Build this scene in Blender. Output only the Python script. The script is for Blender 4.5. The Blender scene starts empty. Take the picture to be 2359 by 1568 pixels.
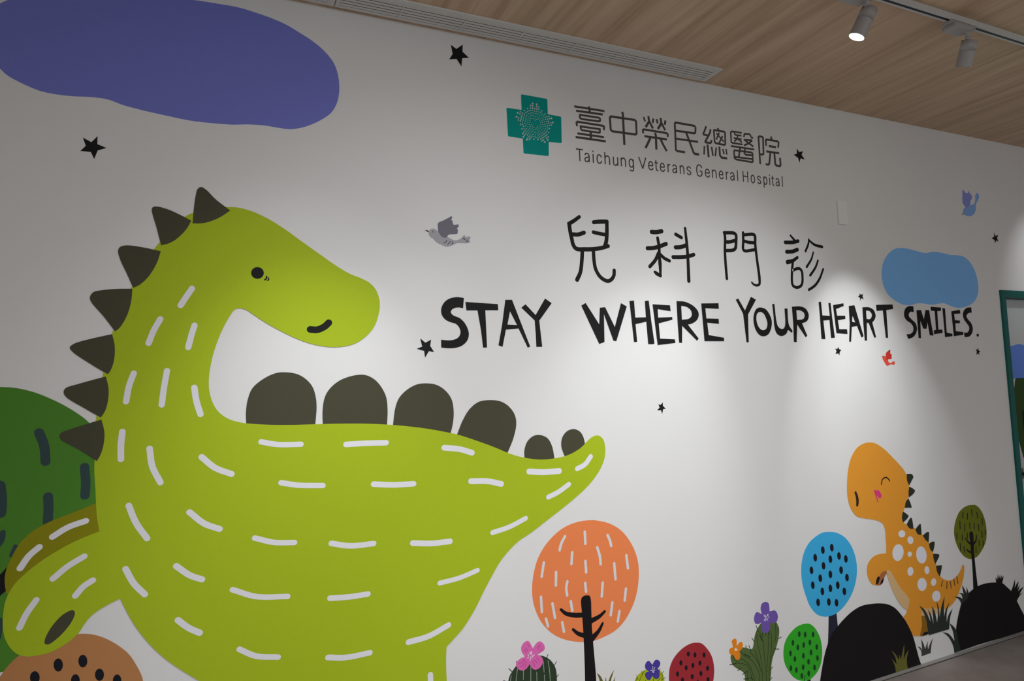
import bpy, bmesh, math
from mathutils import Vector, Matrix
from mathutils.geometry import tessellate_polygon
scn = bpy.context.scene
COL = scn.collection

# ------------------------------------------------------------------ materials
def new_mat(name):
    m = bpy.data.materials.new(name); m.use_nodes = True
    return m, m.node_tree.nodes, m.node_tree.links, m.node_tree.nodes['Principled BSDF']

def paint(name, rgb, rough=0.6, spec=0.12, vary=0.03, scale=60.0, metal=0.0):
    """flat paint or print with a faint procedural mottling of its own colour"""
    m, N, L, b = new_mat(name)
    tc = N.new('ShaderNodeTexCoord'); nz = N.new('ShaderNodeTexNoise'); mx = N.new('ShaderNodeMix')
    mx.data_type = 'RGBA'
    nz.inputs['Scale'].default_value = scale; nz.inputs['Detail'].default_value = 3
    mx.inputs['A'].default_value = tuple(c * (1 - vary) for c in rgb) + (1,)
    mx.inputs['B'].default_value = tuple(min(1, c * (1 + vary)) for c in rgb) + (1,)
    L.new(tc.outputs['Object'], nz.inputs['Vector']); L.new(nz.outputs['Fac'], mx.inputs['Factor'])
    L.new(mx.outputs['Result'], b.inputs['Base Color'])
    b.inputs['Roughness'].default_value = rough; b.inputs['Specular IOR Level'].default_value = spec
    b.inputs['Metallic'].default_value = metal
    return m

C = dict(
 purple=(.19,.212,.64), skyblue=(.22,.50,.93), ink=(.012,.012,.0125), teal=(.0,.30,.265), paledot=(.62,.60,.58), logogrey=(.085,.075,.072),
 bushgreen=(.075,.235,.025), bushmark=(.035,.068,.068), rock=(.0105,.009,.0105), brown=(.50,.225,.085), seed=(.012,.012,.018), seedgreen=(.012,.07,.02),
 lime=(.40,.52,.017), limedark=(.26,.25,.006), white=(.80,.80,.86), olivedark=(.066,.065,.039), birdgrey=(.40,.39,.43), wingrey=(.18,.175,.215),
 red=(.78,.085,.055), reddark=(.62,.045,.03), wingtip=(.08,.012,.012), birdblue=(.25,.43,.84), wingblue=(.27,.31,.72), coral=(.86,.245,.085),
 paledash=(.72,.72,.74), cactusdark=(.03,.052,.027), rib=(.33,.40,.31), pink=(.76,.15,.46), pinkdark=(.48,.06,.30), grassolive=(.14,.13,.03),
 limecactus=(.43,.50,.015), spinedark=(.07,.085,.006), violet=(.07,.05,.33), crimson=(.36,.03,.04), cactus=(.095,.15,.045), cactusline=(.02,.045,.012),
 purpleflower=(.17,.10,.42), orangeflower=(.82,.25,.015), leafgreen=(.038,.42,.025), treeblue=(.05,.43,.78), trunknavy=(.022,.024,.045),
 olive=(.15,.18,.012), orange=(.80,.33,.035), stripe=(.08,.05,.01), spikegreen=(.03,.036,.024), beige=(.70,.47,.24), orangedark=(.30,.14,.015),
 handbrown=(.42,.15,.06), brownink=(.035,.018,.012), cheek=(.75,.05,.22), grassdark=(.03,.04,.034), grassmoss=(.15,.15,.03), grassgrey=(.06,.062,.062),
 grassblack=(.011,.011,.011), doorblue=(.12,.23,.66), doorgreen=(.035,.07,.018))
MAT = {k: paint(k, v) for k, v in C.items()}

def wall_paint():
    m, N, L, b = new_mat('wall_paint')
    tc = N.new('ShaderNodeTexCoord'); nz = N.new('ShaderNodeTexNoise'); mx = N.new('ShaderNodeMix'); mx.data_type = 'RGBA'
    nz.inputs['Scale'].default_value = 3.0; nz.inputs['Detail'].default_value = 6
    mx.inputs['A'].default_value = (.76, .76, .757, 1); mx.inputs['B'].default_value = (.785, .785, .782, 1)
    n2 = N.new('ShaderNodeTexNoise'); n2.inputs['Scale'].default_value = 420
    bp = N.new('ShaderNodeBump'); bp.inputs['Strength'].default_value = .06; bp.inputs['Distance'].default_value = .002
    L.new(tc.outputs['Object'], nz.inputs['Vector']); L.new(tc.outputs['Object'], n2.inputs['Vector'])
    L.new(nz.outputs['Fac'], mx.inputs['Factor']); L.new(mx.outputs['Result'], b.inputs['Base Color'])
    L.new(n2.outputs['Fac'], bp.inputs['Height']); L.new(bp.outputs['Normal'], b.inputs['Normal'])
    b.inputs['Roughness'].default_value = .6; b.inputs['Specular IOR Level'].default_value = .25
    return m

def ceiling_wood():
    m, N, L, b = new_mat('ceiling_wood')
    tc = N.new('ShaderNodeTexCoord'); mp = N.new('ShaderNodeMapping')
    mp.inputs['Scale'].default_value = (11, .55, 1)          # grain runs away from the wall (along Y)
    nz = N.new('ShaderNodeTexNoise'); nz.inputs['Scale'].default_value = 1.6; nz.inputs['Detail'].default_value = 5; nz.inputs['Roughness'].default_value = .55
    nz.inputs['Distortion'].default_value = .5
    mp2 = N.new('ShaderNodeMapping'); mp2.inputs['Scale'].default_value = (150, 2.5, 1)
    n2 = N.new('ShaderNodeTexNoise'); n2.inputs['Scale'].default_value = 1.5; n2.inputs['Detail'].default_value = 4
    ramp = N.new('ShaderNodeValToRGB'); e = ramp.color_ramp.elements
    e[0].position = .28; e[0].color = (.50, .325, .205, 1); e[1].position = .72; e[1].color = (.78, .57, .40, 1)
    x = e.new(.5); x.color = (.66, .465, .31, 1)
    mx = N.new('ShaderNodeMix'); mx.data_type = 'RGBA'; mx.blend_type = 'MULTIPLY'; mx.inputs['Factor'].default_value = .22
    L.new(tc.outputs['Object'], mp.inputs['Vector']); L.new(mp.outputs['Vector'], nz.inputs['Vector'])
    L.new(tc.outputs['Object'], mp2.inputs['Vector']); L.new(mp2.outputs['Vector'], n2.inputs['Vector'])
    L.new(nz.outputs['Fac'], ramp.inputs['Fac']); L.new(ramp.outputs['Color'], mx.inputs['A']); L.new(n2.outputs['Fac'], mx.inputs['B'])
    L.new(mx.outputs['Result'], b.inputs['Base Color'])
    b.inputs['Roughness'].default_value = .5; b.inputs['Specular IOR Level'].default_value = .3
    return m

def floor_vinyl():
    m, N, L, b = new_mat('floor_vinyl')
    tc = N.new('ShaderNodeTexCoord'); nz = N.new('ShaderNodeTexNoise'); nz.inputs['Scale'].default_value = 4.5; nz.inputs['Detail'].default_value = 8
    nz.inputs['Roughness'].default_value = .65
    ramp = N.new('ShaderNodeValToRGB'); e = ramp.color_ramp.elements
    e[0].position = .3; e[0].color = (.20, .175, .165, 1); e[1].position = .72; e[1].color = (.31, .275, .26, 1)
    L.new(tc.outputs['Object'], nz.inputs['Vector']); L.new(nz.outputs['Fac'], ramp.inputs['Fac']); L.new(ramp.outputs['Color'], b.inputs['Base Color'])
    b.inputs['Roughness'].default_value = .55
    return m

def glow(name, strength):
    m = bpy.data.materials.new(name); m.use_nodes = True; N = m.node_tree.nodes; N.clear()
    o = N.new('ShaderNodeOutputMaterial'); em = N.new('ShaderNodeEmission'); em.inputs['Strength'].default_value = strength
    em.inputs['Color'].default_value = (1, .98, .95, 1); m.node_tree.links.new(em.outputs[0], o.inputs[0]); return m

M_WALL, M_CEIL, M_FLOOR = wall_paint(), ceiling_wood(), floor_vinyl()
M_TEALFRAME = paint('teal_frame_paint', (.006, .115, .10), .45, .25)
M_DOOR = paint('door_paint', (.50, .52, .53), .45, .35)
M_METAL = paint('brushed_metal', (.22, .22, .23), .38, .5, metal=.8)
M_DARKMETAL = paint('dark_metal', (.05, .05, .055), .4, .5, metal=.5)
M_VENT = paint('vent_white', (.70, .69, .67), .45, .35)
M_DUCT = paint('duct_grey', (.12, .115, .11), .8, .1)
M_LAMP = paint('lamp_grey_white', (.37, .36, .36), .35, .4)
M_TRACK = paint('track_white', (.56, .555, .55), .4, .3)
M_SLOT = paint('track_slot_black', (.006, .006, .007), .35, .4)
M_TRIM = paint('floor_trim_grey', (.30, .29, .28), .5, .3)
M_SEAL = paint('floor_seal_dark', (.07, .065, .062), .6, .2)
M_PLASTIC = paint('white_plastic', (.84, .84, .84), .35, .4)
M_GLOW = glow('lamp_glow', 40)
M_OFF = paint('lens_grey', (.55, .55, .55), .2, .5)

# ------------------------------------------------------------------ mesh helpers
def catmull(P, closed):
    """smooth curve through P; points flagged as corners (third item) stay sharp"""
    n = len(P)
    corners = [i for i, p in enumerate(P) if len(p) > 2]
    V = [Vector((p[0], p[1])) for p in P]
    def seg(idx, wrap):
        out = []
        m = len(idx)
        for k in range(m - 1 if not wrap else m):
            p1, p2 = V[idx[k]], V[idx[(k + 1) % m]]
            if wrap: p0, p3 = V[idx[k - 1]], V[idx[(k + 2) % m]]
            else:
                p0 = V[idx[k - 1]] if k > 0 else None
                p3 = V[idx[k + 2]] if k + 2 < m else None
            if p0 is None and p3 is None: out.append(p1); continue
            if p0 is None: p0 = p1 + (p1 - p2)
            if p3 is None: p3 = p2 + (p2 - p1)
            t1 = max(1e-6, (p1 - p0).length ** .5); t2 = max(1e-6, (p2 - p1).length ** .5); t3 = max(1e-6, (p3 - p2).length ** .5)
            m1 = (p1 - p0) / t1 - (p2 - p0) / (t1 + t2) + (p2 - p1) / t2
            m2 = (p2 - p1) / t2 - (p3 - p1) / (t2 + t3) + (p3 - p2) / t3
            m1 *= t2; m2 *= t2
            steps = max(3, min(9, int((p2 - p1).length / 9) + 3))
            for s in range(steps):
                t = s / steps; a = t * t; b = a * t
                out.append(p1 * (2*b - 3*a + 1) + m1 * (b - 2*a + t) + p2 * (-2*b + 3*a) + m2 * (b - a))
        if not wrap: out.append(V[idx[-1]])
        return out
    if closed:
        if not corners: return seg(list(range(n)), True)
        out = []
        for a, ci in enumerate(corners):
            cj = corners[(a + 1) % len(corners)]
            ln = (cj - ci) % n or n
            out += seg([(ci + k) % n for k in range(ln + 1)], False)[:-1]
        return out
    cuts = sorted(set([0, n - 1] + corners)); out = []
    for a, b in zip(cuts, cuts[1:]): out += seg(list(range(a, b + 1)), False)[:-1]
    return out + [V[-1]]

def clean(L):
    o = []
    for p in L:
        if not o or (p - o[-1]).length > 1e-3: o.append(p)
    while len(o) > 2 and (o[0] - o[-1]).length < 1e-3: o.pop()
    return o

def slab(bm, loops, back, front, mi, org):
    """plate with the outline loops[0] and holes loops[1:], standing off the plane y=0 between back and front (mm)"""
    loops = [clean(l) for l in loops]
    flat = [p for l in loops for p in l]
    tris = tessellate_polygon([[Vector((p.x, p.y, 0)) for p in l] for l in loops])
    f = [bm.verts.new(((p.x - org[0]) / 1000, -front / 1000, (p.y - org[1]) / 1000)) for p in flat]
    b = [bm.verts.new(((p.x - org[0]) / 1000, -back / 1000, (p.y - org[1]) / 1000)) for p in flat]
    def face(vs):
        try: bm.faces.new(vs).material_index = mi
        except ValueError: pass
    for t in tris:
        if len(set(t)) == 3:
            a, c_, d = flat[t[0]], flat[t[1]], flat[t[2]]
            area = (c_.x - a.x) * (d.y - a.y) - (c_.y - a.y) * (d.x - a.x)
            q = t if area > 0 else (t[0], t[2], t[1])
            face([f[i] for i in q]); face([b[i] for i in reversed(q)])
    s = 0
    for l in loops:
        n = len(l)
        ar = sum(l[i].x * l[(i + 1) % n].y - l[(i + 1) % n].x * l[i].y for i in range(n))
        for i in range(n):
            j = (i + 1) % n
            q = [f[s + j], f[s + i], b[s + i], b[s + j]]
            if (ar > 0) != (l is loops[0]): q.reverse()
            face(q)
        s += n

def ribbon(pts, w, cap):
    """outline of a brush stroke of width w (a list is spread along its length)"""
    n = len(pts); W = []
    acc = [0]
    for a, b in zip(pts, pts[1:]): acc.append(acc[-1] + (b - a).length)
    for i in range(n):
        t = acc[i] / max(acc[-1], 1e-6) * (len(w) - 1); k = min(int(t), len(w) - 2) if len(w) > 1 else 0
        W.append(w[0] if len(w) == 1 else w[k] + (w[k + 1] - w[k]) * (t - k))
    Lf, Rt = [], []
    for i in range(n):
        a = (pts[i] - pts[i - 1]).normalized() if i else (pts[1] - pts[0]).normalized()
        b = (pts[i + 1] - pts[i]).normalized() if i < n - 1 else a
        t = (a + b)
        t = t.normalized() if t.length > .1 else a
        nrm = Vector((-t.y, t.x)); k = 1 / max(.55, nrm.dot(Vector((-a.y, a.x))))
        Lf.append(pts[i] + nrm * W[i] * .5 * k); Rt.append(pts[i] - nrm * W[i] * .5 * k)
    out = list(Lf)
    if cap == 'r':
        d = (pts[-1] - pts[-2]).normalized(); a0 = math.atan2(d.x, -d.y)
        a0 = math.atan2((Lf[-1] - pts[-1]).y, (Lf[-1] - pts[-1]).x)
        out += [pts[-1] + Vector((math.cos(a0 - math.pi * k / 7), math.sin(a0 - math.pi * k / 7))) * W[-1] * .5 for k in range(1, 7)]
    out += list(reversed(Rt))
    if cap == 'r':
        a0 = math.atan2((Rt[0] - pts[0]).y, (Rt[0] - pts[0]).x)
        out += [pts[0] + Vector((math.cos(a0 - math.pi * k / 7), math.sin(a0 - math.pi * k / 7))) * W[0] * .5 for k in range(1, 7)]
    return out

def split_sharp(pts):
    """cut a stroke where it doubles back, so that every piece keeps a clean outline"""
    pieces = [[pts[0]]]
    for i in range(1, len(pts)):
        pieces[-1].append(pts[i])
        if i < len(pts) - 1:
            a = (pts[i] - pts[i - 1]).normalized(); b = (pts[i + 1] - pts[i]).normalized()
            if a.dot(b) < .35: pieces.append([pts[i]])
    return pieces

def draw(bm, shp, z, org, serial):
    kind, mi, lv = shp[0], shp[1], shp[2]
    back, front = z
    if lv: back, front = front - .1, front + .45
    back, front = back * .4, front * .4
    eps = .004 * serial
    if kind == 'p':
        loops = [catmull(shp[3], True)] + [catmull(h, True) for h in (shp[4] if len(shp) > 4 else [])]
        slab(bm, loops, back, front + eps, mi, org)
    else:
        pts, w, cap, closed = shp[3], shp[4], shp[5], shp[6]
        V = [Vector((p[0], p[1])) for p in pts]
        if closed:
            ln = catmull(pts, True) if kind == 's' else V
            n = len(ln); h = w[0] / 2; o, i_ = [], []
            ar = sum(ln[k].x * ln[(k + 1) % n].y - ln[(k + 1) % n].x * ln[k].y for k in range(n)); s = 1 if ar > 0 else -1
            for k in range(n):
                a = (ln[k] - ln[k - 1]).normalized(); b = (ln[(k + 1) % n] - ln[k]).normalized()
                na, nb = Vector((a.y, -a.x)) * s, Vector((b.y, -b.x)) * s
                m = (na + nb).normalized(); q = 1 / max(.5, m.dot(na))
                o.append(ln[k] + m * h * q); i_.append(ln[k] - m * h * q)
            slab(bm, [o, i_], back, front + eps, mi, org)
        else:
            ln = clean(catmull(pts, False) if kind == 's' else V)
            for k, piece in enumerate(split_sharp(ln)):
                slab(bm, [ribbon(piece, w, cap)], back, front + eps + .0015 * k, mi, org)

def bounds(node, acc):
    for s in node['s']:
        for p in s[3]: acc.append(p)
    for k in node['k']: bounds(k, acc)

def part_mesh(node, org):
    bm = bmesh.new()
    for i, s in enumerate(node['s']): draw(bm, s, node['z'], org, i % 12)
    me = bpy.data.meshes.new(node['n']); bm.to_mesh(me); bm.free()
    for m in node['m']: me.materials.append(MAT[m])
    return me

def add(name, me, parent=None):
    o = bpy.data.objects.new(name, me); COL.objects.link(o)
    if parent: o.parent = parent
    return o

def build_part(node, org, parent):
    if node['s']: o = add(node['n'], part_mesh(node, org), parent)
    else: o = add(node['n'], None, parent); o.empty_display_size = .05
    if node['l']: o['label'] = node['l']
    for k in node['k']: build_part(k, org, o)
    return o

def tag(o, label=None, cat=None, group=None, kind=None):
    if label: o['label'] = label
    if cat: o['category'] = cat
    if group: o['group'] = group
    if kind: o['kind'] = kind
    return o

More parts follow.
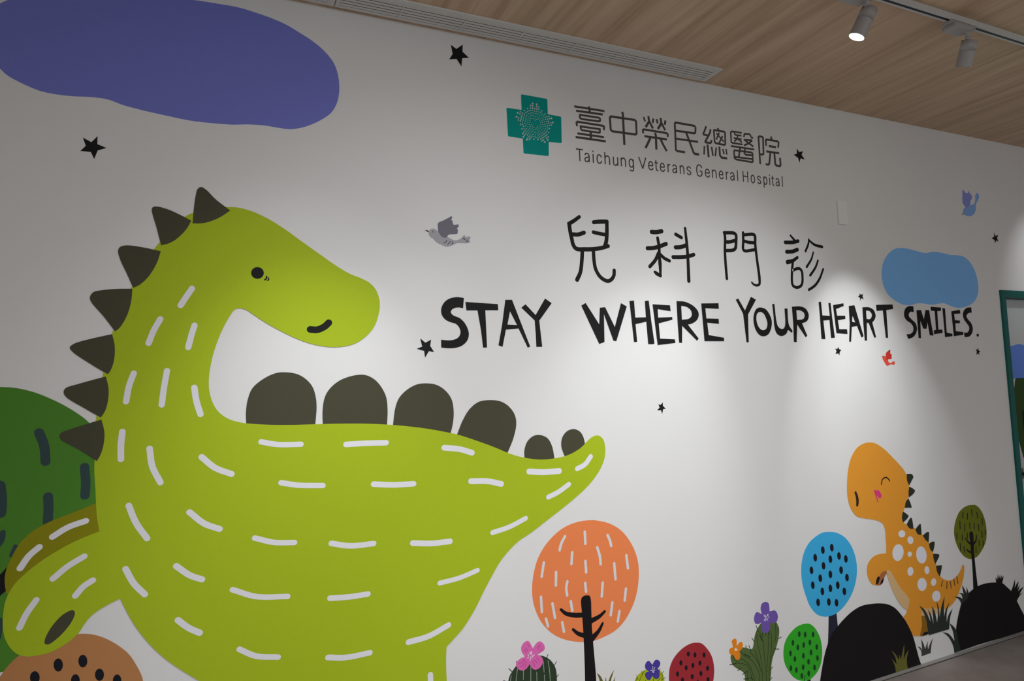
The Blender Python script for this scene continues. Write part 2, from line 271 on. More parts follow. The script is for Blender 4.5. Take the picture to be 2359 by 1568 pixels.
# ------------------------------------------------------------------ the painted wall figures (outlines in millimetres on the wall: x along it, z up)
DECALS = [{"n":"painted_cloud","l":"large purple cloud painted at the top left, just under the ceiling","c":"cloud","g":"clouds painted on the mural wall","p":[],"mesh":{"n":"cloud","m":["purple"],"s":[["p",0,0,[[-620.3,2592.6],[-601.6,2574.9],[-570.2,2558.0],[-519.3,2539.1],[-480.6,2534.5],[-436.9,2534.9],[-379.0,2540.0],[-338.1,2539.2],[-296.4,2527.2],[-244.6,2518.1],[-172.4,2509.3],[-98.1,2501.9],[-26.8,2502.5],[30.5,2505.6],[83.8,2513.5],[138.1,2516.7],[187.8,2514.3],[215.8,2514.4],[249.9,2521.4],[296.2,2541.8],[337.6,2569.3],[367.6,2596.8],[389.3,2637.9],[398.6,2690.1],[394.2,2746.7],[379.8,2788.9],[347.6,2827.6],[306.7,2857.9],[254.6,2884.3],[214.7,2902.6],[164.1,2917.0],[108.8,2927.0],[54.5,2933.7],[-4.1,2933.1],[-76.9,2930.3],[-172.7,2922.6],[-293.5,2912.8],[-408.9,2897.8],[-518.9,2864.4],[-574.0,2838.4],[-607.1,2813.3],[-623.5,2799.6],[-647.5,2763.7],[-667.0,2717.6],[-670.3,2669.8],[-653.4,2626.0],[-636.9,2605.5]]]],"z":[0,1],"k":[],"l":None},"y":0.0},
{"n":"painted_cloud","l":"small light blue cloud above the word SMILES","c":"cloud","g":"clouds painted on the mural wall","p":[],"mesh":{"n":"cloud","m":["skyblue"],"s":[["p",0,0,[[3501.0,2262.0],[3554.9,2260.7],[3627.1,2252.4],[3700.4,2243.9],[3786.9,2254.6],[3854.1,2253.1],[3931.1,2244.4],[4000.8,2245.4],[4070.2,2237.3],[4117.5,2210.6],[4157.4,2164.0],[4176.1,2113.1],[4181.3,2061.7],[4166.7,2009.9],[4124.6,1967.3],[4059.7,1940.7],[3987.8,1928.8],[3928.9,1932.2],[3881.5,1943.9],[3834.4,1954.2],[3737.6,1943.2],[3617.4,1949.5],[3524.8,1935.8],[3463.0,1942.4],[3404.0,1964.9],[3355.4,1996.1],[3326.1,2042.2],[3317.3,2100.6],[3330.2,2154.1],[3361.4,2199.8],[3409.4,2237.9],[3455.7,2256.5]]]],"z":[0,1],"k":[],"l":None},"y":0.0},
{"n":"painted_star","l":"black star on the far left, below the purple cloud","c":"star","g":"black stars on the mural wall","p":[],"mesh":{"n":"star","m":["ink"],"s":[["p",0,0,[[-403.7,2400.7,1],[-404.8,2404.1],[-401.8,2402.5,1],[-381.5,2391.9,1],[-367.2,2410.7,1],[-365.0,2413.5],[-365.0,2410.1,1],[-365.3,2387.4,1],[-343.5,2379.1,1],[-340.3,2377.9],[-343.4,2376.4,1],[-364.2,2366.8,1],[-372.3,2341.4,1],[-373.5,2337.6],[-374.7,2340.5,1],[-383.0,2359.7,1],[-407.5,2359.7,1],[-411.1,2359.7],[-409.2,2362.0,1],[-396.6,2378.1,1]]]],"z":[0,1],"k":[],"l":None},"y":0.0},
{"n":"painted_star","l":"black star just below the ceiling vent, right of the purple cloud","c":"star","g":"black stars on the mural wall","p":[],"mesh":{"n":"star","m":["ink"],"s":[["p",0,0,[[844.1,2942.5,1],[843.2,2947.3],[846.2,2945.6,1],[866.3,2934.1,1],[890.9,2954.5,1],[894.6,2957.6],[894.3,2953.6,1],[892.6,2927.4,1],[916.1,2909.5,1],[919.6,2906.8],[915.8,2905.8,1],[890.3,2899.6,1],[886.3,2868.7,1],[885.8,2864.0],[883.2,2867.7,1],[865.9,2892.4,1],[838.7,2885.9,1],[834.7,2884.9],[836.7,2888.2,1],[850.0,2910.3,1]]]],"z":[0,1],"k":[],"l":None},"y":0.0},
{"n":"painted_star","l":"black star right after the grey hospital name","c":"star","g":"black stars on the mural wall","p":[],"mesh":{"n":"star","m":["ink"],"s":[["p",0,0,[[2736.8,2743.5,1],[2737.3,2747.3],[2739.1,2745.0,1],[2750.8,2729.1,1],[2776.2,2736.2,1],[2780.0,2737.3],[2778.4,2734.4,1],[2767.7,2715.3,1],[2785.9,2696.2,1],[2788.6,2693.3],[2784.8,2693.7,1],[2759.2,2696.3,1],[2749.4,2674.4,1],[2747.9,2671.1],[2747.0,2674.4,1],[2741.0,2696.5,1],[2714.7,2707.9,1],[2710.8,2709.6],[2713.7,2710.7,1],[2733.7,2717.6,1]]]],"z":[0,1],"k":[],"l":None},"y":0.0},
{"n":"painted_star","l":"black star at the lower left of the big letter S of STAY","c":"star","g":"black stars on the mural wall","p":[],"mesh":{"n":"star","m":["ink"],"s":[["p",0,0,[[683.9,1755.3,1],[683.0,1759.4],[685.6,1757.3,1],[703.2,1743.0,1],[723.2,1752.9,1],[726.2,1754.4],[725.7,1751.3,1],[721.9,1730.3,1],[735.1,1709.4,1],[737.1,1706.2],[734.3,1706.8,1],[716.1,1710.2,1],[702.3,1688.8,1],[700.2,1685.6],[699.8,1688.9,1],[697.3,1711.0,1],[671.8,1718.7,1],[668.0,1719.8],[670.9,1720.9,1],[690.1,1727.9,1]]]],"z":[0,1],"k":[],"l":None},"y":0.0},
{"n":"painted_star","l":"tiny black star right above the word HEART","c":"star","g":"black stars on the mural wall","p":[],"mesh":{"n":"star","m":["ink"],"s":[["p",0,0,[[3129.6,1993.8,1],[3129.7,1995.5],[3130.8,1994.3,1],[3138.5,1986.5,1],[3154.5,1990.4,1],[3156.9,1991.0],[3156.1,1989.2,1],[3151.4,1977.6,1],[3158.3,1963.1,1],[3159.4,1960.9],[3157.1,1961.9,1],[3141.7,1968.2,1],[3132.3,1955.4,1],[3130.9,1953.5],[3131.0,1955.5,1],[3131.3,1968.3,1],[3117.7,1976.0,1],[3115.6,1977.2],[3117.4,1977.8,1],[3128.8,1982.3,1]]]],"z":[0,1],"k":[],"l":None},"y":0.0},
{"n":"painted_star","l":"black star right below the word HEART, left of the red bird","c":"star","g":"black stars on the mural wall","p":[],"mesh":{"n":"star","m":["ink"],"s":[["p",0,0,[[2914.7,1697.0,1],[2913.5,1698.9],[2915.4,1698.3,1],[2928.3,1694.2,1],[2936.1,1705.2,1],[2937.3,1706.8],[2938.0,1705.2,1],[2943.2,1694.8,1],[2956.6,1690.6,1],[2958.6,1690.0],[2957.0,1688.7,1],[2946.6,1680.4,1],[2942.1,1664.7,1],[2941.5,1662.3],[2940.3,1663.7,1],[2932.7,1672.5,1],[2915.3,1669.7,1],[2912.7,1669.3],[2913.9,1671.2,1],[2922.3,1683.8,1]]]],"z":[0,1],"k":[],"l":None},"y":0.0},
{"n":"painted_star","l":"tiny black star below the full stop after SMILES","c":"star","g":"black stars on the mural wall","p":[],"mesh":{"n":"star","m":["ink"],"s":[["p",0,0,[[4101.4,1681.5,1],[4099.9,1683.8],[4101.9,1682.9,1],[4115.2,1677.3,1],[4123.8,1690.1,1],[4125.1,1692.0],[4125.6,1689.8,1],[4129.5,1675.0,1],[4144.2,1667.4,1],[4146.4,1666.3],[4144.4,1665.8,1],[4131.2,1662.3,1],[4133.6,1648.0,1],[4134.0,1645.8],[4132.1,1647.2,1],[4119.2,1656.6,1],[4103.1,1648.6,1],[4100.8,1647.4],[4102.1,1649.8,1],[4111.1,1666.2,1]]]],"z":[0,1],"k":[],"l":None},"y":0.0},
{"n":"painted_star","l":"black star at the upper right, between the blue bird and the teal door","c":"star","g":"black stars on the mural wall","p":[],"mesh":{"n":"star","m":["ink"],"s":[["p",0,0,[[4388.2,2405.2,1],[4388.5,2409.0],[4390.1,2406.2,1],[4400.6,2387.7,1],[4428.1,2394.1,1],[4432.2,2395.1],[4430.2,2392.7,1],[4416.4,2376.7,1],[4426.3,2353.5,1],[4427.8,2350.0],[4425.0,2351.3,1],[4406.3,2360.1,1],[4391.3,2341.8,1],[4389.1,2339.1],[4389.1,2341.7,1],[4388.8,2359.1,1],[4363.1,2370.2,1],[4359.3,2371.9],[4362.8,2373.0,1],[4386.5,2380.2,1]]]],"z":[0,1],"k":[],"l":None},"y":0.0},
{"n":"painted_star","l":"black star alone on the white wall below the word WHERE","c":"star","g":"black stars on the mural wall","p":[],"mesh":{"n":"star","m":["ink"],"s":[["p",0,0,[[1771.7,1458.6,1],[1770.9,1460.7],[1772.4,1460.1,1],[1782.3,1456.4,1],[1794.2,1465.9,1],[1796.0,1467.3],[1795.9,1465.4,1],[1795.1,1452.6,1],[1808.9,1440.2,1],[1811.0,1438.3],[1809.1,1438.2,1],[1796.5,1437.7,1],[1789.8,1419.0,1],[1788.7,1416.2],[1788.1,1418.3,1],[1784.2,1432.4,1],[1765.2,1434.3,1],[1762.4,1434.5],[1764.2,1435.9,1],[1776.5,1444.9,1]]]],"z":[0,1],"k":[],"l":None},"y":0.0},
{"n":"cross_emblem","l":"teal cross emblem with a heart burst of pale dots, left of the Chinese hospital name","c":"emblem","g":None,"p":[{"n":"cross_plate","m":["teal"],"s":[["p",0,0,[[1149.2,2784.5,1],[1150.6,2788.5],[1154.9,2789.7,1],[1268.0,2788.2,1],[1272.3,2786.7],[1273.7,2782.7,1],[1273.0,2720.8,1],[1332.3,2719.0,1],[1336.7,2717.5],[1338.1,2713.4,1],[1335.5,2606.6,1],[1333.9,2602.5],[1329.4,2601.0,1],[1271.8,2599.1,1],[1269.7,2541.6,1],[1268.1,2537.6],[1263.7,2536.2,1],[1156.2,2534.4,1],[1152.0,2535.6],[1150.5,2539.5,1],[1149.3,2598.0,1],[1087.3,2598.6,1],[1083.2,2599.9],[1081.7,2603.8,1],[1079.5,2715.7,1],[1080.8,2719.6],[1084.9,2720.9,1],[1149.0,2721.4,1]]]],"z":[0,1.0],"k":[],"l":None},
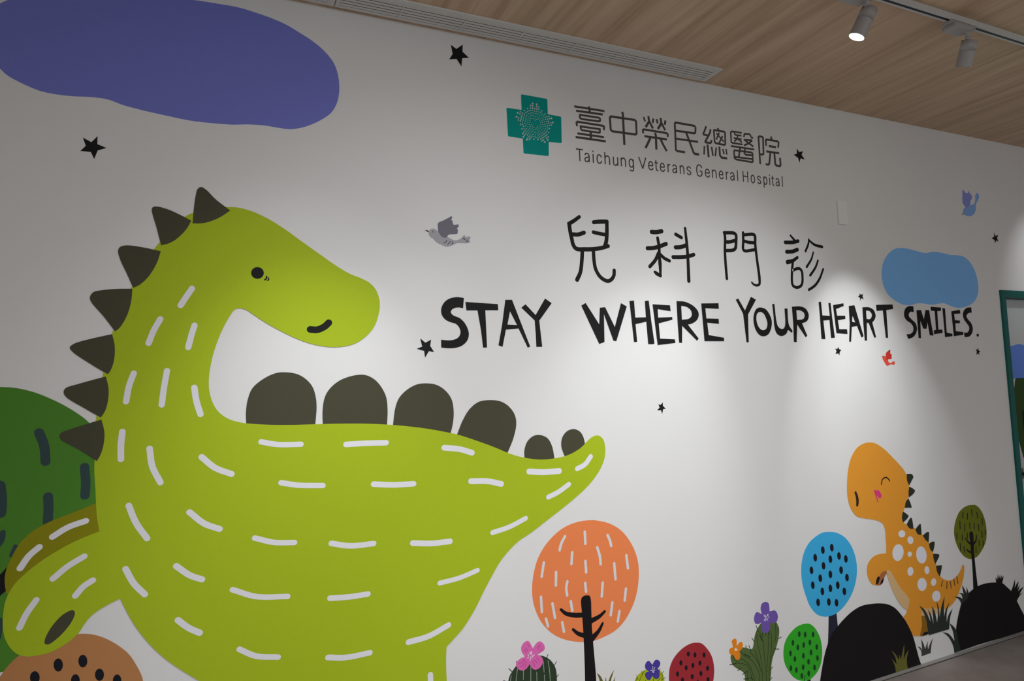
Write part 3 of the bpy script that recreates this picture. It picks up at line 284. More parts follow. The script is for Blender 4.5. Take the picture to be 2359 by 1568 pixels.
{"n":"dot_motif","m":["paledot"],"s":[["p",0,0,[[1205.9,2757.1],[1203.7,2753.0],[1199.7,2752.4],[1197.8,2755.9],[1200.0,2759.9],[1204.0,2760.5]]],["p",0,0,[[1225.3,2756.5],[1223.1,2752.4],[1219.0,2751.8],[1217.2,2755.3],[1219.4,2759.3],[1223.4,2759.9]]],["p",0,0,[[1194.5,2746.9],[1192.8,2743.9],[1189.8,2743.4],[1188.4,2746.0],[1190.1,2749.1],[1193.1,2749.5]]],["p",0,0,[[1205.3,2746.5],[1203.4,2743.0],[1200.0,2742.5],[1198.4,2745.5],[1200.3,2748.9],[1203.7,2749.4]]],["p",0,0,[[1224.5,2747.3],[1222.6,2743.8],[1219.2,2743.3],[1217.6,2746.3],[1219.5,2749.7],[1222.9,2750.2]]],["p",0,0,[[1233.9,2746.8],[1232.4,2744.0],[1229.6,2743.5],[1228.3,2746.0],[1229.8,2748.8],[1232.6,2749.3]]],["p",0,0,[[1180.6,2732.2],[1179.1,2729.3],[1176.3,2728.9],[1175.0,2731.3],[1176.5,2734.2],[1179.3,2734.6]]],["p",0,0,[[1194.7,2736.3],[1193.2,2733.4],[1190.4,2733.0],[1189.1,2735.5],[1190.6,2738.3],[1193.4,2738.7]]],["p",0,0,[[1205.1,2736.8],[1203.4,2733.5],[1200.1,2733.1],[1198.7,2735.8],[1200.4,2739.1],[1203.6,2739.6]]],["p",0,0,[[1214.5,2736.9],[1212.8,2733.9],[1209.8,2733.4],[1208.4,2736.0],[1210.1,2739.1],[1213.1,2739.5]]],["p",0,0,[[1224.5,2737.0],[1222.7,2733.7],[1219.5,2733.2],[1218.0,2736.0],[1219.8,2739.3],[1223.0,2739.7]]],["p",0,0,[[1233.5,2737.3],[1232.0,2734.4],[1229.1,2734.0],[1227.8,2736.4],[1229.4,2739.3],[1232.2,2739.7]]],["p",0,0,[[1164.5,2721.4],[1163.0,2718.6],[1160.2,2718.2],[1158.9,2720.6],[1160.4,2723.4],[1163.2,2723.8]]],["p",0,0,[[1247.2,2731.8],[1245.7,2729.0],[1242.8,2728.5],[1241.5,2731.0],[1243.0,2733.8],[1245.9,2734.3]]],["p",0,0,[[1134.5,2706.9],[1132.4,2702.9],[1128.4,2702.3],[1126.6,2705.7],[1128.7,2709.7],[1132.7,2710.3]]],["p",0,0,[[1145.9,2712.2],[1144.3,2709.2],[1141.4,2708.8],[1140.0,2711.3],[1141.6,2714.3],[1144.6,2714.8]]],["p",0,0,[[1143.6,2702.9],[1142.0,2699.9],[1139.0,2699.5],[1137.7,2702.1],[1139.2,2705.1],[1142.2,2705.5]]],["p",0,0,[[1155.6,2709.1],[1154.2,2706.3],[1151.4,2705.9],[1150.1,2708.3],[1151.6,2711.1],[1154.4,2711.5]]],["p",0,0,[[1153.1,2699.4],[1151.6,2696.6],[1148.8,2696.2],[1147.5,2698.6],[1149.0,2701.4],[1151.8,2701.8]]],["p",0,0,[[1128.1,2688.7],[1126.0,2684.7],[1122.0,2684.2],[1120.2,2687.6],[1122.3,2691.6],[1126.3,2692.2]]],["p",0,0,[[1137.0,2685.7],[1135.3,2682.5],[1132.1,2682.1],[1130.7,2684.8],[1132.4,2688.0],[1135.5,2688.5]]],["p",0,0,[[1150.1,2691.0],[1148.5,2688.0],[1145.5,2687.6],[1144.1,2690.2],[1145.7,2693.2],[1148.7,2693.6]]],["p",0,0,[[1147.5,2681.5],[1145.9,2678.5],[1142.9,2678.1],[1141.6,2680.7],[1143.2,2683.7],[1146.1,2684.1]]],["p",0,0,[[1134.8,2675.7],[1133.2,2672.7],[1130.3,2672.3],[1128.9,2674.9],[1130.5,2677.8],[1133.5,2678.3]]],["p",0,0,[[1144.7,2673.4],[1143.1,2670.4],[1140.2,2670.0],[1138.8,2672.6],[1140.4,2675.6],[1143.4,2676.0]]],["p",0,0,[[1144.8,2658.4],[1143.2,2655.4],[1140.2,2655.0],[1138.9,2657.6],[1140.5,2660.6],[1143.4,2661.0]]],["p",0,0,[[1150.3,2639.7],[1148.7,2636.7],[1145.8,2636.3],[1144.4,2638.9],[1146.0,2641.8],[1149.0,2642.2]]],["p",0,0,[[1262.7,2720.4],[1261.3,2717.7],[1258.6,2717.4],[1257.4,2719.6],[1258.9,2722.3],[1261.5,2722.7]]],["p",0,0,[[1280.9,2711.6],[1279.3,2708.7],[1276.5,2708.3],[1275.1,2710.8],[1276.7,2713.6],[1279.6,2714.0]]],["p",0,0,[[1294.1,2705.6],[1291.9,2701.5],[1287.8,2700.9],[1285.9,2704.4],[1288.1,2708.5],[1292.3,2709.1]]],["p",0,0,[[1271.0,2708.7],[1269.6,2706.1],[1266.9,2705.7],[1265.7,2708.0],[1267.1,2710.6],[1269.8,2711.0]]],["p",0,0,[[1284.1,2702.3],[1282.5,2699.4],[1279.7,2699.0],[1278.3,2701.5],[1279.9,2704.3],[1282.8,2704.7]]],["p",0,0,[[1274.4,2699.3],[1272.9,2696.4],[1270.0,2696.0],[1268.7,2698.5],[1270.2,2701.3],[1273.1,2701.7]]],["p",0,0,[[1277.0,2690.3],[1275.4,2687.4],[1272.5,2687.0],[1271.2,2689.5],[1272.8,2692.4],[1275.7,2692.8]]],["p",0,0,[[1299.7,2687.6],[1297.5,2683.5],[1293.3,2683.0],[1291.4,2686.5],[1293.7,2690.6],[1297.8,2691.1]]],["p",0,0,[[1289.0,2684.5],[1287.4,2681.6],[1284.5,2681.2],[1283.2,2683.7],[1284.8,2686.5],[1287.7,2686.9]]],["p",0,0,[[1279.3,2681.9],[1277.7,2679.1],[1274.9,2678.7],[1273.6,2681.1],[1275.1,2684.0],[1278.0,2684.4]]],["p",0,0,[[1291.3,2675.3],[1289.7,2672.4],[1286.8,2672.0],[1285.5,2674.5],[1287.1,2677.3],[1290.0,2677.7]]],["p",0,0,[[1282.1,2672.8],[1280.6,2670.1],[1278.0,2669.8],[1276.7,2672.0],[1278.2,2674.7],[1280.9,2675.0]]],["p",0,0,[[1281.2,2658.4],[1279.8,2655.7],[1277.1,2655.4],[1275.9,2657.6],[1277.3,2660.3],[1280.0,2660.6]]],["p",0,0,[[1276.0,2640.3],[1274.5,2637.5],[1271.6,2637.1],[1270.3,2639.5],[1271.9,2642.4],[1274.7,2642.8]]],["p",0,0,[[1153.6,2620.2],[1151.8,2616.8],[1148.4,2616.4],[1146.9,2619.3],[1148.7,2622.7],[1152.1,2623.1]]],["p",0,0,[[1156.7,2606.2],[1154.5,2602.3],[1150.6,2601.7],[1148.8,2605.2],[1150.9,2609.2],[1154.8,2609.7]]],["p",0,0,[[1161.0,2614.1],[1159.4,2611.1],[1156.5,2610.7],[1155.1,2613.3],[1156.7,2616.3],[1159.7,2616.7]]],["p",0,0,[[1158.8,2628.2],[1157.3,2625.4],[1154.6,2625.1],[1153.3,2627.5],[1154.8,2630.2],[1157.5,2630.6]]],["p",0,0,[[1167.3,2622.2],[1165.8,2619.4],[1163.1,2619.1],[1161.8,2621.5],[1163.3,2624.3],[1166.0,2624.6]]],["p",0,0,[[1171.8,2596.0],[1169.6,2592.0],[1165.7,2591.5],[1163.9,2595.0],[1166.0,2598.9],[1170.0,2599.4]]],["p",0,0,[[1176.4,2603.7],[1174.8,2600.7],[1171.8,2600.3],[1170.4,2602.9],[1172.0,2605.9],[1175.0,2606.3]]],["p",0,0,[[1184.5,2598.8],[1182.8,2595.6],[1179.6,2595.2],[1178.2,2598.0],[1179.9,2601.2],[1183.1,2601.6]]],["p",0,0,[[1190.0,2606.8],[1188.5,2604.0],[1185.7,2603.7],[1184.4,2606.1],[1185.9,2608.9],[1188.7,2609.2]]],["p",0,0,[[1182.3,2611.5],[1180.8,2608.7],[1178.0,2608.4],[1176.7,2610.8],[1178.2,2613.6],[1181.0,2613.9]]],["p",0,0,[[1174.4,2617.0],[1172.8,2614.2],[1170.1,2613.9],[1168.8,2616.3],[1170.3,2619.1],[1173.1,2619.4]]],["p",0,0,[[1204.0,2602.5],[1202.4,2599.7],[1199.6,2599.3],[1198.4,2601.8],[1199.9,2604.5],[1202.7,2604.9]]],["p",0,0,[[1223.6,2603.5],[1221.9,2600.5],[1218.9,2600.1],[1217.5,2602.7],[1219.1,2605.7],[1222.2,2606.1]]],["p",0,0,[[1236.9,2607.3],[1235.4,2604.4],[1232.6,2604.1],[1231.3,2606.5],[1232.8,2609.3],[1235.6,2609.7]]],["p",0,0,[[1250.0,2604.4],[1248.4,2601.4],[1245.3,2601.0],[1243.9,2603.6],[1245.6,2606.6],[1248.6,2607.0]]],["p",0,0,[[1242.6,2599.1],[1240.9,2596.1],[1237.9,2595.8],[1236.5,2598.4],[1238.2,2601.4],[1241.2,2601.8]]],["p",0,0,[[1256.8,2596.4],[1254.7,2592.6],[1250.8,2592.1],[1249.0,2595.4],[1251.1,2599.2],[1255.0,2599.7]]],["p",0,0,[[1244.4,2612.5],[1242.9,2609.9],[1240.3,2609.6],[1239.1,2611.8],[1240.5,2614.4],[1243.1,2614.8]]],["p",0,0,[[1271.9,2607.6],[1269.8,2603.7],[1265.9,2603.2],[1264.2,2606.6],[1266.3,2610.4],[1270.2,2610.9]]],["p",0,0,[[1265.6,2614.8],[1263.9,2611.8],[1260.9,2611.4],[1259.4,2614.0],[1261.1,2617.0],[1264.2,2617.4]]],["p",0,0,[[1273.1,2621.1],[1271.6,2618.3],[1268.7,2617.9],[1267.4,2620.4],[1268.9,2623.2],[1271.8,2623.6]]],["p",0,0,[[1267.1,2628.8],[1265.6,2626.0],[1262.7,2625.6],[1261.4,2628.1],[1263.0,2630.9],[1265.8,2631.3]]],["p",0,0,[[1259.5,2623.3],[1258.0,2620.7],[1255.4,2620.3],[1254.2,2622.6],[1255.6,2625.2],[1258.2,2625.6]]],["p",0,0,[[1252.5,2617.9],[1251.0,2615.2],[1248.4,2614.9],[1247.2,2617.2],[1248.6,2619.8],[1251.2,2620.1]]],["p",0,0,[[1194.9,2726.0],[1193.6,2723.7],[1191.3,2723.4],[1190.2,2725.4],[1191.5,2727.7],[1193.8,2728.0]]],["p",0,0,[[1204.0,2727.4],[1202.8,2725.1],[1200.4,2724.7],[1199.4,2726.7],[1200.6,2729.0],[1202.9,2729.4]]],["p",0,0,[[1213.7,2725.3],[1212.5,2723.0],[1210.1,2722.6],[1209.1,2724.6],[1210.3,2727.0],[1212.6,2727.3]]],["p",0,0,[[1223.6,2726.7],[1222.3,2724.4],[1220.0,2724.1],[1218.9,2726.1],[1220.2,2728.4],[1222.5,2728.7]]],["p",0,0,[[1232.9,2725.0],[1231.7,2722.7],[1229.3,2722.3],[1228.3,2724.3],[1229.5,2726.7],[1231.8,2727.0]]],["p",0,0,[[1241.1,2722.9],[1239.9,2720.5],[1237.5,2720.2],[1236.4,2722.2],[1237.7,2724.5],[1240.1,2724.9]]],["p",0,0,[[1248.3,2717.9],[1247.1,2715.6],[1244.7,2715.2],[1243.6,2717.3],[1244.9,2719.6],[1247.3,2719.9]]],["p",0,0,[[1256.4,2712.5],[1255.1,2710.1],[1252.8,2709.8],[1251.7,2711.8],[1253.0,2714.1],[1255.3,2714.5]]],["p",0,0,[[1261.7,2705.1],[1260.5,2702.8],[1258.1,2702.5],[1257.0,2704.5],[1258.3,2706.8],[1260.7,2707.2]]],["p",0,0,[[1264.1,2696.6],[1262.8,2694.2],[1260.4,2693.9],[1259.4,2695.9],[1260.6,2698.3],[1263.0,2698.6]]],["p",0,0,[[1266.6,2687.2],[1265.3,2684.9],[1262.9,2684.5],[1261.9,2686.6],[1263.1,2688.9],[1265.5,2689.2]]],["p",0,0,[[1269.1,2678.2],[1267.8,2675.9],[1265.5,2675.6],[1264.4,2677.6],[1265.7,2679.9],[1268.0,2680.3]]],["p",0,0,[[1272.4,2670.0],[1271.1,2667.7],[1268.7,2667.3],[1267.6,2669.4],[1268.9,2671.7],[1271.3,2672.0]]],["p",0,0,[[1271.5,2660.6],[1270.2,2658.2],[1267.8,2657.9],[1266.8,2659.9],[1268.0,2662.3],[1270.4,2662.6]]],["p",0,0,[[1269.3,2651.8],[1268.0,2649.5],[1265.6,2649.2],[1264.6,2651.2],[1265.8,2653.5],[1268.2,2653.8]]],["p",0,0,[[1266.6,2643.6],[1265.4,2641.3],[1263.0,2641.0],[1261.9,2643.0],[1263.2,2645.3],[1265.5,2645.6]]],["p",0,0,[[1260.9,2636.5],[1259.6,2634.1],[1257.3,2633.8],[1256.2,2635.8],[1257.5,2638.2],[1259.8,2638.5]]],["p",0,0,[[1253.4,2631.4],[1252.2,2629.0],[1249.8,2628.7],[1248.8,2630.8],[1250.0,2633.1],[1252.4,2633.4]]],["p",0,0,[[1245.8,2625.6],[1244.5,2623.3],[1242.2,2623.0],[1241.1,2625.0],[1242.4,2627.3],[1244.7,2627.6]]],["p",0,0,[[1238.6,2620.2],[1237.3,2617.9],[1235.0,2617.6],[1233.9,2619.6],[1235.2,2621.9],[1237.5,2622.2]]],["p",0,0,[[1230.7,2614.7],[1229.5,2612.4],[1227.1,2612.1],[1226.1,2614.1],[1227.3,2616.4],[1229.6,2616.7]]],["p",0,0,[[1222.1,2612.3],[1220.9,2610.0],[1218.6,2609.7],[1217.5,2611.7],[1218.7,2614.0],[1221.1,2614.3]]],["p",0,0,[[1213.2,2611.8],[1211.9,2609.5],[1209.6,2609.2],[1208.6,2611.2],[1209.8,2613.5],[1212.1,2613.8]]],["p",0,0,[[1204.6,2612.3],[1203.3,2610.0],[1201.0,2609.8],[1199.9,2611.8],[1201.2,2614.0],[1203.5,2614.3]]],["p",0,0,[[1195.3,2614.2],[1194.1,2611.9],[1191.8,2611.6],[1190.7,2613.6],[1192.0,2615.9],[1194.3,2616.2]]],["p",0,0,[[1187.8,2619.2],[1186.6,2616.9],[1184.3,2616.6],[1183.2,2618.6],[1184.5,2620.9],[1186.8,2621.2]]],["p",0,0,[[1180.1,2625.1],[1178.9,2622.8],[1176.6,2622.5],[1175.6,2624.5],[1176.8,2626.8],[1179.1,2627.1]]],["p",0,0,[[1172.2,2630.4],[1171.0,2628.1],[1168.7,2627.8],[1167.7,2629.8],[1168.9,2632.1],[1171.2,2632.4]]],["p",0,0,[[1164.6,2635.9],[1163.3,2633.6],[1161.1,2633.3],[1160.0,2635.3],[1161.2,2637.5],[1163.5,2637.8]]],["p",0,0,[[1159.4,2642.7],[1158.1,2640.4],[1155.9,2640.1],[1154.8,2642.1],[1156.0,2644.4],[1158.3,2644.7]]],["p",0,0,[[1156.7,2651.7],[1155.5,2649.4],[1153.2,2649.1],[1152.1,2651.1],[1153.4,2653.4],[1155.6,2653.7]]],["p",0,0,[[1154.2,2659.7],[1153.0,2657.4],[1150.7,2657.1],[1149.6,2659.0],[1150.9,2661.3],[1153.1,2661.7]]],["p",0,0,[[1153.1,2669.7],[1151.8,2667.4],[1149.6,2667.1],[1148.5,2669.1],[1149.7,2671.3],[1152.0,2671.7]]],["p",0,0,[[1156.7,2678.5],[1155.5,2676.2],[1153.2,2675.9],[1152.2,2677.9],[1153.4,2680.2],[1155.7,2680.5]]],["p",0,0,[[1159.1,2687.6],[1157.8,2685.3],[1155.6,2685.0],[1154.5,2687.0],[1155.7,2689.3],[1158.0,2689.6]]],["p",0,0,[[1162.3,2696.8],[1161.1,2694.5],[1158.8,2694.2],[1157.7,2696.2],[1159.0,2698.5],[1161.3,2698.8]]],["p",0,0,[[1164.9,2706.0],[1163.7,2703.7],[1161.4,2703.3],[1160.3,2705.3],[1161.6,2707.6],[1163.8,2707.9]]],["p",0,0,[[1170.7,2713.1],[1169.4,2710.8],[1167.2,2710.5],[1166.1,2712.5],[1167.3,2714.8],[1169.6,2715.1]]],["p",0,0,[[1177.9,2718.1],[1176.7,2715.7],[1174.4,2715.4],[1173.4,2717.4],[1174.6,2719.7],[1176.9,2720.0]]],["p",0,0,[[1186.1,2723.5],[1184.9,2721.2],[1182.6,2720.9],[1181.5,2722.9],[1182.8,2725.2],[1185.1,2725.5]]],["p",0,0,[[1203.5,2716.6],[1202.4,2714.6],[1200.4,2714.3],[1199.4,2716.0],[1200.5,2718.1],[1202.5,2718.4]]],["p",0,0,[[1213.4,2714.4],[1212.3,2712.3],[1210.3,2712.0],[1209.3,2713.8],[1210.4,2715.8],[1212.5,2716.1]]],["p",0,0,[[1223.1,2716.4],[1222.0,2714.3],[1219.9,2714.0],[1219.0,2715.8],[1220.1,2717.8],[1222.1,2718.1]]],["p",0,0,[[1232.6,2714.0],[1231.5,2712.0],[1229.5,2711.7],[1228.5,2713.4],[1229.6,2715.5],[1231.6,2715.8]]],["p",0,0,[[1242.9,2709.3],[1241.8,2707.3],[1239.8,2707.0],[1238.8,2708.7],[1239.9,2710.8],[1242.0,2711.0]]],["p",0,0,[[1250.7,2701.7],[1249.6,2699.7],[1247.5,2699.4],[1246.6,2701.2],[1247.7,2703.2],[1249.7,2703.5]]],["p",0,0,[[1254.1,2693.1],[1253.0,2691.1],[1251.0,2690.8],[1250.0,2692.6],[1251.1,2694.6],[1253.2,2694.9]]],["p",0,0,[[1256.4,2684.4],[1255.3,2682.3],[1253.3,2682.0],[1252.3,2683.8],[1253.5,2685.8],[1255.5,2686.1]]],["p",0,0,[[1258.9,2674.6],[1257.8,2672.5],[1255.8,2672.3],[1254.8,2674.0],[1255.9,2676.0],[1258.0,2676.3]]],["p",0,0,[[1262.4,2666.4],[1261.3,2664.3],[1259.2,2664.1],[1258.3,2665.8],[1259.4,2667.8],[1261.4,2668.1]]],["p",0,0,[[1259.4,2654.6],[1258.3,2652.6],[1256.2,2652.3],[1255.3,2654.1],[1256.4,2656.1],[1258.4,2656.4]]],["p",0,0,[[1255.3,2644.4],[1254.2,2642.4],[1252.2,2642.1],[1251.2,2643.8],[1252.3,2645.9],[1254.4,2646.1]]],["p",0,0,[[1247.6,2638.4],[1246.5,2636.4],[1244.5,2636.1],[1243.5,2637.9],[1244.6,2639.9],[1246.7,2640.2]]],["p",0,0,[[1240.2,2633.1],[1239.1,2631.1],[1237.1,2630.9],[1236.1,2632.6],[1237.2,2634.6],[1239.3,2634.9]]],["p",0,0,[[1232.6,2627.8],[1231.5,2625.8],[1229.4,2625.6],[1228.5,2627.3],[1229.6,2629.3],[1231.6,2629.6]]],["p",0,0,[[1225.0,2622.5],[1223.9,2620.5],[1221.8,2620.3],[1220.9,2622.0],[1222.0,2624.0],[1224.0,2624.3]]],["p",0,0,[[1212.9,2621.6],[1211.8,2619.6],[1209.8,2619.3],[1208.9,2621.1],[1209.9,2623.1],[1212.0,2623.3]]],["p",0,0,[[1201.1,2622.1],[1200.1,2620.1],[1198.1,2619.9],[1197.1,2621.6],[1198.2,2623.6],[1200.2,2623.9]]],["p",0,0,[[1193.2,2627.4],[1192.1,2625.4],[1190.1,2625.1],[1189.2,2626.9],[1190.3,2628.9],[1192.3,2629.1]]],["p",0,0,[[1185.7,2633.0],[1184.6,2631.0],[1182.6,2630.7],[1181.7,2632.4],[1182.8,2634.4],[1184.8,2634.7]]],["p",0,0,[[1178.2,2638.5],[1177.1,2636.5],[1175.1,2636.2],[1174.2,2638.0],[1175.3,2640.0],[1177.3,2640.2]]],["p",0,0,[[1170.3,2643.9],[1169.2,2642.0],[1167.3,2641.7],[1166.3,2643.4],[1167.4,2645.4],[1169.4,2645.7]]],["p",0,0,[[1166.2,2654.6],[1165.1,2652.6],[1163.1,2652.3],[1162.2,2654.0],[1163.3,2656.0],[1165.2,2656.3]]],["p",0,0,[[1162.9,2666.4],[1161.9,2664.4],[1159.9,2664.1],[1159.0,2665.8],[1160.0,2667.8],[1162.0,2668.1]]],["p",0,0,[[1167.3,2675.7],[1166.2,2673.7],[1164.2,2673.4],[1163.3,2675.2],[1164.4,2677.2],[1166.4,2677.4]]],["p",0,0,[[1169.2,2684.3],[1168.1,2682.3],[1166.1,2682.1],[1165.2,2683.8],[1166.3,2685.8],[1168.3,2686.1]]],["p",0,0,[[1171.3,2693.6],[1170.2,2691.6],[1168.3,2691.3],[1167.3,2693.1],[1168.4,2695.1],[1170.4,2695.3]]],["p",0,0,[[1174.8,2702.3],[1173.7,2700.3],[1171.7,2700.0],[1170.8,2701.7],[1171.9,2703.7],[1173.8,2704.0]]],["p",0,0,[[1183.7,2710.1],[1182.6,2708.1],[1180.6,2707.8],[1179.7,2709.5],[1180.8,2711.5],[1182.8,2711.8]]],["p",0,0,[[1194.3,2714.1],[1193.2,2712.0],[1191.2,2711.8],[1190.3,2713.5],[1191.3,2715.5],[1193.3,2715.8]]],["p",0,0,[[1203.3,2705.3],[1202.4,2703.6],[1200.7,2703.4],[1199.9,2704.8],[1200.8,2706.5],[1202.6,2706.8]]],["p",0,0,[[1213.2,2701.6],[1212.3,2699.9],[1210.5,2699.6],[1209.8,2701.1],[1210.7,2702.8],[1212.4,2703.1]]],["p",0,0,[[1222.5,2705.0],[1221.5,2703.2],[1219.8,2703.0],[1219.0,2704.5],[1220.0,2706.2],[1221.7,2706.4]]],["p",0,0,[[1232.5,2703.7],[1231.6,2702.0],[1229.8,2701.7],[1229.0,2703.2],[1230.0,2704.9],[1231.7,2705.2]]],["p",0,0,[[1240.3,2698.2],[1239.4,2696.5],[1237.7,2696.2],[1236.9,2697.7],[1237.8,2699.4],[1239.5,2699.7]]],["p",0,0,[[1245.1,2690.2],[1244.2,2688.5],[1242.5,2688.3],[1241.7,2689.7],[1242.6,2691.5],[1244.3,2691.7]]],["p",0,0,[[1247.4,2681.5],[1246.5,2679.7],[1244.8,2679.5],[1244.0,2681.0],[1244.9,2682.7],[1246.6,2682.9]]],["p",0,0,[[1247.2,2671.7],[1246.3,2670.0],[1244.6,2669.8],[1243.8,2671.3],[1244.7,2673.0],[1246.4,2673.2]]],["p",0,0,[[1252.9,2663.2],[1252.0,2661.5],[1250.2,2661.3],[1249.5,2662.8],[1250.4,2664.5],[1252.1,2664.7]]],["p",0,0,[[1248.6,2653.2],[1247.7,2651.5],[1246.0,2651.2],[1245.2,2652.7],[1246.1,2654.4],[1247.8,2654.7]]],["p",0,0,[[1241.0,2647.8],[1240.1,2646.1],[1238.3,2645.9],[1237.5,2647.4],[1238.5,2649.1],[1240.2,2649.3]]],["p",0,0,[[1234.2,2641.6],[1233.3,2639.9],[1231.6,2639.7],[1230.8,2641.1],[1231.7,2642.9],[1233.4,2643.1]]],["p",0,0,[[1226.1,2635.6],[1225.2,2633.9],[1223.5,2633.7],[1222.7,2635.2],[1223.6,2636.9],[1225.3,2637.1]]],["p",0,0,[[1219.2,2630.0],[1218.3,2628.3],[1216.5,2628.1],[1215.8,2629.5],[1216.7,2631.2],[1218.4,2631.5]]],["p",0,0,[[1206.7,2630.2],[1205.8,2628.5],[1204.1,2628.3],[1203.3,2629.8],[1204.2,2631.5],[1206.0,2631.7]]],["p",0,0,[[1199.0,2635.9],[1198.1,2634.2],[1196.4,2634.0],[1195.6,2635.5],[1196.5,2637.2],[1198.2,2637.4]]],["p",0,0,[[1191.5,2641.3],[1190.6,2639.6],[1188.9,2639.3],[1188.1,2640.8],[1189.0,2642.5],[1190.7,2642.7]]],["p",0,0,[[1184.9,2646.9],[1184.0,2645.2],[1182.3,2645.0],[1181.5,2646.5],[1182.4,2648.2],[1184.1,2648.4]]],["p",0,0,[[1176.8,2653.0],[1175.9,2651.3],[1174.2,2651.0],[1173.4,2652.5],[1174.3,2654.2],[1176.0,2654.4]]],["p",0,0,[[1172.1,2663.1],[1171.2,2661.4],[1169.5,2661.2],[1168.8,2662.7],[1169.7,2664.4],[1171.4,2664.6]]],["p",0,0,[[1178.2,2671.7],[1177.3,2670.0],[1175.6,2669.8],[1174.8,2671.3],[1175.8,2673.0],[1177.5,2673.2]]],["p",0,0,[[1178.2,2681.3],[1177.3,2679.6],[1175.6,2679.4],[1174.8,2680.8],[1175.7,2682.5],[1177.4,2682.8]]],["p",0,0,[[1180.6,2690.6],[1179.7,2688.9],[1178.0,2688.7],[1177.2,2690.2],[1178.1,2691.9],[1179.8,2692.1]]],["p",0,0,[[1185.3,2698.9],[1184.4,2697.2],[1182.7,2696.9],[1182.0,2698.4],[1182.9,2700.1],[1184.6,2700.3]]],["p",0,0,[[1194.0,2704.0],[1193.1,2702.3],[1191.3,2702.0],[1190.6,2703.5],[1191.5,2705.2],[1193.2,2705.5]]],["p",0,0,[[1198.2,2693.3],[1197.2,2691.6],[1195.5,2691.4],[1194.8,2692.8],[1195.7,2694.5],[1197.4,2694.8]]],["p",0,0,[[1207.4,2691.5],[1206.5,2689.8],[1204.8,2689.6],[1204.0,2691.1],[1204.9,2692.8],[1206.6,2693.0]]],["p",0,0,[[1213.1,2685.1],[1212.2,2683.4],[1210.5,2683.2],[1209.7,2684.7],[1210.6,2686.4],[1212.4,2686.6]]],["p",0,0,[[1218.5,2691.2],[1217.6,2689.5],[1215.9,2689.3],[1215.1,2690.8],[1216.0,2692.5],[1217.7,2692.7]]],["p",0,0,[[1227.8,2692.9],[1226.8,2691.2],[1225.1,2691.0],[1224.3,2692.5],[1225.2,2694.2],[1227.0,2694.4]]],["p",0,0,[[1235.2,2688.8],[1234.3,2687.1],[1232.5,2686.9],[1231.7,2688.4],[1232.7,2690.1],[1234.4,2690.3]]],["p",0,0,[[1238.9,2681.3],[1238.0,2679.6],[1236.2,2679.4],[1235.4,2680.8],[1236.4,2682.6],[1238.1,2682.8]]],["p",0,0,[[1237.6,2672.1],[1236.6,2670.4],[1234.9,2670.1],[1234.1,2671.6],[1235.1,2673.3],[1236.8,2673.6]]],["p",0,0,[[1231.4,2665.1],[1230.5,2663.4],[1228.8,2663.1],[1228.0,2664.6],[1228.9,2666.3],[1230.7,2666.5]]],["p",0,0,[[1224.5,2659.2],[1223.6,2657.5],[1221.8,2657.3],[1221.0,2658.7],[1222.0,2660.4],[1223.7,2660.7]]],["p",0,0,[[1219.0,2652.3],[1218.1,2650.6],[1216.4,2650.4],[1215.6,2651.8],[1216.5,2653.6],[1218.3,2653.8]]],["p",0,0,[[1206.4,2652.9],[1205.5,2651.2],[1203.8,2650.9],[1203.0,2652.4],[1203.9,2654.1],[1205.6,2654.3]]],["p",0,0,[[1200.0,2659.4],[1199.1,2657.7],[1197.4,2657.4],[1196.6,2658.9],[1197.5,2660.6],[1199.2,2660.8]]],["p",0,0,[[1194.1,2665.5],[1193.2,2663.8],[1191.5,2663.6],[1190.7,2665.1],[1191.6,2666.8],[1193.3,2667.0]]],["p",0,0,[[1187.7,2672.4],[1186.8,2670.7],[1185.1,2670.5],[1184.4,2672.0],[1185.3,2673.7],[1187.0,2673.9]]],["p",0,0,[[1186.6,2681.3],[1185.7,2679.5],[1184.0,2679.3],[1183.2,2680.8],[1184.1,2682.5],[1185.8,2682.7]]],["p",0,0,[[1190.7,2688.8],[1189.7,2687.1],[1188.0,2686.8],[1187.3,2688.3],[1188.2,2690.0],[1189.9,2690.2]]],["p",0,0,[[1241.8,2661.7],[1240.9,2660.0],[1239.2,2659.8],[1238.4,2661.3],[1239.3,2663.0],[1241.0,2663.2]]],["p",0,0,[[1235.1,2655.7],[1234.1,2654.0],[1232.4,2653.7],[1231.6,2655.2],[1232.5,2656.9],[1234.3,2657.2]]],["p",0,0,[[1228.3,2649.6],[1227.4,2647.9],[1225.7,2647.7],[1224.9,2649.2],[1225.8,2650.9],[1227.5,2651.1]]],["p",0,0,[[1221.1,2642.9],[1220.2,2641.2],[1218.4,2641.0],[1217.7,2642.5],[1218.6,2644.2],[1220.3,2644.4]]],["p",0,0,[[1212.6,2646.3],[1211.6,2644.6],[1209.9,2644.4],[1209.1,2645.9],[1210.1,2647.6],[1211.8,2647.8]]],["p",0,0,[[1204.0,2642.7],[1203.0,2641.0],[1201.3,2640.8],[1200.5,2642.3],[1201.5,2644.0],[1203.2,2644.2]]],["p",0,0,[[1212.5,2634.8],[1211.6,2633.1],[1209.9,2632.9],[1209.1,2634.4],[1210.0,2636.1],[1211.7,2636.3]]],["p",0,0,[[1197.4,2649.2],[1196.4,2647.5],[1194.7,2647.3],[1194.0,2648.7],[1194.9,2650.4],[1196.6,2650.7]]],["p",0,0,[[1190.3,2655.4],[1189.4,2653.7],[1187.7,2653.5],[1186.9,2654.9],[1187.8,2656.6],[1189.5,2656.9]]],["p",0,0,[[1184.0,2662.1],[1183.1,2660.4],[1181.4,2660.2],[1180.6,2661.6],[1181.5,2663.3],[1183.2,2663.6]]]],"z":[0.8,1.5],"k":[],"l":None}],"mesh":None,"y":0.0},
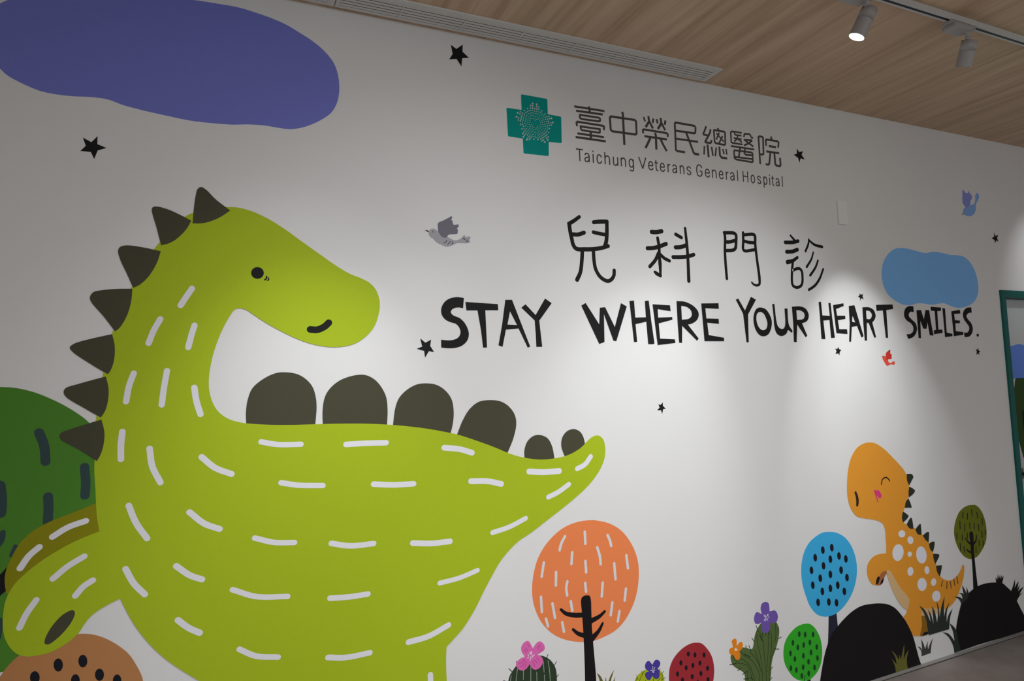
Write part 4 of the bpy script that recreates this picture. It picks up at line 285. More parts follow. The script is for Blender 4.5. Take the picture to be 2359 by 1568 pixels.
{"n":"hospital_name_lettering","l":"upper grey line of seven Chinese characters right of the teal cross","c":"lettering","g":"lettering on the mural wall","p":[{"n":"character","m":["logogrey"],"s":[["l",0,0,[[1405.7,2774.9],[1560.7,2776.1]],[9.84],"b",0],["l",0,0,[[1479.5,2785.4],[1483.6,2775.1],[1483.3,2754.7]],[11.13],"b",0],["l",0,0,[[1414.3,2756.4],[1551.1,2759.2]],[9.81],"b",0],["l",0,0,[[1433.1,2740.7],[1529.4,2741.2],[1535.1,2737.5],[1535.2,2728.4],[1528.8,2724.5],[1437.7,2722.9],[1431.4,2727.9]],[9.28],"b",1],["l",0,0,[[1415.8,2687.2],[1413.4,2702.5],[1418.9,2707.7],[1549.6,2707.1],[1555.1,2702.8],[1552.5,2687.8]],[9.79],"b",0],["l",0,0,[[1433.5,2688.6],[1531.8,2689.2],[1531.3,2675.0],[1525.9,2672.3],[1439.7,2672.4],[1433.7,2677.5]],[9.24],"b",1],["l",0,0,[[1483.8,2671.0],[1483.3,2637.1]],[12.03],"b",0],["l",0,0,[[1415.5,2654.9],[1551.5,2655.3]],[9.77],"b",0],["l",0,0,[[1405.8,2637.4],[1560.1,2637.3]],[10.27],"b",0]],"z":[0,1],"k":[],"l":None},
{"n":"character","m":["logogrey"],"s":[["l",0,0,[[1594.3,2756.4],[1721.9,2757.8],[1729.0,2752.5],[1728.5,2694.8],[1721.9,2689.5],[1597.3,2688.3],[1589.2,2694.1],[1588.1,2750.0]],[10.65],"b",1],["l",0,0,[[1655.6,2786.9],[1658.7,2775.3],[1658.5,2632.7]],[12.05],"b",0]],"z":[0,1],"k":[],"l":None},
{"n":"character","m":["logogrey"],"s":[["l",0,0,[[1772.2,2779.2],[1780.1,2758.6]],[9.27],"b",0],["l",0,0,[[1799.7,2787.1],[1801.7,2764.9],[1822.0,2731.2]],[11.38],"b",0],["l",0,0,[[1802.7,2762.7],[1781.0,2731.8]],[11.83],"b",0],["l",0,0,[[1826.8,2779.3],[1822.0,2758.2]],[10.38],"b",0],["l",0,0,[[1845.1,2779.5],[1850.3,2759.2]],[10.45],"b",0],["l",0,0,[[1869.2,2788.2],[1870.7,2766.1],[1891.3,2732.3]],[11.54],"b",0],["l",0,0,[[1871.0,2762.6],[1849.8,2732.5]],[12.0],"b",0],["l",0,0,[[1896.1,2779.4],[1890.7,2758.1]],[11.06],"b",0],["l",0,0,[[1765.5,2700.5],[1764.2,2716.1],[1771.1,2720.1],[1897.3,2719.2],[1905.6,2714.5],[1903.6,2700.8]],[10.0],"b",0],["l",0,0,[[1771.3,2688.1],[1898.2,2688.9]],[10.52],"b",0],["l",0,0,[[1832.7,2712.6],[1836.3,2698.4],[1834.9,2632.8]],[11.95],"b",0],["l",0,0,[[1804.6,2685.3],[1791.9,2662.0],[1774.3,2632.6]],[11.83],"b",0],["l",0,0,[[1861.8,2686.2],[1876.3,2659.4],[1893.9,2632.2]],[12.03],"b",0]],"z":[0,1],"k":[],"l":None},
{"n":"character","m":["logogrey"],"s":[["l",0,0,[[2001.4,2639.6],[1956.4,2639.7],[1947.8,2644.3],[1949.9,2771.9],[1955.4,2777.8],[2064.5,2776.9],[2073.4,2772.3],[2070.0,2744.2],[2062.6,2739.8],[1955.2,2738.1]],[10.64],"b",0],["l",0,0,[[1954.3,2699.4],[2083.2,2700.1]],[10.01],"b",0],["l",0,0,[[2014.1,2737.5],[2033.7,2690.5],[2052.2,2643.8],[2060.0,2638.4],[2085.2,2638.4]],[11.85],"b",0]],"z":[0,1],"k":[],"l":None},
{"n":"character","m":["logogrey"],"s":[["l",0,0,[[2138.1,2784.8],[2129.8,2765.2],[2116.2,2741.0],[2145.0,2740.6]],[9.76],"b",0],["l",0,0,[[2164.9,2773.4],[2160.7,2756.1],[2125.3,2703.4],[2163.4,2704.3],[2166.8,2720.2]],[10.42],"b",0],["l",0,0,[[2120.7,2684.4],[2115.4,2641.4]],[9.08],"b",0],["l",0,0,[[2140.2,2694.4],[2142.9,2632.3]],[11.73],"b",0],["l",0,0,[[2164.9,2685.4],[2170.4,2641.6]],[9.83],"b",0],["l",0,0,[[2187.4,2772.0],[2249.6,2772.5],[2255.2,2767.9],[2252.2,2709.9],[2245.9,2705.0],[2192.1,2707.3],[2185.9,2711.8],[2185.3,2767.6]],[10.0],"b",1],["l",0,0,[[2208.7,2785.4],[2218.1,2774.0]],[9.31],"b",0],["l",0,0,[[2218.4,2763.1],[2197.2,2726.1]],[8.59],"b",0],["l",0,0,[[2199.6,2758.3],[2244.1,2721.1]],[8.0],"b",0],["l",0,0,[[2238.5,2749.1],[2209.5,2704.1]],[8.61],"b",0],["l",0,0,[[2193.5,2686.0],[2185.0,2641.3]],[9.2],"b",0],["l",0,0,[[2213.8,2692.8],[2214.2,2648.7],[2223.0,2639.2],[2258.7,2639.1]],[11.26],"b",0],["l",0,0,[[2234.6,2683.5],[2240.7,2657.7]],[9.31],"b",0],["l",0,0,[[2255.2,2686.0],[2258.6,2658.0]],[8.68],"b",0]],"z":[0,1],"k":[],"l":None},
{"n":"character","m":["logogrey"],"s":[["l",0,0,[[2363.6,2780.9],[2298.9,2780.2],[2292.0,2773.9],[2291.6,2725.5],[2299.6,2721.8],[2363.5,2721.9]],[9.09],"b",0],["l",0,0,[[2313.6,2775.5],[2321.1,2764.5]],[8.13],"b",0],["l",0,0,[[2315.9,2765.7],[2360.5,2766.0]],[8.2],"b",0],["l",0,0,[[2308.8,2747.7],[2359.9,2748.5]],[8.19],"b",0],["l",0,0,[[2335.6,2764.6],[2332.4,2749.2],[2312.0,2730.5]],[8.83],"b",0],["l",0,0,[[2334.3,2748.2],[2360.5,2732.3]],[8.87],"b",0],["l",0,0,[[2375.4,2760.7],[2381.1,2777.7],[2413.8,2780.8],[2420.5,2777.4],[2422.7,2765.5],[2437.0,2764.3]],[9.33],"b",0],["l",0,0,[[2374.3,2746.7],[2430.1,2751.3],[2406.9,2733.8],[2373.2,2718.2]],[9.64],"b",0],["l",0,0,[[2380.8,2746.3],[2406.1,2733.7],[2435.3,2719.8]],[9.64],"b",0],["l",0,0,[[2287.3,2704.8],[2439.9,2705.5]],[9.34],"b",0],["l",0,0,[[2310.4,2686.1],[2420.1,2687.7],[2426.8,2683.3],[2425.0,2642.3],[2419.6,2638.1],[2315.8,2640.2],[2305.8,2646.8],[2305.4,2680.7]],[9.63],"b",1],["l",0,0,[[2346.7,2703.9],[2334.5,2655.5]],[10.16],"b",0],["l",0,0,[[2378.6,2704.7],[2373.0,2677.9],[2380.9,2671.0],[2422.9,2673.5]],[9.57],"b",0],["l",0,0,[[2307.7,2652.4],[2420.9,2653.9]],[9.29],"b",0]],"z":[0,1],"k":[],"l":None},
{"n":"character","m":["logogrey"],"s":[["l",0,0,[[2473.6,2633.8],[2473.4,2772.6],[2480.2,2778.4],[2499.2,2778.4],[2504.0,2773.4],[2500.6,2691.6],[2494.6,2686.0],[2479.5,2684.9]],[10.88],"b",0],["l",0,0,[[2521.3,2734.2],[2521.0,2762.7],[2527.8,2767.9],[2602.9,2768.0],[2610.1,2762.1],[2604.0,2734.1]],[10.73],"b",0],["l",0,0,[[2558.4,2787.2],[2565.2,2768.3]],[12.07],"b",0],["l",0,0,[[2540.3,2735.6],[2589.4,2734.8]],[11.4],"b",0],["l",0,0,[[2520.8,2705.0],[2608.9,2706.1]],[11.08],"b",0],["l",0,0,[[2547.8,2702.1],[2535.5,2643.0],[2526.9,2636.6],[2510.3,2637.8]],[11.23],"b",0],["l",0,0,[[2575.2,2702.2],[2576.6,2644.5],[2584.2,2638.5],[2607.7,2638.0],[2613.4,2646.6],[2612.4,2681.8]],[12.12],"b",0]],"z":[0,1],"k":[],"l":None}],"mesh":None,"y":0.0},
{"n":"hospital_name_lettering","l":"small grey English line under the seven Chinese characters beside the teal cross","c":"lettering","g":"lettering on the mural wall","p":[{"n":"word","m":[],"s":[],"z":[0,1],"k":[{"n":"letter","m":["logogrey"],"s":[["l",0,0,[[1404.5,2584.4],[1439.7,2584.4]],[5.98],"b",0],["l",0,0,[[1422.1,2532.1],[1422.1,2584.4]],[5.98],"b",0]],"z":[0,1],"k":[],"l":None},
{"n":"letter","m":["logogrey"],"s":[["s",0,0,[[1449.2,2561.8],[1451.3,2567.9],[1459.3,2570.6],[1467.4,2566.8],[1469.5,2558.5],[1469.5,2532.1]],[5.98],"b",0],["s",0,0,[[1469.5,2555.2],[1458.0,2552.5],[1449.7,2547.5],[1448.1,2539.8],[1452.6,2533.7],[1459.9,2534.3],[1466.0,2539.8],[1469.5,2546.4]],[5.98],"b",0]],"z":[0,1],"k":[],"l":None},
{"n":"letter","m":["logogrey"],"s":[["l",0,0,[[1490.3,2532.0],[1490.3,2571.2]],[5.98],"b",0],["l",0,0,[[1490.3,2580.0],[1490.3,2586.6]],[5.98],"b",0]],"z":[0,1],"k":[],"l":None},
{"n":"letter","m":["logogrey"],"s":[["s",0,0,[[1533.0,2559.6],[1529.3,2568.4],[1521.4,2571.1],[1513.4,2566.2],[1510.3,2551.9],[1513.4,2537.5],[1521.4,2533.1],[1529.3,2536.4],[1533.6,2545.3]],[5.98],"b",0]],"z":[0,1],"k":[],"l":None},
{"n":"letter","m":["logogrey"],"s":[["l",0,0,[[1551.5,2532.0],[1551.5,2587.1]],[5.98],"b",0],["s",0,0,[[1551.5,2559.6],[1557.7,2569.5],[1566.0,2571.1],[1573.3,2565.1],[1575.0,2556.8],[1575.0,2532.0]],[5.98],"b",0]],"z":[0,1],"k":[],"l":None},
{"n":"letter","m":["logogrey"],"s":[["s",0,0,[[1596.0,2571.6],[1596.0,2544.1],[1598.7,2535.3],[1605.1,2533.1],[1612.6,2536.4],[1618.5,2545.2]],[5.98],"b",0],["l",0,0,[[1618.5,2571.6],[1618.5,2532.0]],[5.98],"b",0]],"z":[0,1],"k":[],"l":None},
{"n":"letter","m":["logogrey"],"s":[["l",0,0,[[1637.0,2532.0],[1637.0,2571.6]],[5.98],"b",0],["s",0,0,[[1637.0,2559.5],[1643.0,2568.9],[1651.1,2571.1],[1658.2,2565.0],[1659.8,2556.7],[1659.8,2532.0]],[5.98],"b",0]],"z":[0,1],"k":[],"l":None},
{"n":"letter","m":["logogrey"],"s":[["s",0,0,[[1702.1,2551.8],[1699.0,2566.1],[1691.0,2571.0],[1682.5,2565.0],[1679.8,2551.8],[1682.5,2538.5],[1691.0,2533.6],[1699.0,2538.5]],[5.98],"b",1],["s",0,0,[[1702.1,2571.6],[1702.1,2527.5],[1699.0,2518.7],[1691.0,2516.5],[1681.7,2520.9]],[5.98],"b",0]],"z":[0,1],"k":[],"l":None}],"l":None},
{"n":"word","m":[],"s":[],"z":[0,1],"k":[{"n":"letter","m":["logogrey"],"s":[["l",0,0,[[1733.2,2587.0],[1752.8,2533.6]],[5.98],"b",0],["l",0,0,[[1752.8,2533.6],[1772.3,2587.0]],[5.98],"b",0]],"z":[0,1],"k":[],"l":None},
{"n":"letter","m":["logogrey"],"s":[["l",0,0,[[1786.9,2552.8],[1810.4,2552.8]],[5.98],"b",0],["s",0,0,[[1809.8,2552.8],[1808.7,2562.7],[1803.7,2569.9],[1797.5,2571.0],[1789.7,2564.9],[1786.3,2551.7],[1789.7,2537.4],[1798.1,2533.0],[1806.4,2535.7],[1810.4,2542.9]],[5.98],"b",0]],"z":[0,1],"k":[],"l":None},
{"n":"letter","m":["logogrey"],"s":[["s",0,0,[[1828.4,2582.5],[1828.4,2553.9],[1828.8,2540.7],[1831.7,2534.1],[1839.6,2533.5]],[5.98],"b",0],["l",0,0,[[1820.3,2569.3],[1839.6,2569.3]],[5.98],"b",0]],"z":[0,1],"k":[],"l":None},
{"n":"letter","m":["logogrey"],"s":[["l",0,0,[[1852.7,2552.8],[1875.8,2552.8]],[5.98],"b",0],["s",0,0,[[1875.2,2552.8],[1874.1,2562.7],[1869.2,2569.8],[1863.1,2570.9],[1855.4,2564.9],[1852.1,2551.7],[1855.4,2537.3],[1863.7,2532.9],[1871.9,2535.7],[1875.8,2542.9]],[5.98],"b",0]],"z":[0,1],"k":[],"l":None},
{"n":"letter","m":["logogrey"],"s":[["l",0,0,[[1895.8,2531.8],[1895.8,2571.5]],[5.98],"b",0],["s",0,0,[[1895.8,2556.6],[1900.2,2567.1],[1909.6,2569.3]],[5.98],"b",0]],"z":[0,1],"k":[],"l":None},
{"n":"letter","m":["logogrey"],"s":[["s",0,0,[[1924.4,2561.5],[1926.6,2567.6],[1934.6,2570.4],[1942.7,2566.5],[1944.9,2558.2],[1944.9,2531.8]],[5.98],"b",0],["s",0,0,[[1944.9,2554.9],[1933.3,2552.2],[1925.0,2547.2],[1923.3,2539.5],[1927.9,2533.5],[1935.2,2534.0],[1941.4,2539.5],[1944.9,2546.1]],[5.98],"b",0]],"z":[0,1],"k":[],"l":None},
{"n":"letter","m":["logogrey"],"s":[["l",0,0,[[1966.6,2531.8],[1966.6,2571.4]],[5.98],"b",0],["s",0,0,[[1966.6,2559.3],[1972.1,2568.7],[1979.7,2570.9],[1986.3,2564.8],[1987.8,2556.6],[1987.8,2531.8]],[5.98],"b",0]],"z":[0,1],"k":[],"l":None},
{"n":"letter","m":["logogrey"],"s":[["s",0,0,[[2029.0,2562.0],[2024.8,2568.7],[2017.4,2570.9],[2009.7,2567.0],[2007.4,2560.4],[2011.0,2554.9],[2020.7,2550.5],[2028.4,2543.9],[2027.6,2537.3],[2020.7,2532.9],[2013.8,2533.4],[2006.3,2540.6]],[5.98],"b",0]],"z":[0,1],"k":[],"l":None}],"l":None},
{"n":"word","m":[],"s":[],"z":[0,1],"k":[{"n":"letter","m":["logogrey"],"s":[["s",0,0,[[2096.2,2572.5],[2091.9,2582.4],[2080.6,2586.8],[2069.9,2581.3],[2065.7,2567.5],[2065.7,2551.0],[2069.9,2536.1],[2080.6,2531.7],[2090.5,2535.0],[2095.8,2542.7]],[5.98],"b",0],["l",0,0,[[2095.8,2538.3],[2095.8,2557.1],[2082.3,2557.1]],[5.98],"b",0]],"z":[0,1],"k":[],"l":None},
{"n":"letter","m":["logogrey"],"s":[["l",0,0,[[2117.2,2552.6],[2142.1,2552.6]],[5.98],"b",0],["s",0,0,[[2141.5,2552.6],[2140.3,2562.5],[2135.0,2569.7],[2128.5,2570.8],[2120.2,2564.7],[2116.6,2551.5],[2120.2,2537.2],[2129.1,2532.8],[2137.9,2535.5],[2142.1,2542.7]],[5.98],"b",0]],"z":[0,1],"k":[],"l":None},
{"n":"letter","m":["logogrey"],"s":[["l",0,0,[[2159.8,2531.7],[2159.8,2571.3]],[5.98],"b",0],["s",0,0,[[2159.8,2559.2],[2165.8,2568.6],[2174.1,2570.8],[2181.3,2564.7],[2182.9,2556.4],[2182.9,2531.7]],[5.98],"b",0]],"z":[0,1],"k":[],"l":None},
{"n":"letter","m":["logogrey"],"s":[["l",0,0,[[2203.3,2552.6],[2226.3,2552.6]],[5.98],"b",0],["s",0,0,[[2225.8,2552.6],[2224.7,2562.5],[2219.7,2569.6],[2213.7,2570.7],[2206.1,2564.7],[2202.8,2551.5],[2206.1,2537.1],[2214.3,2532.7],[2222.5,2535.5],[2226.3,2542.7]],[5.98],"b",0]],"z":[0,1],"k":[],"l":None},
{"n":"letter","m":["logogrey"],"s":[["l",0,0,[[2246.6,2531.6],[2246.6,2571.3]],[5.98],"b",0],["s",0,0,[[2246.6,2556.4],[2251.2,2566.9],[2261.1,2569.1]],[5.98],"b",0]],"z":[0,1],"k":[],"l":None},
{"n":"letter","m":["logogrey"],"s":[["s",0,0,[[2275.0,2561.3],[2277.2,2567.4],[2285.3,2570.2],[2293.5,2566.3],[2295.6,2558.0],[2295.6,2531.6]],[5.98],"b",0],["s",0,0,[[2295.6,2554.7],[2284.0,2552.0],[2275.6,2547.0],[2274.0,2539.3],[2278.6,2533.3],[2285.9,2533.8],[2292.1,2539.3],[2295.6,2545.9]],[5.98],"b",0]],"z":[0,1],"k":[],"l":None},
{"n":"letter","m":["logogrey"],"s":[["l",0,0,[[2318.6,2531.6],[2318.6,2586.6]],[5.98],"b",0]],"z":[0,1],"k":[],"l":None}],"l":None},
{"n":"word","m":[],"s":[],"z":[0,1],"k":[{"n":"letter","m":["logogrey"],"s":[["l",0,0,[[2355.0,2531.6],[2355.0,2586.6]],[5.98],"b",0],["l",0,0,[[2384.8,2531.6],[2384.8,2586.6]],[5.98],"b",0],["l",0,0,[[2355.0,2560.7],[2384.8,2560.7]],[5.98],"b",0]],"z":[0,1],"k":[],"l":None},
{"n":"letter","m":["logogrey"],"s":[["s",0,0,[[2428.9,2551.4],[2425.6,2565.7],[2417.5,2570.6],[2409.4,2565.7],[2406.2,2551.4],[2409.4,2537.0],[2417.5,2532.6],[2425.6,2537.0]],[5.98],"b",1]],"z":[0,1],"k":[],"l":None},
{"n":"letter","m":["logogrey"],"s":[["s",0,0,[[2469.5,2561.8],[2465.7,2568.4],[2458.9,2570.6],[2451.8,2566.7],[2449.7,2560.1],[2453.0,2554.6],[2461.9,2550.2],[2469.0,2543.6],[2468.2,2537.0],[2461.9,2532.6],[2455.6,2533.2],[2448.7,2540.3]],[5.98],"b",0]],"z":[0,1],"k":[],"l":None},
{"n":"letter","m":["logogrey"],"s":[["l",0,0,[[2490.6,2515.0],[2490.6,2571.1]],[5.98],"b",0],["s",0,0,[[2510.9,2551.3],[2508.0,2565.6],[2500.8,2570.6],[2493.5,2565.6],[2490.6,2551.3],[2493.5,2537.0],[2500.8,2532.6],[2508.0,2537.0]],[5.98],"b",1]],"z":[0,1],"k":[],"l":None},
{"n":"letter","m":["logogrey"],"s":[["l",0,0,[[2530.5,2531.5],[2530.5,2570.6]],[5.98],"b",0],["l",0,0,[[2530.5,2579.4],[2530.5,2586.0]],[5.98],"b",0]],"z":[0,1],"k":[],"l":None},
{"n":"letter","m":["logogrey"],"s":[["s",0,0,[[2550.3,2582.1],[2550.3,2553.5],[2550.7,2540.3],[2553.1,2533.6],[2560.1,2533.1]],[5.98],"b",0],["l",0,0,[[2543.2,2568.9],[2560.1,2568.9]],[5.98],"b",0]],"z":[0,1],"k":[],"l":None},
{"n":"letter","m":["logogrey"],"s":[["s",0,0,[[2574.5,2561.2],[2576.6,2567.2],[2584.3,2570.0],[2592.1,2566.1],[2594.2,2557.9],[2594.2,2531.4]],[5.98],"b",0],["s",0,0,[[2594.2,2554.6],[2583.0,2551.8],[2575.0,2546.8],[2573.4,2539.1],[2577.9,2533.1],[2584.9,2533.6],[2590.8,2539.1],[2594.2,2545.7]],[5.98],"b",0]],"z":[0,1],"k":[],"l":None},
{"n":"letter","m":["logogrey"],"s":[["l",0,0,[[2617.1,2531.4],[2617.1,2586.5]],[5.98],"b",0]],"z":[0,1],"k":[],"l":None}],"l":None}],"mesh":None,"y":0.0},
{"n":"clinic_name_lettering","l":"row of four black handwritten Chinese characters above STAY WHERE YOUR","c":"lettering","g":"lettering on the mural wall","p":[{"n":"character","m":["ink"],"s":[["s",0,0,[[1406.3,2283.9],[1382.0,2266.6],[1354.2,2249.5,1],[1358.9,2210.7],[1364.4,2184.7],[1369.2,2161.2],[1383.3,2143.5],[1430.0,2142.8],[1472.9,2146.2],[1513.5,2153.8],[1546.2,2163.7]],[15.73,16.85,18.54,18.54,18.54,18.54,19.1,19.1,18.54,18.54,17.98],"r",0],["s",0,0,[[1368.4,2204.7],[1396.9,2205.7],[1426.7,2215.9]],[18.12],"r",0],["s",0,0,[[1477.6,2265.0],[1507.3,2269.8],[1545.6,2272.8,1],[1542.9,2222.6],[1537.6,2184.3],[1528.8,2160.9]],[18.14,18.14,19.31,19.31,19.31,19.31],"r",0],["s",0,0,[[1473.8,2220.8],[1501.4,2216.7],[1533.9,2213.9]],[16.81],"r",0],["s",0,0,[[1413.9,2137.2],[1409.4,2094.6],[1399.1,2041.3],[1381.6,2008.6]],[18.02,18.02,18.02,19.71],"r",0],["s",0,0,[[1469.4,2137.5],[1470.3,2097.4],[1476.0,2060.3],[1494.3,2029.0],[1515.2,2013.7],[1536.7,2007.7],[1555.9,2016.5],[1568.9,2034.4],[1571.7,2056.2]],[17.31],"r",0]],"z":[0,1],"k":[],"l":None},
{"n":"character","m":["ink"],"s":[["s",0,0,[[1783.2,2241.8],[1811.0,2242.8],[1840.0,2249.2]],[20.46],"r",0],["s",0,0,[[1815.3,2215.7],[1820.4,2178.5],[1819.6,2139.1],[1821.2,2085.8],[1820.1,2041.5,1],[1802.0,2050.0],[1789.1,2057.9]],[16.06,16.68,16.68,16.68,19.15,15.44,12.36],"r",0],["s",0,0,[[1755.6,2165.1],[1789.3,2168.4],[1827.2,2178.9],[1861.6,2191.6]],[19.24],"r",0],["s",0,0,[[1815.6,2145.9],[1795.9,2112.7],[1763.8,2081.9]],[17.22],"r",0],["s",0,0,[[1824.8,2140.7],[1847.5,2123.6],[1875.3,2113.0]],[16.17],"r",0],["s",0,0,[[1919.2,2239.8],[1951.5,2226.0]],[17.22],"r",0],["s",0,0,[[1913.9,2178.0],[1945.0,2181.2],[1977.5,2191.6]],[19.72],"r",0],["s",0,0,[[1896.9,2131.6],[1938.2,2133.6],[1980.9,2138.6],[2018.3,2149.1]],[18.55],"r",0],["s",0,0,[[1975.9,2272.3],[1981.1,2193.3],[1982.4,2135.8],[1980.6,2023.1]],[14.08,16.64,17.28,19.2],"r",0]],"z":[0,1],"k":[],"l":None},
{"n":"character","m":["ink"],"s":[["s",0,0,[[2211.3,2266.3],[2273.5,2267.5],[2284.3,2260.0],[2282.9,2229.3],[2275.8,2193.3],[2260.4,2183.6],[2213.2,2178.5]],[17.35],"r",0],["s",0,0,[[2212.0,2266.8],[2215.2,2245.5],[2209.2,2179.6],[2208.7,2106.6],[2210.7,2042.3]],[15.94],"r",0],["s",0,0,[[2216.6,2221.6],[2240.8,2223.0],[2277.2,2231.5]],[17.78],"r",0],["s",0,0,[[2331.5,2274.0],[2328.7,2226.9],[2325.0,2193.4],[2332.5,2184.3],[2400.0,2193.1]],[15.73],"r",0],["s",0,0,[[2339.0,2264.0],[2396.2,2269.7],[2406.5,2263.8],[2405.7,2221.1],[2410.2,2154.1],[2419.5,2043.7],[2416.0,2021.7],[2398.6,2014.8],[2378.8,2019.3],[2367.9,2028.4]],[15.94,16.53,17.12,16.53,15.94,15.94,17.12,17.12,12.99,10.04],"r",0],["s",0,0,[[2334.8,2232.4],[2366.0,2227.8],[2402.8,2227.4]],[16.46],"r",0]],"z":[0,1],"k":[],"l":None},
{"n":"character","m":["ink"],"s":[["s",0,0,[[2649.1,2279.9],[2674.7,2257.3]],[11.23,13.73],"r",0],["s",0,0,[[2608.9,2242.0],[2658.5,2244.9],[2699.8,2254.0]],[19.28],"r",0],["s",0,0,[[2614.5,2193.7],[2657.8,2198.1],[2690.5,2209.2]],[20.49],"r",0],["s",0,0,[[2615.4,2140.7],[2653.4,2149.9],[2687.5,2168.3]],[23.54,18.58,15.49],"r",0],["s",0,0,[[2652.6,2141.9],[2643.3,2099.0],[2638.3,2032.6],[2645.0,2019.6],[2669.5,2012.4],[2699.3,2022.6],[2710.0,2040.2],[2713.6,2067.0],[2711.6,2096.4],[2700.1,2109.3],[2682.2,2110.7],[2652.4,2100.7]],[15.6],"r",0],["s",0,0,[[2777.4,2268.1],[2772.2,2244.7],[2747.7,2203.3]],[10.16,12.7,12.7],"r",0],["s",0,0,[[2777.0,2263.5],[2815.8,2241.8],[2871.4,2233.4]],[11.52,14.72,15.37],"r",0],["s",0,0,[[2803.2,2200.3],[2786.0,2164.2],[2748.8,2122.0]],[10.16,12.07,13.97],"r",0],["s",0,0,[[2833.3,2159.1],[2811.7,2122.0],[2769.7,2078.5]],[11.47,13.38,14.02],"r",0],["s",0,0,[[2867.4,2115.3],[2835.9,2063.3],[2798.8,2026.9],[2752.9,2002.8]],[12.04,13.95,14.58,13.95],"r",0]],"z":[0,1],"k":[],"l":None}],"mesh":None,"y":0.0},
{"n":"slogan_lettering","l":"large black cut out capitals reading STAY WHERE YOUR HEART SMILES across the wall","c":"lettering","g":"lettering on the mural wall","p":[{"n":"word","m":[],"s":[],"z":[0,1],"k":[{"n":"letter","m":["ink"],"s":[["p",0,0,[[864.4,1918.2,1],[859.6,1877.4,1],[843.7,1880.4],[823.4,1877.4],[811.6,1868.9],[808.5,1860.7],[816.7,1849.8],[845.2,1837.7],[864.9,1818.6],[877.2,1793.8],[880.3,1774.4],[874.3,1752.4],[859.2,1736.0],[835.7,1724.7],[801.2,1720.6],[765.9,1723.7,1],[766.0,1753.7,1],[790.8,1751.4],[813.6,1752.7],[834.0,1760.8],[844.5,1774.5],[845.9,1788.2],[839.8,1804.7],[827.2,1816.4],[804.4,1822.8],[784.8,1833.1],[772.5,1849.3],[769.4,1867.0],[775.1,1887.5],[789.9,1905.6],[810.2,1916.2],[836.3,1920.9]]]],"z":[0,1.4],"k":[],"l":None},
{"n":"letter","m":["ink"],"s":[["p",0,0,[[870.6,1902.5,1],[1008.9,1896.4,1],[1009.5,1871.8,1],[953.4,1871.0,1],[955.5,1721.9,1],[939.0,1722.1,1],[932.6,1791.1,1],[920.5,1869.9,1],[873.9,1869.3,1]]]],"z":[0,1.4],"k":[],"l":None},
{"n":"letter","m":["ink"],"s":[["p",0,0,[[1042.5,1914.5,1],[1072.0,1915.1,1],[1146.0,1723.8,1],[1135.3,1719.6,1],[1097.0,1798.5,1],[1040.2,1793.5,1],[1022.7,1724.1,1],[1005.6,1730.7,1],[1024.7,1813.9,1]],[[[1061.4,1869.1,1],[1090.7,1812.2,1],[1047.8,1814.0,1]]]]],"z":[0,1.4],"k":[],"l":None},
{"n":"letter","m":["ink"],"s":[["p",0,0,[[1223.5,1923.9,1],[1253.5,1904.8,1],[1192.3,1830.7,1],[1195.4,1791.5,1],[1201.1,1722.5,1],[1174.7,1722.7,1],[1174.0,1779.9,1],[1171.4,1832.0,1],[1113.1,1883.9,1],[1132.1,1898.1,1],[1176.6,1853.8,1]]]],"z":[0,1.4],"k":[],"l":None}],"l":None},
{"n":"word","m":[],"s":[],"z":[0,1],"k":[{"n":"letter","m":["ink"],"s":[["p",0,0,[[1396.4,1897.5,1],[1417.7,1908.8,1],[1481.7,1816.2,1],[1488.5,1889.4,1],[1515.0,1892.2,1],[1560.4,1805.3,1],[1598.4,1911.3,1],[1627.6,1897.2,1],[1564.5,1744.0,1],[1549.9,1746.8,1],[1507.3,1863.7,1],[1503.4,1740.4,1],[1477.2,1732.4,1]]]],"z":[0,1.4],"k":[],"l":None},
{"n":"letter","m":["ink"],"s":[["p",0,0,[[1643.5,1922.1,1],[1667.5,1924.5,1],[1669.6,1848.5,1],[1727.6,1850.3,1],[1726.5,1923.8,1],[1746.8,1926.1,1],[1755.8,1827.2,1],[1766.3,1731.8,1],[1753.5,1729.4,1],[1732.7,1730.5,1],[1728.7,1830.8,1],[1669.3,1819.1,1],[1673.2,1740.3,1],[1657.2,1740.1,1],[1649.5,1842.0,1]]]],"z":[0,1.4],"k":[],"l":None},
{"n":"letter","m":["ink"],"s":[["p",0,0,[[1767.6,1909.7,1],[1863.8,1906.6,1],[1865.2,1879.9,1],[1793.2,1888.5,1],[1794.2,1849.7,1],[1872.5,1852.7,1],[1873.2,1840.8,1],[1795.2,1823.3,1],[1798.5,1754.4,1],[1881.0,1750.3,1],[1882.7,1734.2,1],[1783.9,1725.1,1]]]],"z":[0,1.4],"k":[],"l":None},
{"n":"letter","m":["ink"],"s":[["p",0,0,[[1902.8,1926.8,1],[1950.8,1924.5],[1998.3,1905.7],[2023.2,1881.5],[2025.9,1861.8],[2014.1,1840.3],[1984.3,1823.8],[1959.6,1818.7,1],[2018.2,1753.6,1],[2008.5,1743.8,1],[1926.3,1813.7,1],[1920.4,1734.0,1],[1904.6,1735.7,1],[1902.3,1818.4,1]],[[[1927.4,1905.5,1],[1957.3,1901.7],[1980.7,1887.4],[1986.9,1871.1],[1982.6,1856.4],[1965.5,1845.5],[1927.0,1841.2,1]]]]],"z":[0,1.4],"k":[],"l":None},
{"n":"letter","m":["ink"],"s":[["p",0,0,[[2045.7,1918.7,1],[2148.9,1921.7,1],[2149.0,1894.9,1],[2067.9,1897.0,1],[2070.5,1848.0,1],[2144.2,1847.0,1],[2144.5,1823.0,1],[2074.1,1828.6,1],[2078.6,1769.8,1],[2169.3,1757.0,1],[2170.1,1740.4,1],[2052.4,1741.3,1]]]],"z":[0,1.4],"k":[],"l":None}],"l":None},
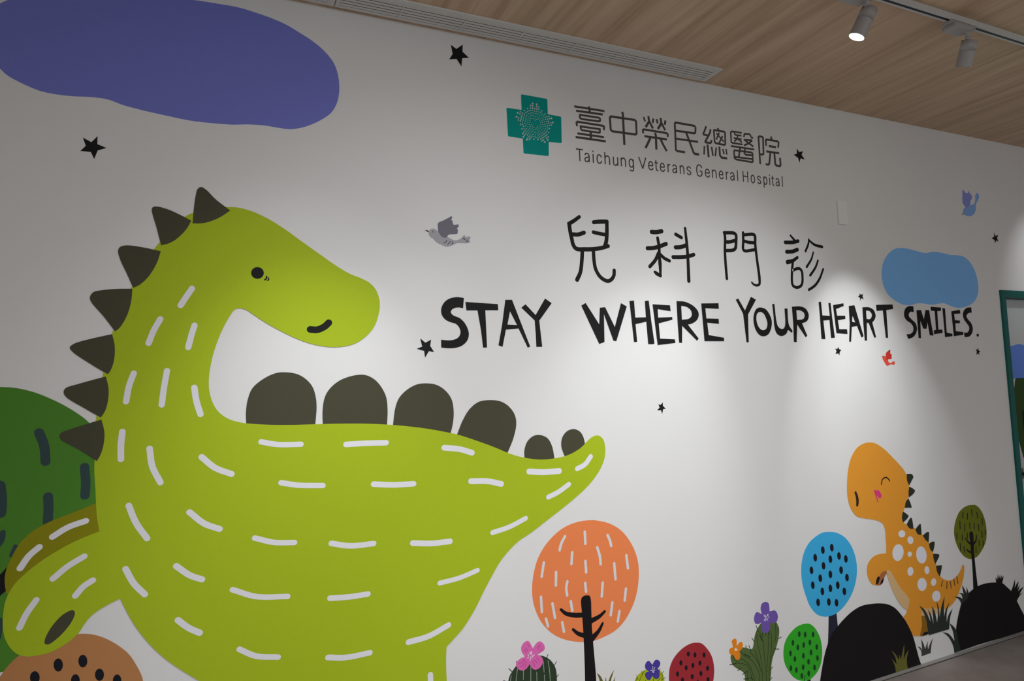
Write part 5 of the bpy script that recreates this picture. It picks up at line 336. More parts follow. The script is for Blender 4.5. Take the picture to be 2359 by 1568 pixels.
{"n":"word","m":[],"s":[],"z":[0,1],"k":[{"n":"letter","m":["ink"],"s":[["p",0,0,[[2355.1,1957.2,1],[2386.3,1943.4,1],[2329.0,1869.2,1],[2322.7,1734.5,1],[2309.1,1734.6,1],[2299.3,1872.5,1],[2258.3,1940.7,1],[2272.7,1947.4,1],[2311.8,1888.8,1]]]],"z":[0,1.4],"k":[],"l":None},
{"n":"letter","m":["ink"],"s":[["p",0,0,[[2409.5,1905.5],[2445.1,1898.0],[2469.5,1870.9],[2481.3,1837.9],[2473.2,1801.2],[2453.8,1773.8],[2426.4,1763.7],[2398.0,1768.4],[2373.9,1793.8],[2362.9,1833.5],[2368.6,1873.3],[2387.4,1899.0]],[[[2407.7,1884.0],[2431.1,1875.9],[2446.0,1852.3],[2452.1,1826.8],[2444.2,1803.0],[2426.5,1793.9],[2405.2,1797.4],[2387.7,1817.3],[2380.8,1848.1],[2387.7,1873.6]]]]],"z":[0,1.4],"k":[],"l":None},
{"n":"letter","m":["ink"],"s":[["p",0,0,[[2492.2,1923.8,1],[2506.1,1924.8,1],[2512.9,1834.5],[2520.9,1812.4],[2539.6,1800.3],[2559.8,1803.3],[2570.3,1820.0],[2573.7,1902.6,1],[2592.3,1903.6,1],[2595.4,1820.2],[2617.9,1790.4,1],[2612.9,1780.4,1],[2586.6,1796.0,1],[2574.9,1777.4],[2554.0,1766.3],[2531.5,1765.3],[2508.1,1779.3],[2497.2,1812.3],[2495.8,1863.8]]]],"z":[0,1.4],"k":[],"l":None},
{"n":"letter","m":["ink"],"s":[["p",0,0,[[2625.0,1913.1,1],[2686.6,1914.9],[2721.7,1902.2],[2737.4,1875.9],[2735.8,1858.8],[2721.0,1839.7],[2686.3,1829.3,1],[2717.6,1766.0,1],[2707.0,1757.8,1],[2652.5,1824.2,1],[2640.0,1732.6,1],[2622.5,1735.3,1],[2626.4,1827.8,1]],[[[2653.0,1895.5,1],[2684.7,1894.1],[2706.7,1881.2],[2708.7,1864.2],[2696.1,1850.8],[2653.5,1846.0,1]]]]],"z":[0,1.4],"k":[],"l":None}],"l":None},
{"n":"word","m":[],"s":[],"z":[0,1],"k":[{"n":"letter","m":["ink"],"s":[["p",0,0,[[2816.4,1940.9,1],[2832.6,1942.0,1],[2835.8,1871.3,1],[2891.0,1868.8,1],[2887.0,1937.7,1],[2902.2,1937.2,1],[2906.5,1860.4,1],[2915.9,1754.8,1],[2888.7,1754.2,1],[2886.3,1848.6,1],[2840.1,1844.4,1],[2845.5,1747.4,1],[2818.5,1749.4,1],[2818.3,1867.2,1]]]],"z":[0,1.4],"k":[],"l":None},
{"n":"letter","m":["ink"],"s":[["p",0,0,[[2920.2,1926.6,1],[2998.5,1937.4,1],[2999.3,1923.3,1],[2939.5,1906.3,1],[2944.1,1870.5,1],[3005.0,1871.2,1],[3005.0,1854.7,1],[2947.2,1847.2,1],[2953.3,1799.4,1],[3011.5,1799.5,1],[3012.2,1774.5,1],[2931.0,1779.2,1]]]],"z":[0,1.4],"k":[],"l":None},
{"n":"letter","m":["ink"],"s":[["p",0,0,[[3038.5,1924.0,1],[3081.4,1928.3,1],[3134.9,1762.5,1],[3118.7,1755.4,1],[3091.1,1817.5,1],[3049.3,1812.6,1],[3035.3,1733.3,1],[3021.5,1735.3,1],[3036.0,1830.2,1]],[[[3061.4,1873.8,1],[3080.0,1835.2,1],[3053.8,1839.4,1]]]]],"z":[0,1.4],"k":[],"l":None},
{"n":"letter","m":["ink"],"s":[["p",0,0,[[3143.2,1918.6,1],[3197.1,1918.3],[3230.7,1903.9],[3242.3,1875.8],[3234.1,1855.5],[3211.5,1836.5,1],[3233.1,1757.0,1],[3219.9,1753.9,1],[3183.3,1835.1,1],[3167.6,1835.0,1],[3158.8,1738.6,1],[3142.8,1739.4,1],[3141.2,1830.8,1]],[[[3169.1,1901.0,1],[3195.1,1900.2],[3211.3,1887.5],[3212.4,1871.4],[3196.0,1855.2],[3168.2,1855.8,1]]]]],"z":[0,1.4],"k":[],"l":None},
{"n":"letter","m":["ink"],"s":[["p",0,0,[[3253.5,1933.8,1],[3387.3,1938.2,1],[3389.3,1913.2,1],[3332.1,1906.2,1],[3329.6,1752.7,1],[3311.7,1753.6,1],[3304.9,1904.1,1],[3254.0,1901.0,1]]]],"z":[0,1.4],"k":[],"l":None}],"l":None},
{"n":"word","m":[],"s":[],"z":[0,1],"k":[{"n":"letter","m":["ink"],"s":[["p",0,0,[[3561.9,1931.4,1],[3561.5,1897.2,1],[3535.2,1899.4],[3518.6,1886.7],[3517.1,1874.2],[3541.1,1854.4],[3569.0,1834.6],[3578.6,1807.1],[3565.8,1777.1],[3540.6,1757.2],[3497.9,1745.9,1],[3486.1,1772.2,1],[3520.1,1774.6],[3544.6,1789.6],[3549.3,1809.5],[3534.6,1831.9],[3499.1,1849.1],[3481.3,1868.8],[3480.5,1893.7],[3496.2,1918.8],[3523.9,1930.7]]]],"z":[0,1.4],"k":[],"l":None},
{"n":"letter","m":["ink"],"s":[["p",0,0,[[3588.0,1908.6,1],[3625.9,1910.7,1],[3646.1,1855.3,1],[3667.1,1911.3,1],[3698.2,1910.7,1],[3705.3,1843.1,1],[3718.8,1764.3,1],[3687.6,1765.4,1],[3675.6,1842.9,1],[3661.3,1803.3,1],[3634.3,1804.8,1],[3613.3,1852.5,1],[3605.9,1749.5,1],[3587.7,1750.6,1]]]],"z":[0,1.4],"k":[],"l":None},
{"n":"letter","m":["ink"],"s":[["p",0,0,[[3714.1,1930.9,1],[3807.4,1927.3,1],[3803.3,1908.1,1],[3770.3,1906.1,1],[3766.7,1798.5,1],[3802.7,1799.1,1],[3802.6,1779.6,1],[3725.3,1771.9,1],[3726.7,1794.8,1],[3746.8,1797.4,1],[3748.9,1906.3,1],[3716.0,1908.4,1]]]],"z":[0,1.4],"k":[],"l":None},
{"n":"letter","m":["ink"],"s":[["p",0,0,[[3820.8,1925.4,1],[3842.9,1921.6,1],[3840.6,1781.1,1],[3892.6,1774.4,1],[3889.1,1760.4,1],[3822.7,1754.9,1]]]],"z":[0,1.4],"k":[],"l":None},
{"n":"letter","m":["ink"],"s":[["p",0,0,[[3900.4,1906.9,1],[3980.3,1917.4,1],[3983.1,1894.9,1],[3923.0,1891.5,1],[3926.3,1855.0,1],[3973.2,1852.8,1],[3968.6,1837.0,1],[3928.0,1836.8,1],[3925.0,1789.9,1],[3995.6,1784.8,1],[3992.5,1768.0,1],[3904.6,1760.3,1]]]],"z":[0,1.4],"k":[],"l":None},
{"n":"letter","m":["ink"],"s":[["p",0,0,[[4091.3,1933.4,1],[4092.0,1901.5,1],[4059.1,1897.4],[4038.1,1879.7],[4049.9,1861.3],[4078.0,1837.7],[4088.9,1806.0],[4076.3,1776.9],[4048.3,1758.4],[4005.7,1754.4,1],[4002.8,1782.1,1],[4034.7,1782.1],[4053.8,1798.0],[4056.4,1816.4],[4039.5,1834.8],[4015.8,1858.4],[4006.8,1884.6],[4018.8,1911.1],[4046.5,1929.0]]]],"z":[0,1.4],"k":[],"l":None},
{"n":"full_stop","m":["ink"],"s":[["p",0,0,[[4142.5,1766.2],[4140.4,1761.7],[4136.2,1758.4],[4130.8,1757.2],[4125.9,1758.4],[4122.6,1761.7],[4121.8,1766.2],[4123.8,1770.7],[4128.1,1774.0],[4133.4,1775.2],[4138.4,1774.0],[4141.7,1770.7]]]],"z":[0,1.4],"k":[],"l":None}],"l":None}],"mesh":None,"y":1.05},
{"n":"painted_tree","l":"big dark green round tree behind the green dinosaur at the left edge","c":"tree","g":"round trees painted on the mural wall","p":[{"n":"tree_crown","m":["bushgreen","bushmark"],"s":[["p",0,0,[[-667.3,1625.3],[-605.6,1619.4],[-569.9,1615.5],[-526.1,1602.2],[-485.7,1582.3],[-444.7,1556.7],[-409.7,1529.8],[-383.5,1504.3],[-346.5,1449.8],[-319.3,1353.8],[-311.4,1192.8],[-332.5,1050.6],[-377.0,953.7],[-431.5,880.4],[-502.6,817.7],[-585.1,797.7],[-672.9,805.4],[-769.4,849.1],[-863.4,943.2],[-928.8,1069.6],[-963.9,1235.4],[-955.4,1408.5],[-896.0,1534.4],[-804.5,1609.0]]],["s",1,1,[[-508.5,1479.7],[-495.2,1439.2],[-491.0,1390.4]],[24.96],"r",0],["s",1,1,[[-391.5,1366.6],[-388.0,1319.3],[-389.6,1279.3]],[24.82],"r",0],["s",1,1,[[-483.6,1286.7],[-482.1,1253.8],[-483.5,1210.4]],[24.81],"r",0],["s",1,1,[[-601.3,1330.8],[-597.1,1287.7],[-598.3,1249.5]],[27.05],"r",0],["s",1,1,[[-592.0,1194.6],[-593.7,1173.8],[-602.6,1157.5]],[13.32],"r",0],["s",1,1,[[-561.5,1149.3],[-570.5,1125.3]],[11.47],"r",0],["s",1,1,[[-594.9,945.5],[-594.0,924.8],[-596.9,894.5]],[10.94],"r",0]],"z":[0,0.5],"k":[],"l":None},
{"n":"tree_trunk","m":["rock"],"s":[["p",0,0,[[-560.5,1113.4],[-580.4,1093.5],[-597.4,1073.5],[-639.3,1042.1],[-688.1,982.3],[-673.1,160.9,1],[-624.7,160.0,1],[-632.0,938.5],[-596.4,1011.8],[-579.5,1027.4],[-553.8,1049.4]]]],"z":[0,0.9],"k":[],"l":None}],"mesh":None,"y":1.05},
{"n":"painted_tree","l":"brown round tree with black seeds under the hand of the green dinosaur","c":"tree","g":"round trees painted on the mural wall","p":[{"n":"tree_crown","m":["brown","seed"],"s":[["p",0,0,[[-585.1,796.5],[-553.8,831.7],[-506.3,859.4],[-458.5,872.8],[-405.1,869.6],[-386.3,866.9],[-361.7,859.1],[-330.0,840.9],[-297.9,814.0],[-271.2,784.1],[-252.5,750.3],[-238.3,717.4],[-232.9,695.4],[-227.4,600.5],[-249.3,502.6],[-306.2,434.9],[-400.2,423.2],[-496.2,462.0],[-579.3,544.5],[-620.7,632.5],[-617.2,727.4]]],["p",1,1,[[-441.2,786.9],[-442.7,777.7],[-446.8,771.7],[-452.5,770.3],[-458.3,774.1],[-462.5,781.8],[-464.1,791.6],[-462.7,800.8],[-458.6,806.8],[-452.9,808.2],[-447.1,804.5],[-442.9,796.7]]],["p",1,1,[[-379.7,785.7],[-381.1,776.7],[-385.3,770.8],[-391.0,769.5],[-396.7,773.2],[-400.9,780.8],[-402.5,790.3],[-401.1,799.2],[-397.0,805.2],[-391.3,806.5],[-385.5,802.9],[-381.3,795.2]]],["p",1,1,[[-336.4,736.8],[-338.0,728.1],[-342.2,722.5],[-348.0,721.3],[-353.8,725.0],[-358.1,732.4],[-359.7,741.7],[-358.2,750.3],[-354.0,755.9],[-348.2,757.1],[-342.4,753.5],[-338.1,746.0]]],["p",1,1,[[-498.0,762.9],[-499.4,754.2],[-503.7,748.5],[-509.5,747.4],[-515.4,751.1],[-519.8,758.6],[-521.5,767.9],[-520.0,776.5],[-515.8,782.2],[-510.0,783.4],[-504.1,779.7],[-499.7,772.2]]],["p",1,1,[[-398.4,732.9],[-399.8,724.0],[-403.8,718.1],[-409.3,716.9],[-414.8,720.5],[-418.9,728.1],[-420.4,737.6],[-419.0,746.4],[-415.1,752.3],[-409.6,753.6],[-404.0,750.0],[-399.9,742.4]]],["p",1,1,[[-290.8,709.8],[-292.2,701.1],[-296.3,695.4],[-301.9,694.2],[-307.5,697.8],[-311.6,705.3],[-313.2,714.6],[-311.7,723.3],[-307.7,729.0],[-302.1,730.2],[-296.5,726.6],[-292.3,719.1]]],["p",1,1,[[-538.5,735.5],[-539.9,726.9],[-543.8,721.3],[-549.3,720.1],[-554.8,723.7],[-558.9,731.1],[-560.5,740.3],[-559.1,748.9],[-555.2,754.5],[-549.7,755.7],[-544.2,752.2],[-540.1,744.7]]],["p",1,1,[[-458.7,704.0],[-460.1,695.3],[-464.2,689.6],[-469.9,688.5],[-475.6,692.2],[-479.8,699.7],[-481.4,709.1],[-480.0,717.8],[-475.9,723.5],[-470.3,724.6],[-464.6,721.0],[-460.3,713.4]]],["p",1,1,[[-354.9,673.7],[-356.3,664.9],[-360.5,659.1],[-366.3,657.9],[-372.0,661.7],[-376.3,669.4],[-377.9,678.9],[-376.4,687.8],[-372.3,693.6],[-366.5,694.8],[-360.7,691.0],[-356.5,683.3]]],["p",1,1,[[-278.9,649.5],[-280.4,640.8],[-284.6,635.2],[-290.4,634.1],[-296.2,637.9],[-300.4,645.4],[-302.0,654.7],[-300.5,663.3],[-296.3,669.0],[-290.6,670.1],[-284.8,666.4],[-280.5,658.9]]],["p",1,1,[[-499.6,654.7],[-501.0,646.1],[-505.0,640.5],[-510.6,639.5],[-516.1,643.2],[-520.3,650.6],[-521.9,659.9],[-520.5,668.5],[-516.5,674.1],[-511.0,675.2],[-505.4,671.5],[-501.2,664.0]]],["p",1,1,[[-403.9,628.7],[-405.3,619.9],[-409.4,614.2],[-415.0,613.1],[-420.7,616.9],[-424.8,624.5],[-426.4,634.0],[-425.0,642.7],[-421.0,648.4],[-415.4,649.5],[-409.7,645.8],[-405.5,638.1]]],["p",1,1,[[-316.9,593.9],[-318.4,585.4],[-322.5,579.8],[-328.2,578.8],[-333.9,582.6],[-338.1,590.1],[-339.6,599.3],[-338.2,607.8],[-334.1,613.3],[-328.4,614.4],[-322.7,610.7],[-318.5,603.2]]],["p",1,1,[[-448.4,573.4],[-449.8,564.8],[-453.9,559.3],[-459.6,558.3],[-465.2,562.1],[-469.4,569.7],[-471.1,579.1],[-469.6,587.7],[-465.6,593.2],[-459.9,594.2],[-454.2,590.4],[-450.0,582.8]]],["p",1,1,[[-366.6,542.5],[-368.1,533.7],[-372.1,528.1],[-377.6,527.1],[-383.2,530.9],[-387.3,538.6],[-388.8,548.1],[-387.4,556.8],[-383.4,562.5],[-377.9,563.5],[-372.3,559.7],[-368.2,552.0]]]],"z":[1.0,1.6],"k":[],"l":None},
{"n":"tree_trunk","m":["rock"],"s":[["p",0,0,[[-432.9,463.0,1],[-395.0,452.7,1],[-383.9,28.3,1],[-428.7,32.4,1]]]],"z":[1.0,1.5],"k":[],"l":None}],"mesh":None,"y":1.05},
{"n":"painted_dinosaur","l":"huge lime green dinosaur with white dashes filling the left half of the wall","c":"dinosaur","g":"dinosaurs painted on the mural wall","p":[{"n":"dinosaur_body","m":["lime","white"],"s":[["p",0,0,[[21.8,2213.2],[56.7,2212.5],[99.1,2201.8],[151.8,2178.0],[205.2,2144.8],[259.6,2105.7],[314.9,2067.0],[371.1,2028.1],[423.2,1997.7],[465.7,1981.7],[495.2,1966.2],[516.5,1943.1],[528.5,1913.0],[531.7,1885.5],[525.4,1846.8],[508.0,1802.8],[477.5,1767.4],[434.3,1740.5],[376.4,1729.2],[325.0,1732.3],[264.7,1748.0],[201.0,1776.8],[138.6,1812.7],[96.2,1842.0],[72.9,1858.4],[52.1,1864.7],[35.9,1860.4],[22.0,1841.1],[-1.0,1795.9],[-19.3,1748.7],[-35.1,1692.1],[-44.2,1633.4],[-43.1,1584.5],[-29.0,1537.1],[-9.1,1509.2],[17.8,1489.7],[54.1,1476.8],[69.7,1473.4],[140.9,1464.6],[214.1,1459.7],[295.2,1457.4],[378.7,1454.4],[464.7,1449.5],[546.9,1441.6],[624.8,1430.6],[704.6,1416.1],[786.4,1396.6],[821.2,1387.2],[905.7,1355.5],[970.5,1328.7],[1043.9,1295.4],[1104.2,1276.3],[1173.7,1263.8],[1237.2,1263.7],[1302.5,1272.7],[1361.6,1296.9],[1396.5,1323.3],[1422.8,1339.6],[1450.3,1342.9],[1473.4,1325.3],[1481.8,1288.1],[1475.9,1244.8],[1451.1,1199.5],[1404.3,1149.7],[1343.6,1105.7],[1267.9,1060.8],[1194.2,1020.6],[1122.4,981.3],[1060.2,952.1],[1013.9,918.1],[975.6,880.4],[944.9,838.8],[906.8,782.8],[869.3,724.4],[821.9,665.1],[787.1,635.1],[751.8,607.5,1],[748.4,556.9],[748.9,484.2],[757.1,247.2],[771.3,59.6,1],[378.9,57.3,1],[375.7,286.4],[311.7,367.4],[247.4,348.4],[229.6,61.4,1],[49.3,53.9,1],[52.2,466.9,1],[-5.3,602.9],[-76.2,663.0],[-131.5,711.1],[-172.3,751.0],[-206.0,791.0],[-232.6,829.3],[-259.1,874.7],[-278.8,916.7],[-295.2,956.2,1],[-324.1,944.6],[-355.7,928.2],[-374.4,913.4],[-386.7,897.7],[-402.0,873.7],[-417.3,858.8],[-447.5,839.8],[-477.4,829.2],[-507.0,827.1],[-527.5,828.8],[-550.9,839.3],[-568.5,859.9],[-580.3,884.5],[-587.0,913.2],[-588.3,947.8],[-584.6,988.5],[-577.8,1011.5],[-562.3,1040.3],[-536.5,1067.8],[-501.3,1096.1],[-459.5,1122.4],[-413.7,1145.1],[-351.0,1167.4,1],[-357.6,1205.7,1],[-360.5,1246.6],[-362.4,1291.2],[-366.0,1353.2],[-364.8,1398.2],[-363.2,1443.3],[-361.7,1516.0],[-352.5,1582.3],[-345.1,1646.5],[-335.6,1711.1],[-320.1,1781.9],[-296.3,1856.4],[-268.1,1927.4],[-239.5,1991.8],[-204.0,2056.6],[-163.6,2113.0],[-113.6,2170.2],[-89.3,2185.1],[-40.0,2204.7]]],["s",1,1,[[-94.2,1928.5],[-113.9,1896.0],[-128.2,1871.2]],[18.5],"r",0],["s",1,1,[[-186.8,1825.7],[-205.6,1788.1],[-220.1,1746.6]],[17.91],"r",0],["s",1,1,[[-87.0,1805.5],[-96.7,1771.2],[-105.9,1732.2]],[18.48],"r",0],["s",1,1,[[-261.0,1651.2],[-273.8,1611.8],[-282.1,1561.8]],[17.4],"r",0],["s",1,1,[[-167.6,1657.0],[-176.0,1603.7],[-182.6,1547.0]],[17.91],"r",0],["s",1,1,[[-88.2,1599.3],[-81.8,1554.0],[-70.1,1511.4]],[19.28],"r",0],["s",1,1,[[-291.6,1468.4],[-295.4,1424.9],[-295.2,1382.2]],[17.98],"r",0],["s",1,1,[[-216.4,1409.9],[-208.9,1353.5],[-186.1,1300.2]],[18.38],"r",0],["s",1,1,[[-67.0,1371.2],[-27.6,1333.4],[22.6,1308.2]],[19.37],"r",0],["s",1,1,[[-273.4,1236.8],[-253.2,1180.8],[-222.7,1129.1]],[17.98],"r",0],["s",1,1,[[-103.2,1197.2],[-58.9,1155.2],[-14.4,1132.7]],[19.03],"r",0],["s",1,1,[[-281.3,1043.9],[-258.5,996.0],[-228.3,957.4]],[17.78],"r",0],["s",1,1,[[-141.4,1032.1],[-102.2,997.1],[-66.8,978.7]],[18.64],"r",0],["s",1,1,[[115.5,1408.1],[168.1,1395.6],[244.8,1390.8]],[18.39],"r",0],["s",1,1,[[398.6,1379.3],[469.5,1378.7],[543.4,1375.4]],[19.94],"r",0],["s",1,1,[[765.3,1341.0],[826.4,1331.2],[877.6,1313.5]],[21.81],"r",0],["s",1,1,[[1118.8,1220.6],[1179.3,1212.6],[1256.5,1210.7]],[23.63],"r",0],["s",1,1,[[177.9,1264.8],[234.3,1251.2],[316.6,1242.1]],[18.61],"r",0],["s",1,1,[[493.9,1230.0],[567.4,1220.5],[642.9,1217.1]],[20.32],"r",0],["s",1,1,[[868.9,1205.5],[936.4,1199.2],[996.1,1182.8]],[22.28],"r",0],["s",1,1,[[92.6,1089.8],[153.6,1067.6],[219.4,1058.4]],[18.04],"r",0],["s",1,1,[[341.6,1039.4],[407.1,1022.3],[489.9,1019.2]],[19.3],"r",0],["s",1,1,[[633.2,1002.2],[705.9,991.4],[777.8,989.6]],[20.85],"r",0],["s",1,1,[[23.0,931.9],[97.5,897.4],[195.3,882.0]],[17.61],"r",0],["s",1,1,[[333.9,853.4],[397.8,847.0],[465.8,846.0]],[19.1],"r",0],["s",1,1,[[1340.7,1212.6],[1378.9,1227.3],[1408.3,1257.3]],[20.9],"r",0],["s",1,1,[[1200.7,1110.5],[1246.8,1126.0],[1298.3,1152.6]],[20.19],"r",0],["s",1,1,[[951.6,1000.0],[1025.2,1013.6],[1096.4,1038.2]],[19.06],"r",0],["s",1,1,[[732.4,842.5],[810.6,849.5],[884.9,866.8]],[17.95],"r",0],["s",1,1,[[608.2,652.1],[684.0,658.9],[762.3,684.8]],[20.61],"r",0],["s",1,1,[[42.5,738.0],[93.1,706.2],[162.4,688.4]],[17.58],"r",0],["s",1,1,[[323.8,655.2],[384.6,643.0],[468.4,642.5]],[19.02],"r",0],["s",1,1,[[686.9,520.5],[688.1,482.6],[694.0,446.9]],[20.48],"r",0],["s",1,1,[[-136.6,863.1],[-107.2,834.1],[-74.0,811.6]],[18.85],"r",0],["s",1,1,[[-468.6,1042.7],[-431.5,1073.6],[-389.9,1097.2]],[17.28],"r",0],["s",1,1,[[-411.6,983.7],[-390.8,1008.0],[-367.4,1022.4]],[17.44],"r",0],["s",1,1,[[-508.9,987.3],[-532.0,951.7],[-548.2,914.7]],[16.62],"r",0]],"z":[2.1,2.9],"k":[],"l":None},
{"n":"neck_spike","m":["olivedark"],"s":[["p",0,0,[[-92.4,2148.7,1],[-89.3,2188.1],[-82.5,2244.1],[-76.6,2267.4],[-65.9,2275.1],[-51.1,2267.3],[-21.7,2236.8],[24.0,2201.1,1],[-12.9,2172.6],[-49.2,2154.8],[-71.6,2149.6]]]],"z":[2.1,3.4],"k":[],"l":None},
{"n":"neck_spike","m":["olivedark"],"s":[["p",0,0,[[-184.9,2068.4,1],[-197.7,2125.5],[-211.8,2184.4],[-208.5,2194.5],[-195.7,2197.0],[-163.6,2189.7],[-124.5,2172.3],[-96.0,2157.4,1],[-111.4,2126.4],[-142.0,2090.6],[-163.5,2076.0]]]],"z":[2.1,3.4],"k":[],"l":None},
{"n":"neck_spike","m":["olivedark"],"s":[["p",0,0,[[-264.0,1925.6,1],[-280.6,1968.6],[-299.1,2013.2],[-306.2,2043.9],[-301.4,2056.1],[-285.1,2062.8],[-235.5,2058.8],[-185.7,2048.8,1],[-197.6,2008.2],[-222.7,1961.1],[-247.6,1934.7]]]],"z":[2.1,3.4],"k":[],"l":None},
{"n":"neck_spike","m":["olivedark"],"s":[["p",0,0,[[-312.9,1784.7,1],[-344.3,1832.3],[-378.1,1878.5],[-381.3,1892.4],[-372.4,1908.9],[-348.8,1915.7],[-308.8,1921.0],[-266.1,1922.7,1],[-268.8,1885.4],[-280.0,1837.7],[-300.1,1797.4]]]],"z":[2.1,3.4],"k":[],"l":None},
{"n":"neck_spike","m":["olivedark"],"s":[["p",0,0,[[-332.4,1649.8,1],[-374.7,1680.4],[-425.2,1721.5],[-432.9,1735.3],[-421.6,1746.6],[-375.3,1762.4],[-320.9,1776.3,1],[-313.8,1738.8],[-315.6,1692.2],[-325.4,1659.8]]]],"z":[2.1,3.4],"k":[],"l":None},
{"n":"neck_spike","m":["olivedark"],"s":[["p",0,0,[[-349.6,1515.3,1],[-391.0,1544.8],[-440.9,1583.2],[-447.1,1597.0],[-443.0,1609.4],[-407.0,1622.7],[-337.1,1643.1,1],[-329.8,1606.3],[-330.7,1569.5],[-338.4,1535.4]]]],"z":[2.1,3.4],"k":[],"l":None},
{"n":"neck_spike","m":["olivedark"],"s":[["p",0,0,[[-359.6,1382.0,1],[-405.3,1419.3],[-452.8,1453.9],[-456.2,1463.1],[-453.0,1474.0],[-421.1,1486.8],[-348.0,1509.3,1],[-339.9,1469.1],[-342.4,1428.3],[-351.2,1397.1]]]],"z":[2.1,3.4],"k":[],"l":None},
{"n":"back_plate","m":["olivedark"],"s":[["p",0,0,[[69.6,1466.4,1],[68.9,1513.1],[74.6,1553.7],[89.6,1591.3],[125.7,1622.6],[165.1,1640.6],[193.4,1642.9],[233.5,1635.9],[262.3,1618.6],[285.4,1590.5],[296.6,1553.5],[299.0,1513.7],[293.4,1453.3,1]]]],"z":[1.1,2.5],"k":[],"l":None},
{"n":"back_plate","m":["olivedark"],"s":[["p",0,0,[[319.9,1451.7,1],[319.5,1500.5],[327.4,1549.1],[344.6,1579.2],[381.4,1608.9],[437.1,1626.1],[474.6,1625.1],[505.9,1608.3],[530.8,1578.9],[547.9,1540.0],[551.4,1495.3],[548.1,1438.3,1]]]],"z":[1.1,2.5],"k":[],"l":None},
{"n":"back_plate","m":["olivedark"],"s":[["p",0,0,[[569.9,1433.9,1],[580.6,1500.2],[594.5,1534.9],[621.6,1562.8],[662.1,1584.1],[702.7,1588.0],[743.6,1580.1],[777.5,1557.1],[800.9,1522.9],[807.8,1476.1],[802.9,1430.0],[791.8,1391.0,1]]]],"z":[1.1,2.5],"k":[],"l":None},
{"n":"back_plate","m":["olivedark"],"s":[["p",0,0,[[816.8,1382.8,1],[844.1,1440.9],[874.1,1482.8],[911.1,1508.1],[955.3,1513.6],[1007.0,1505.9],[1043.8,1481.5],[1066.7,1445.8],[1069.7,1407.7],[1053.8,1353.6],[1025.2,1297.5,1]]]],"z":[1.1,2.5],"k":[],"l":None},
{"n":"back_plate","m":["olivedark"],"s":[["p",0,0,[[1102.3,1267.5,1],[1103.2,1308.8],[1118.5,1342.3],[1146.6,1361.3],[1178.0,1362.0],[1209.1,1346.7],[1227.5,1313.7],[1237.7,1256.6,1]]]],"z":[1.1,2.5],"k":[],"l":None},
{"n":"back_plate","m":["olivedark"],"s":[["p",0,0,[[1287.4,1263.3,1],[1271.7,1310.5],[1277.5,1345.6],[1299.0,1369.2],[1332.4,1377.2],[1360.9,1365.3],[1376.5,1342.7],[1385.3,1302.4,1]]]],"z":[1.1,2.5],"k":[],"l":None},
{"n":"far_arm","m":["limedark","white"],"s":[["p",0,0,[[-342.0,1257.6,1],[-362.7,1252.4],[-389.5,1242.4],[-433.0,1227.2],[-475.6,1212.3],[-517.4,1190.6],[-549.4,1159.3],[-572.1,1115.0],[-583.1,1081.7],[-585.6,1054.4],[-582.3,1026.1],[-576.3,1004.4,1],[-509.8,1056.7,1],[-341.2,1133.8,1]]],["s",1,1,[[-471.2,1165.8],[-432.6,1189.1],[-386.7,1202.9]],[17.38],"r",0],["s",1,1,[[-503.4,1140.1],[-528.3,1117.6],[-549.3,1084.8]],[17.44],"r",0]],"z":[1.0,2.0],"k":[],"l":"darker olive green far arm"},
{"n":"eye","m":["ink"],"s":[["p",0,0,[[129.3,1989.1],[126.4,1978.6],[118.8,1970.8],[108.6,1967.7],[98.4,1970.1],[91.1,1977.4],[88.4,1987.5],[91.2,1997.9],[98.7,2005.7],[109.0,2008.9],[119.2,2006.6],[126.6,1999.3]]]],"z":[2.8,3.4],"k":[],"l":None},
{"n":"eyelash","m":["ink"],"s":[["s",0,0,[[137.8,1977.5],[137.7,1970.3],[131.9,1964.9]],[4.98],"r",0],["s",0,0,[[144.0,1972.5],[144.9,1966.4],[141.0,1963.6]],[3.99],"r",0]],"z":[2.8,3.3],"k":[],"l":None},
{"n":"mouth","m":["ink"],"s":[["s",0,0,[[281.4,1792.5],[305.6,1791.5],[331.2,1803.2],[345.8,1817.1]],[23.97],"r",0]],"z":[2.8,3.4],"k":[],"l":None},
{"n":"claw","m":["olivedark"],"s":[["p",0,0,[[-418.0,942.5],[-412.4,934.4],[-417.8,914.0],[-435.8,887.1],[-456.8,866.3],[-477.7,853.8],[-486.7,857.9],[-486.2,870.1],[-476.6,892.8],[-460.4,916.3],[-439.4,935.6]]]],"z":[2.8,3.4],"k":[],"l":None}],"mesh":None,"y":1.05},
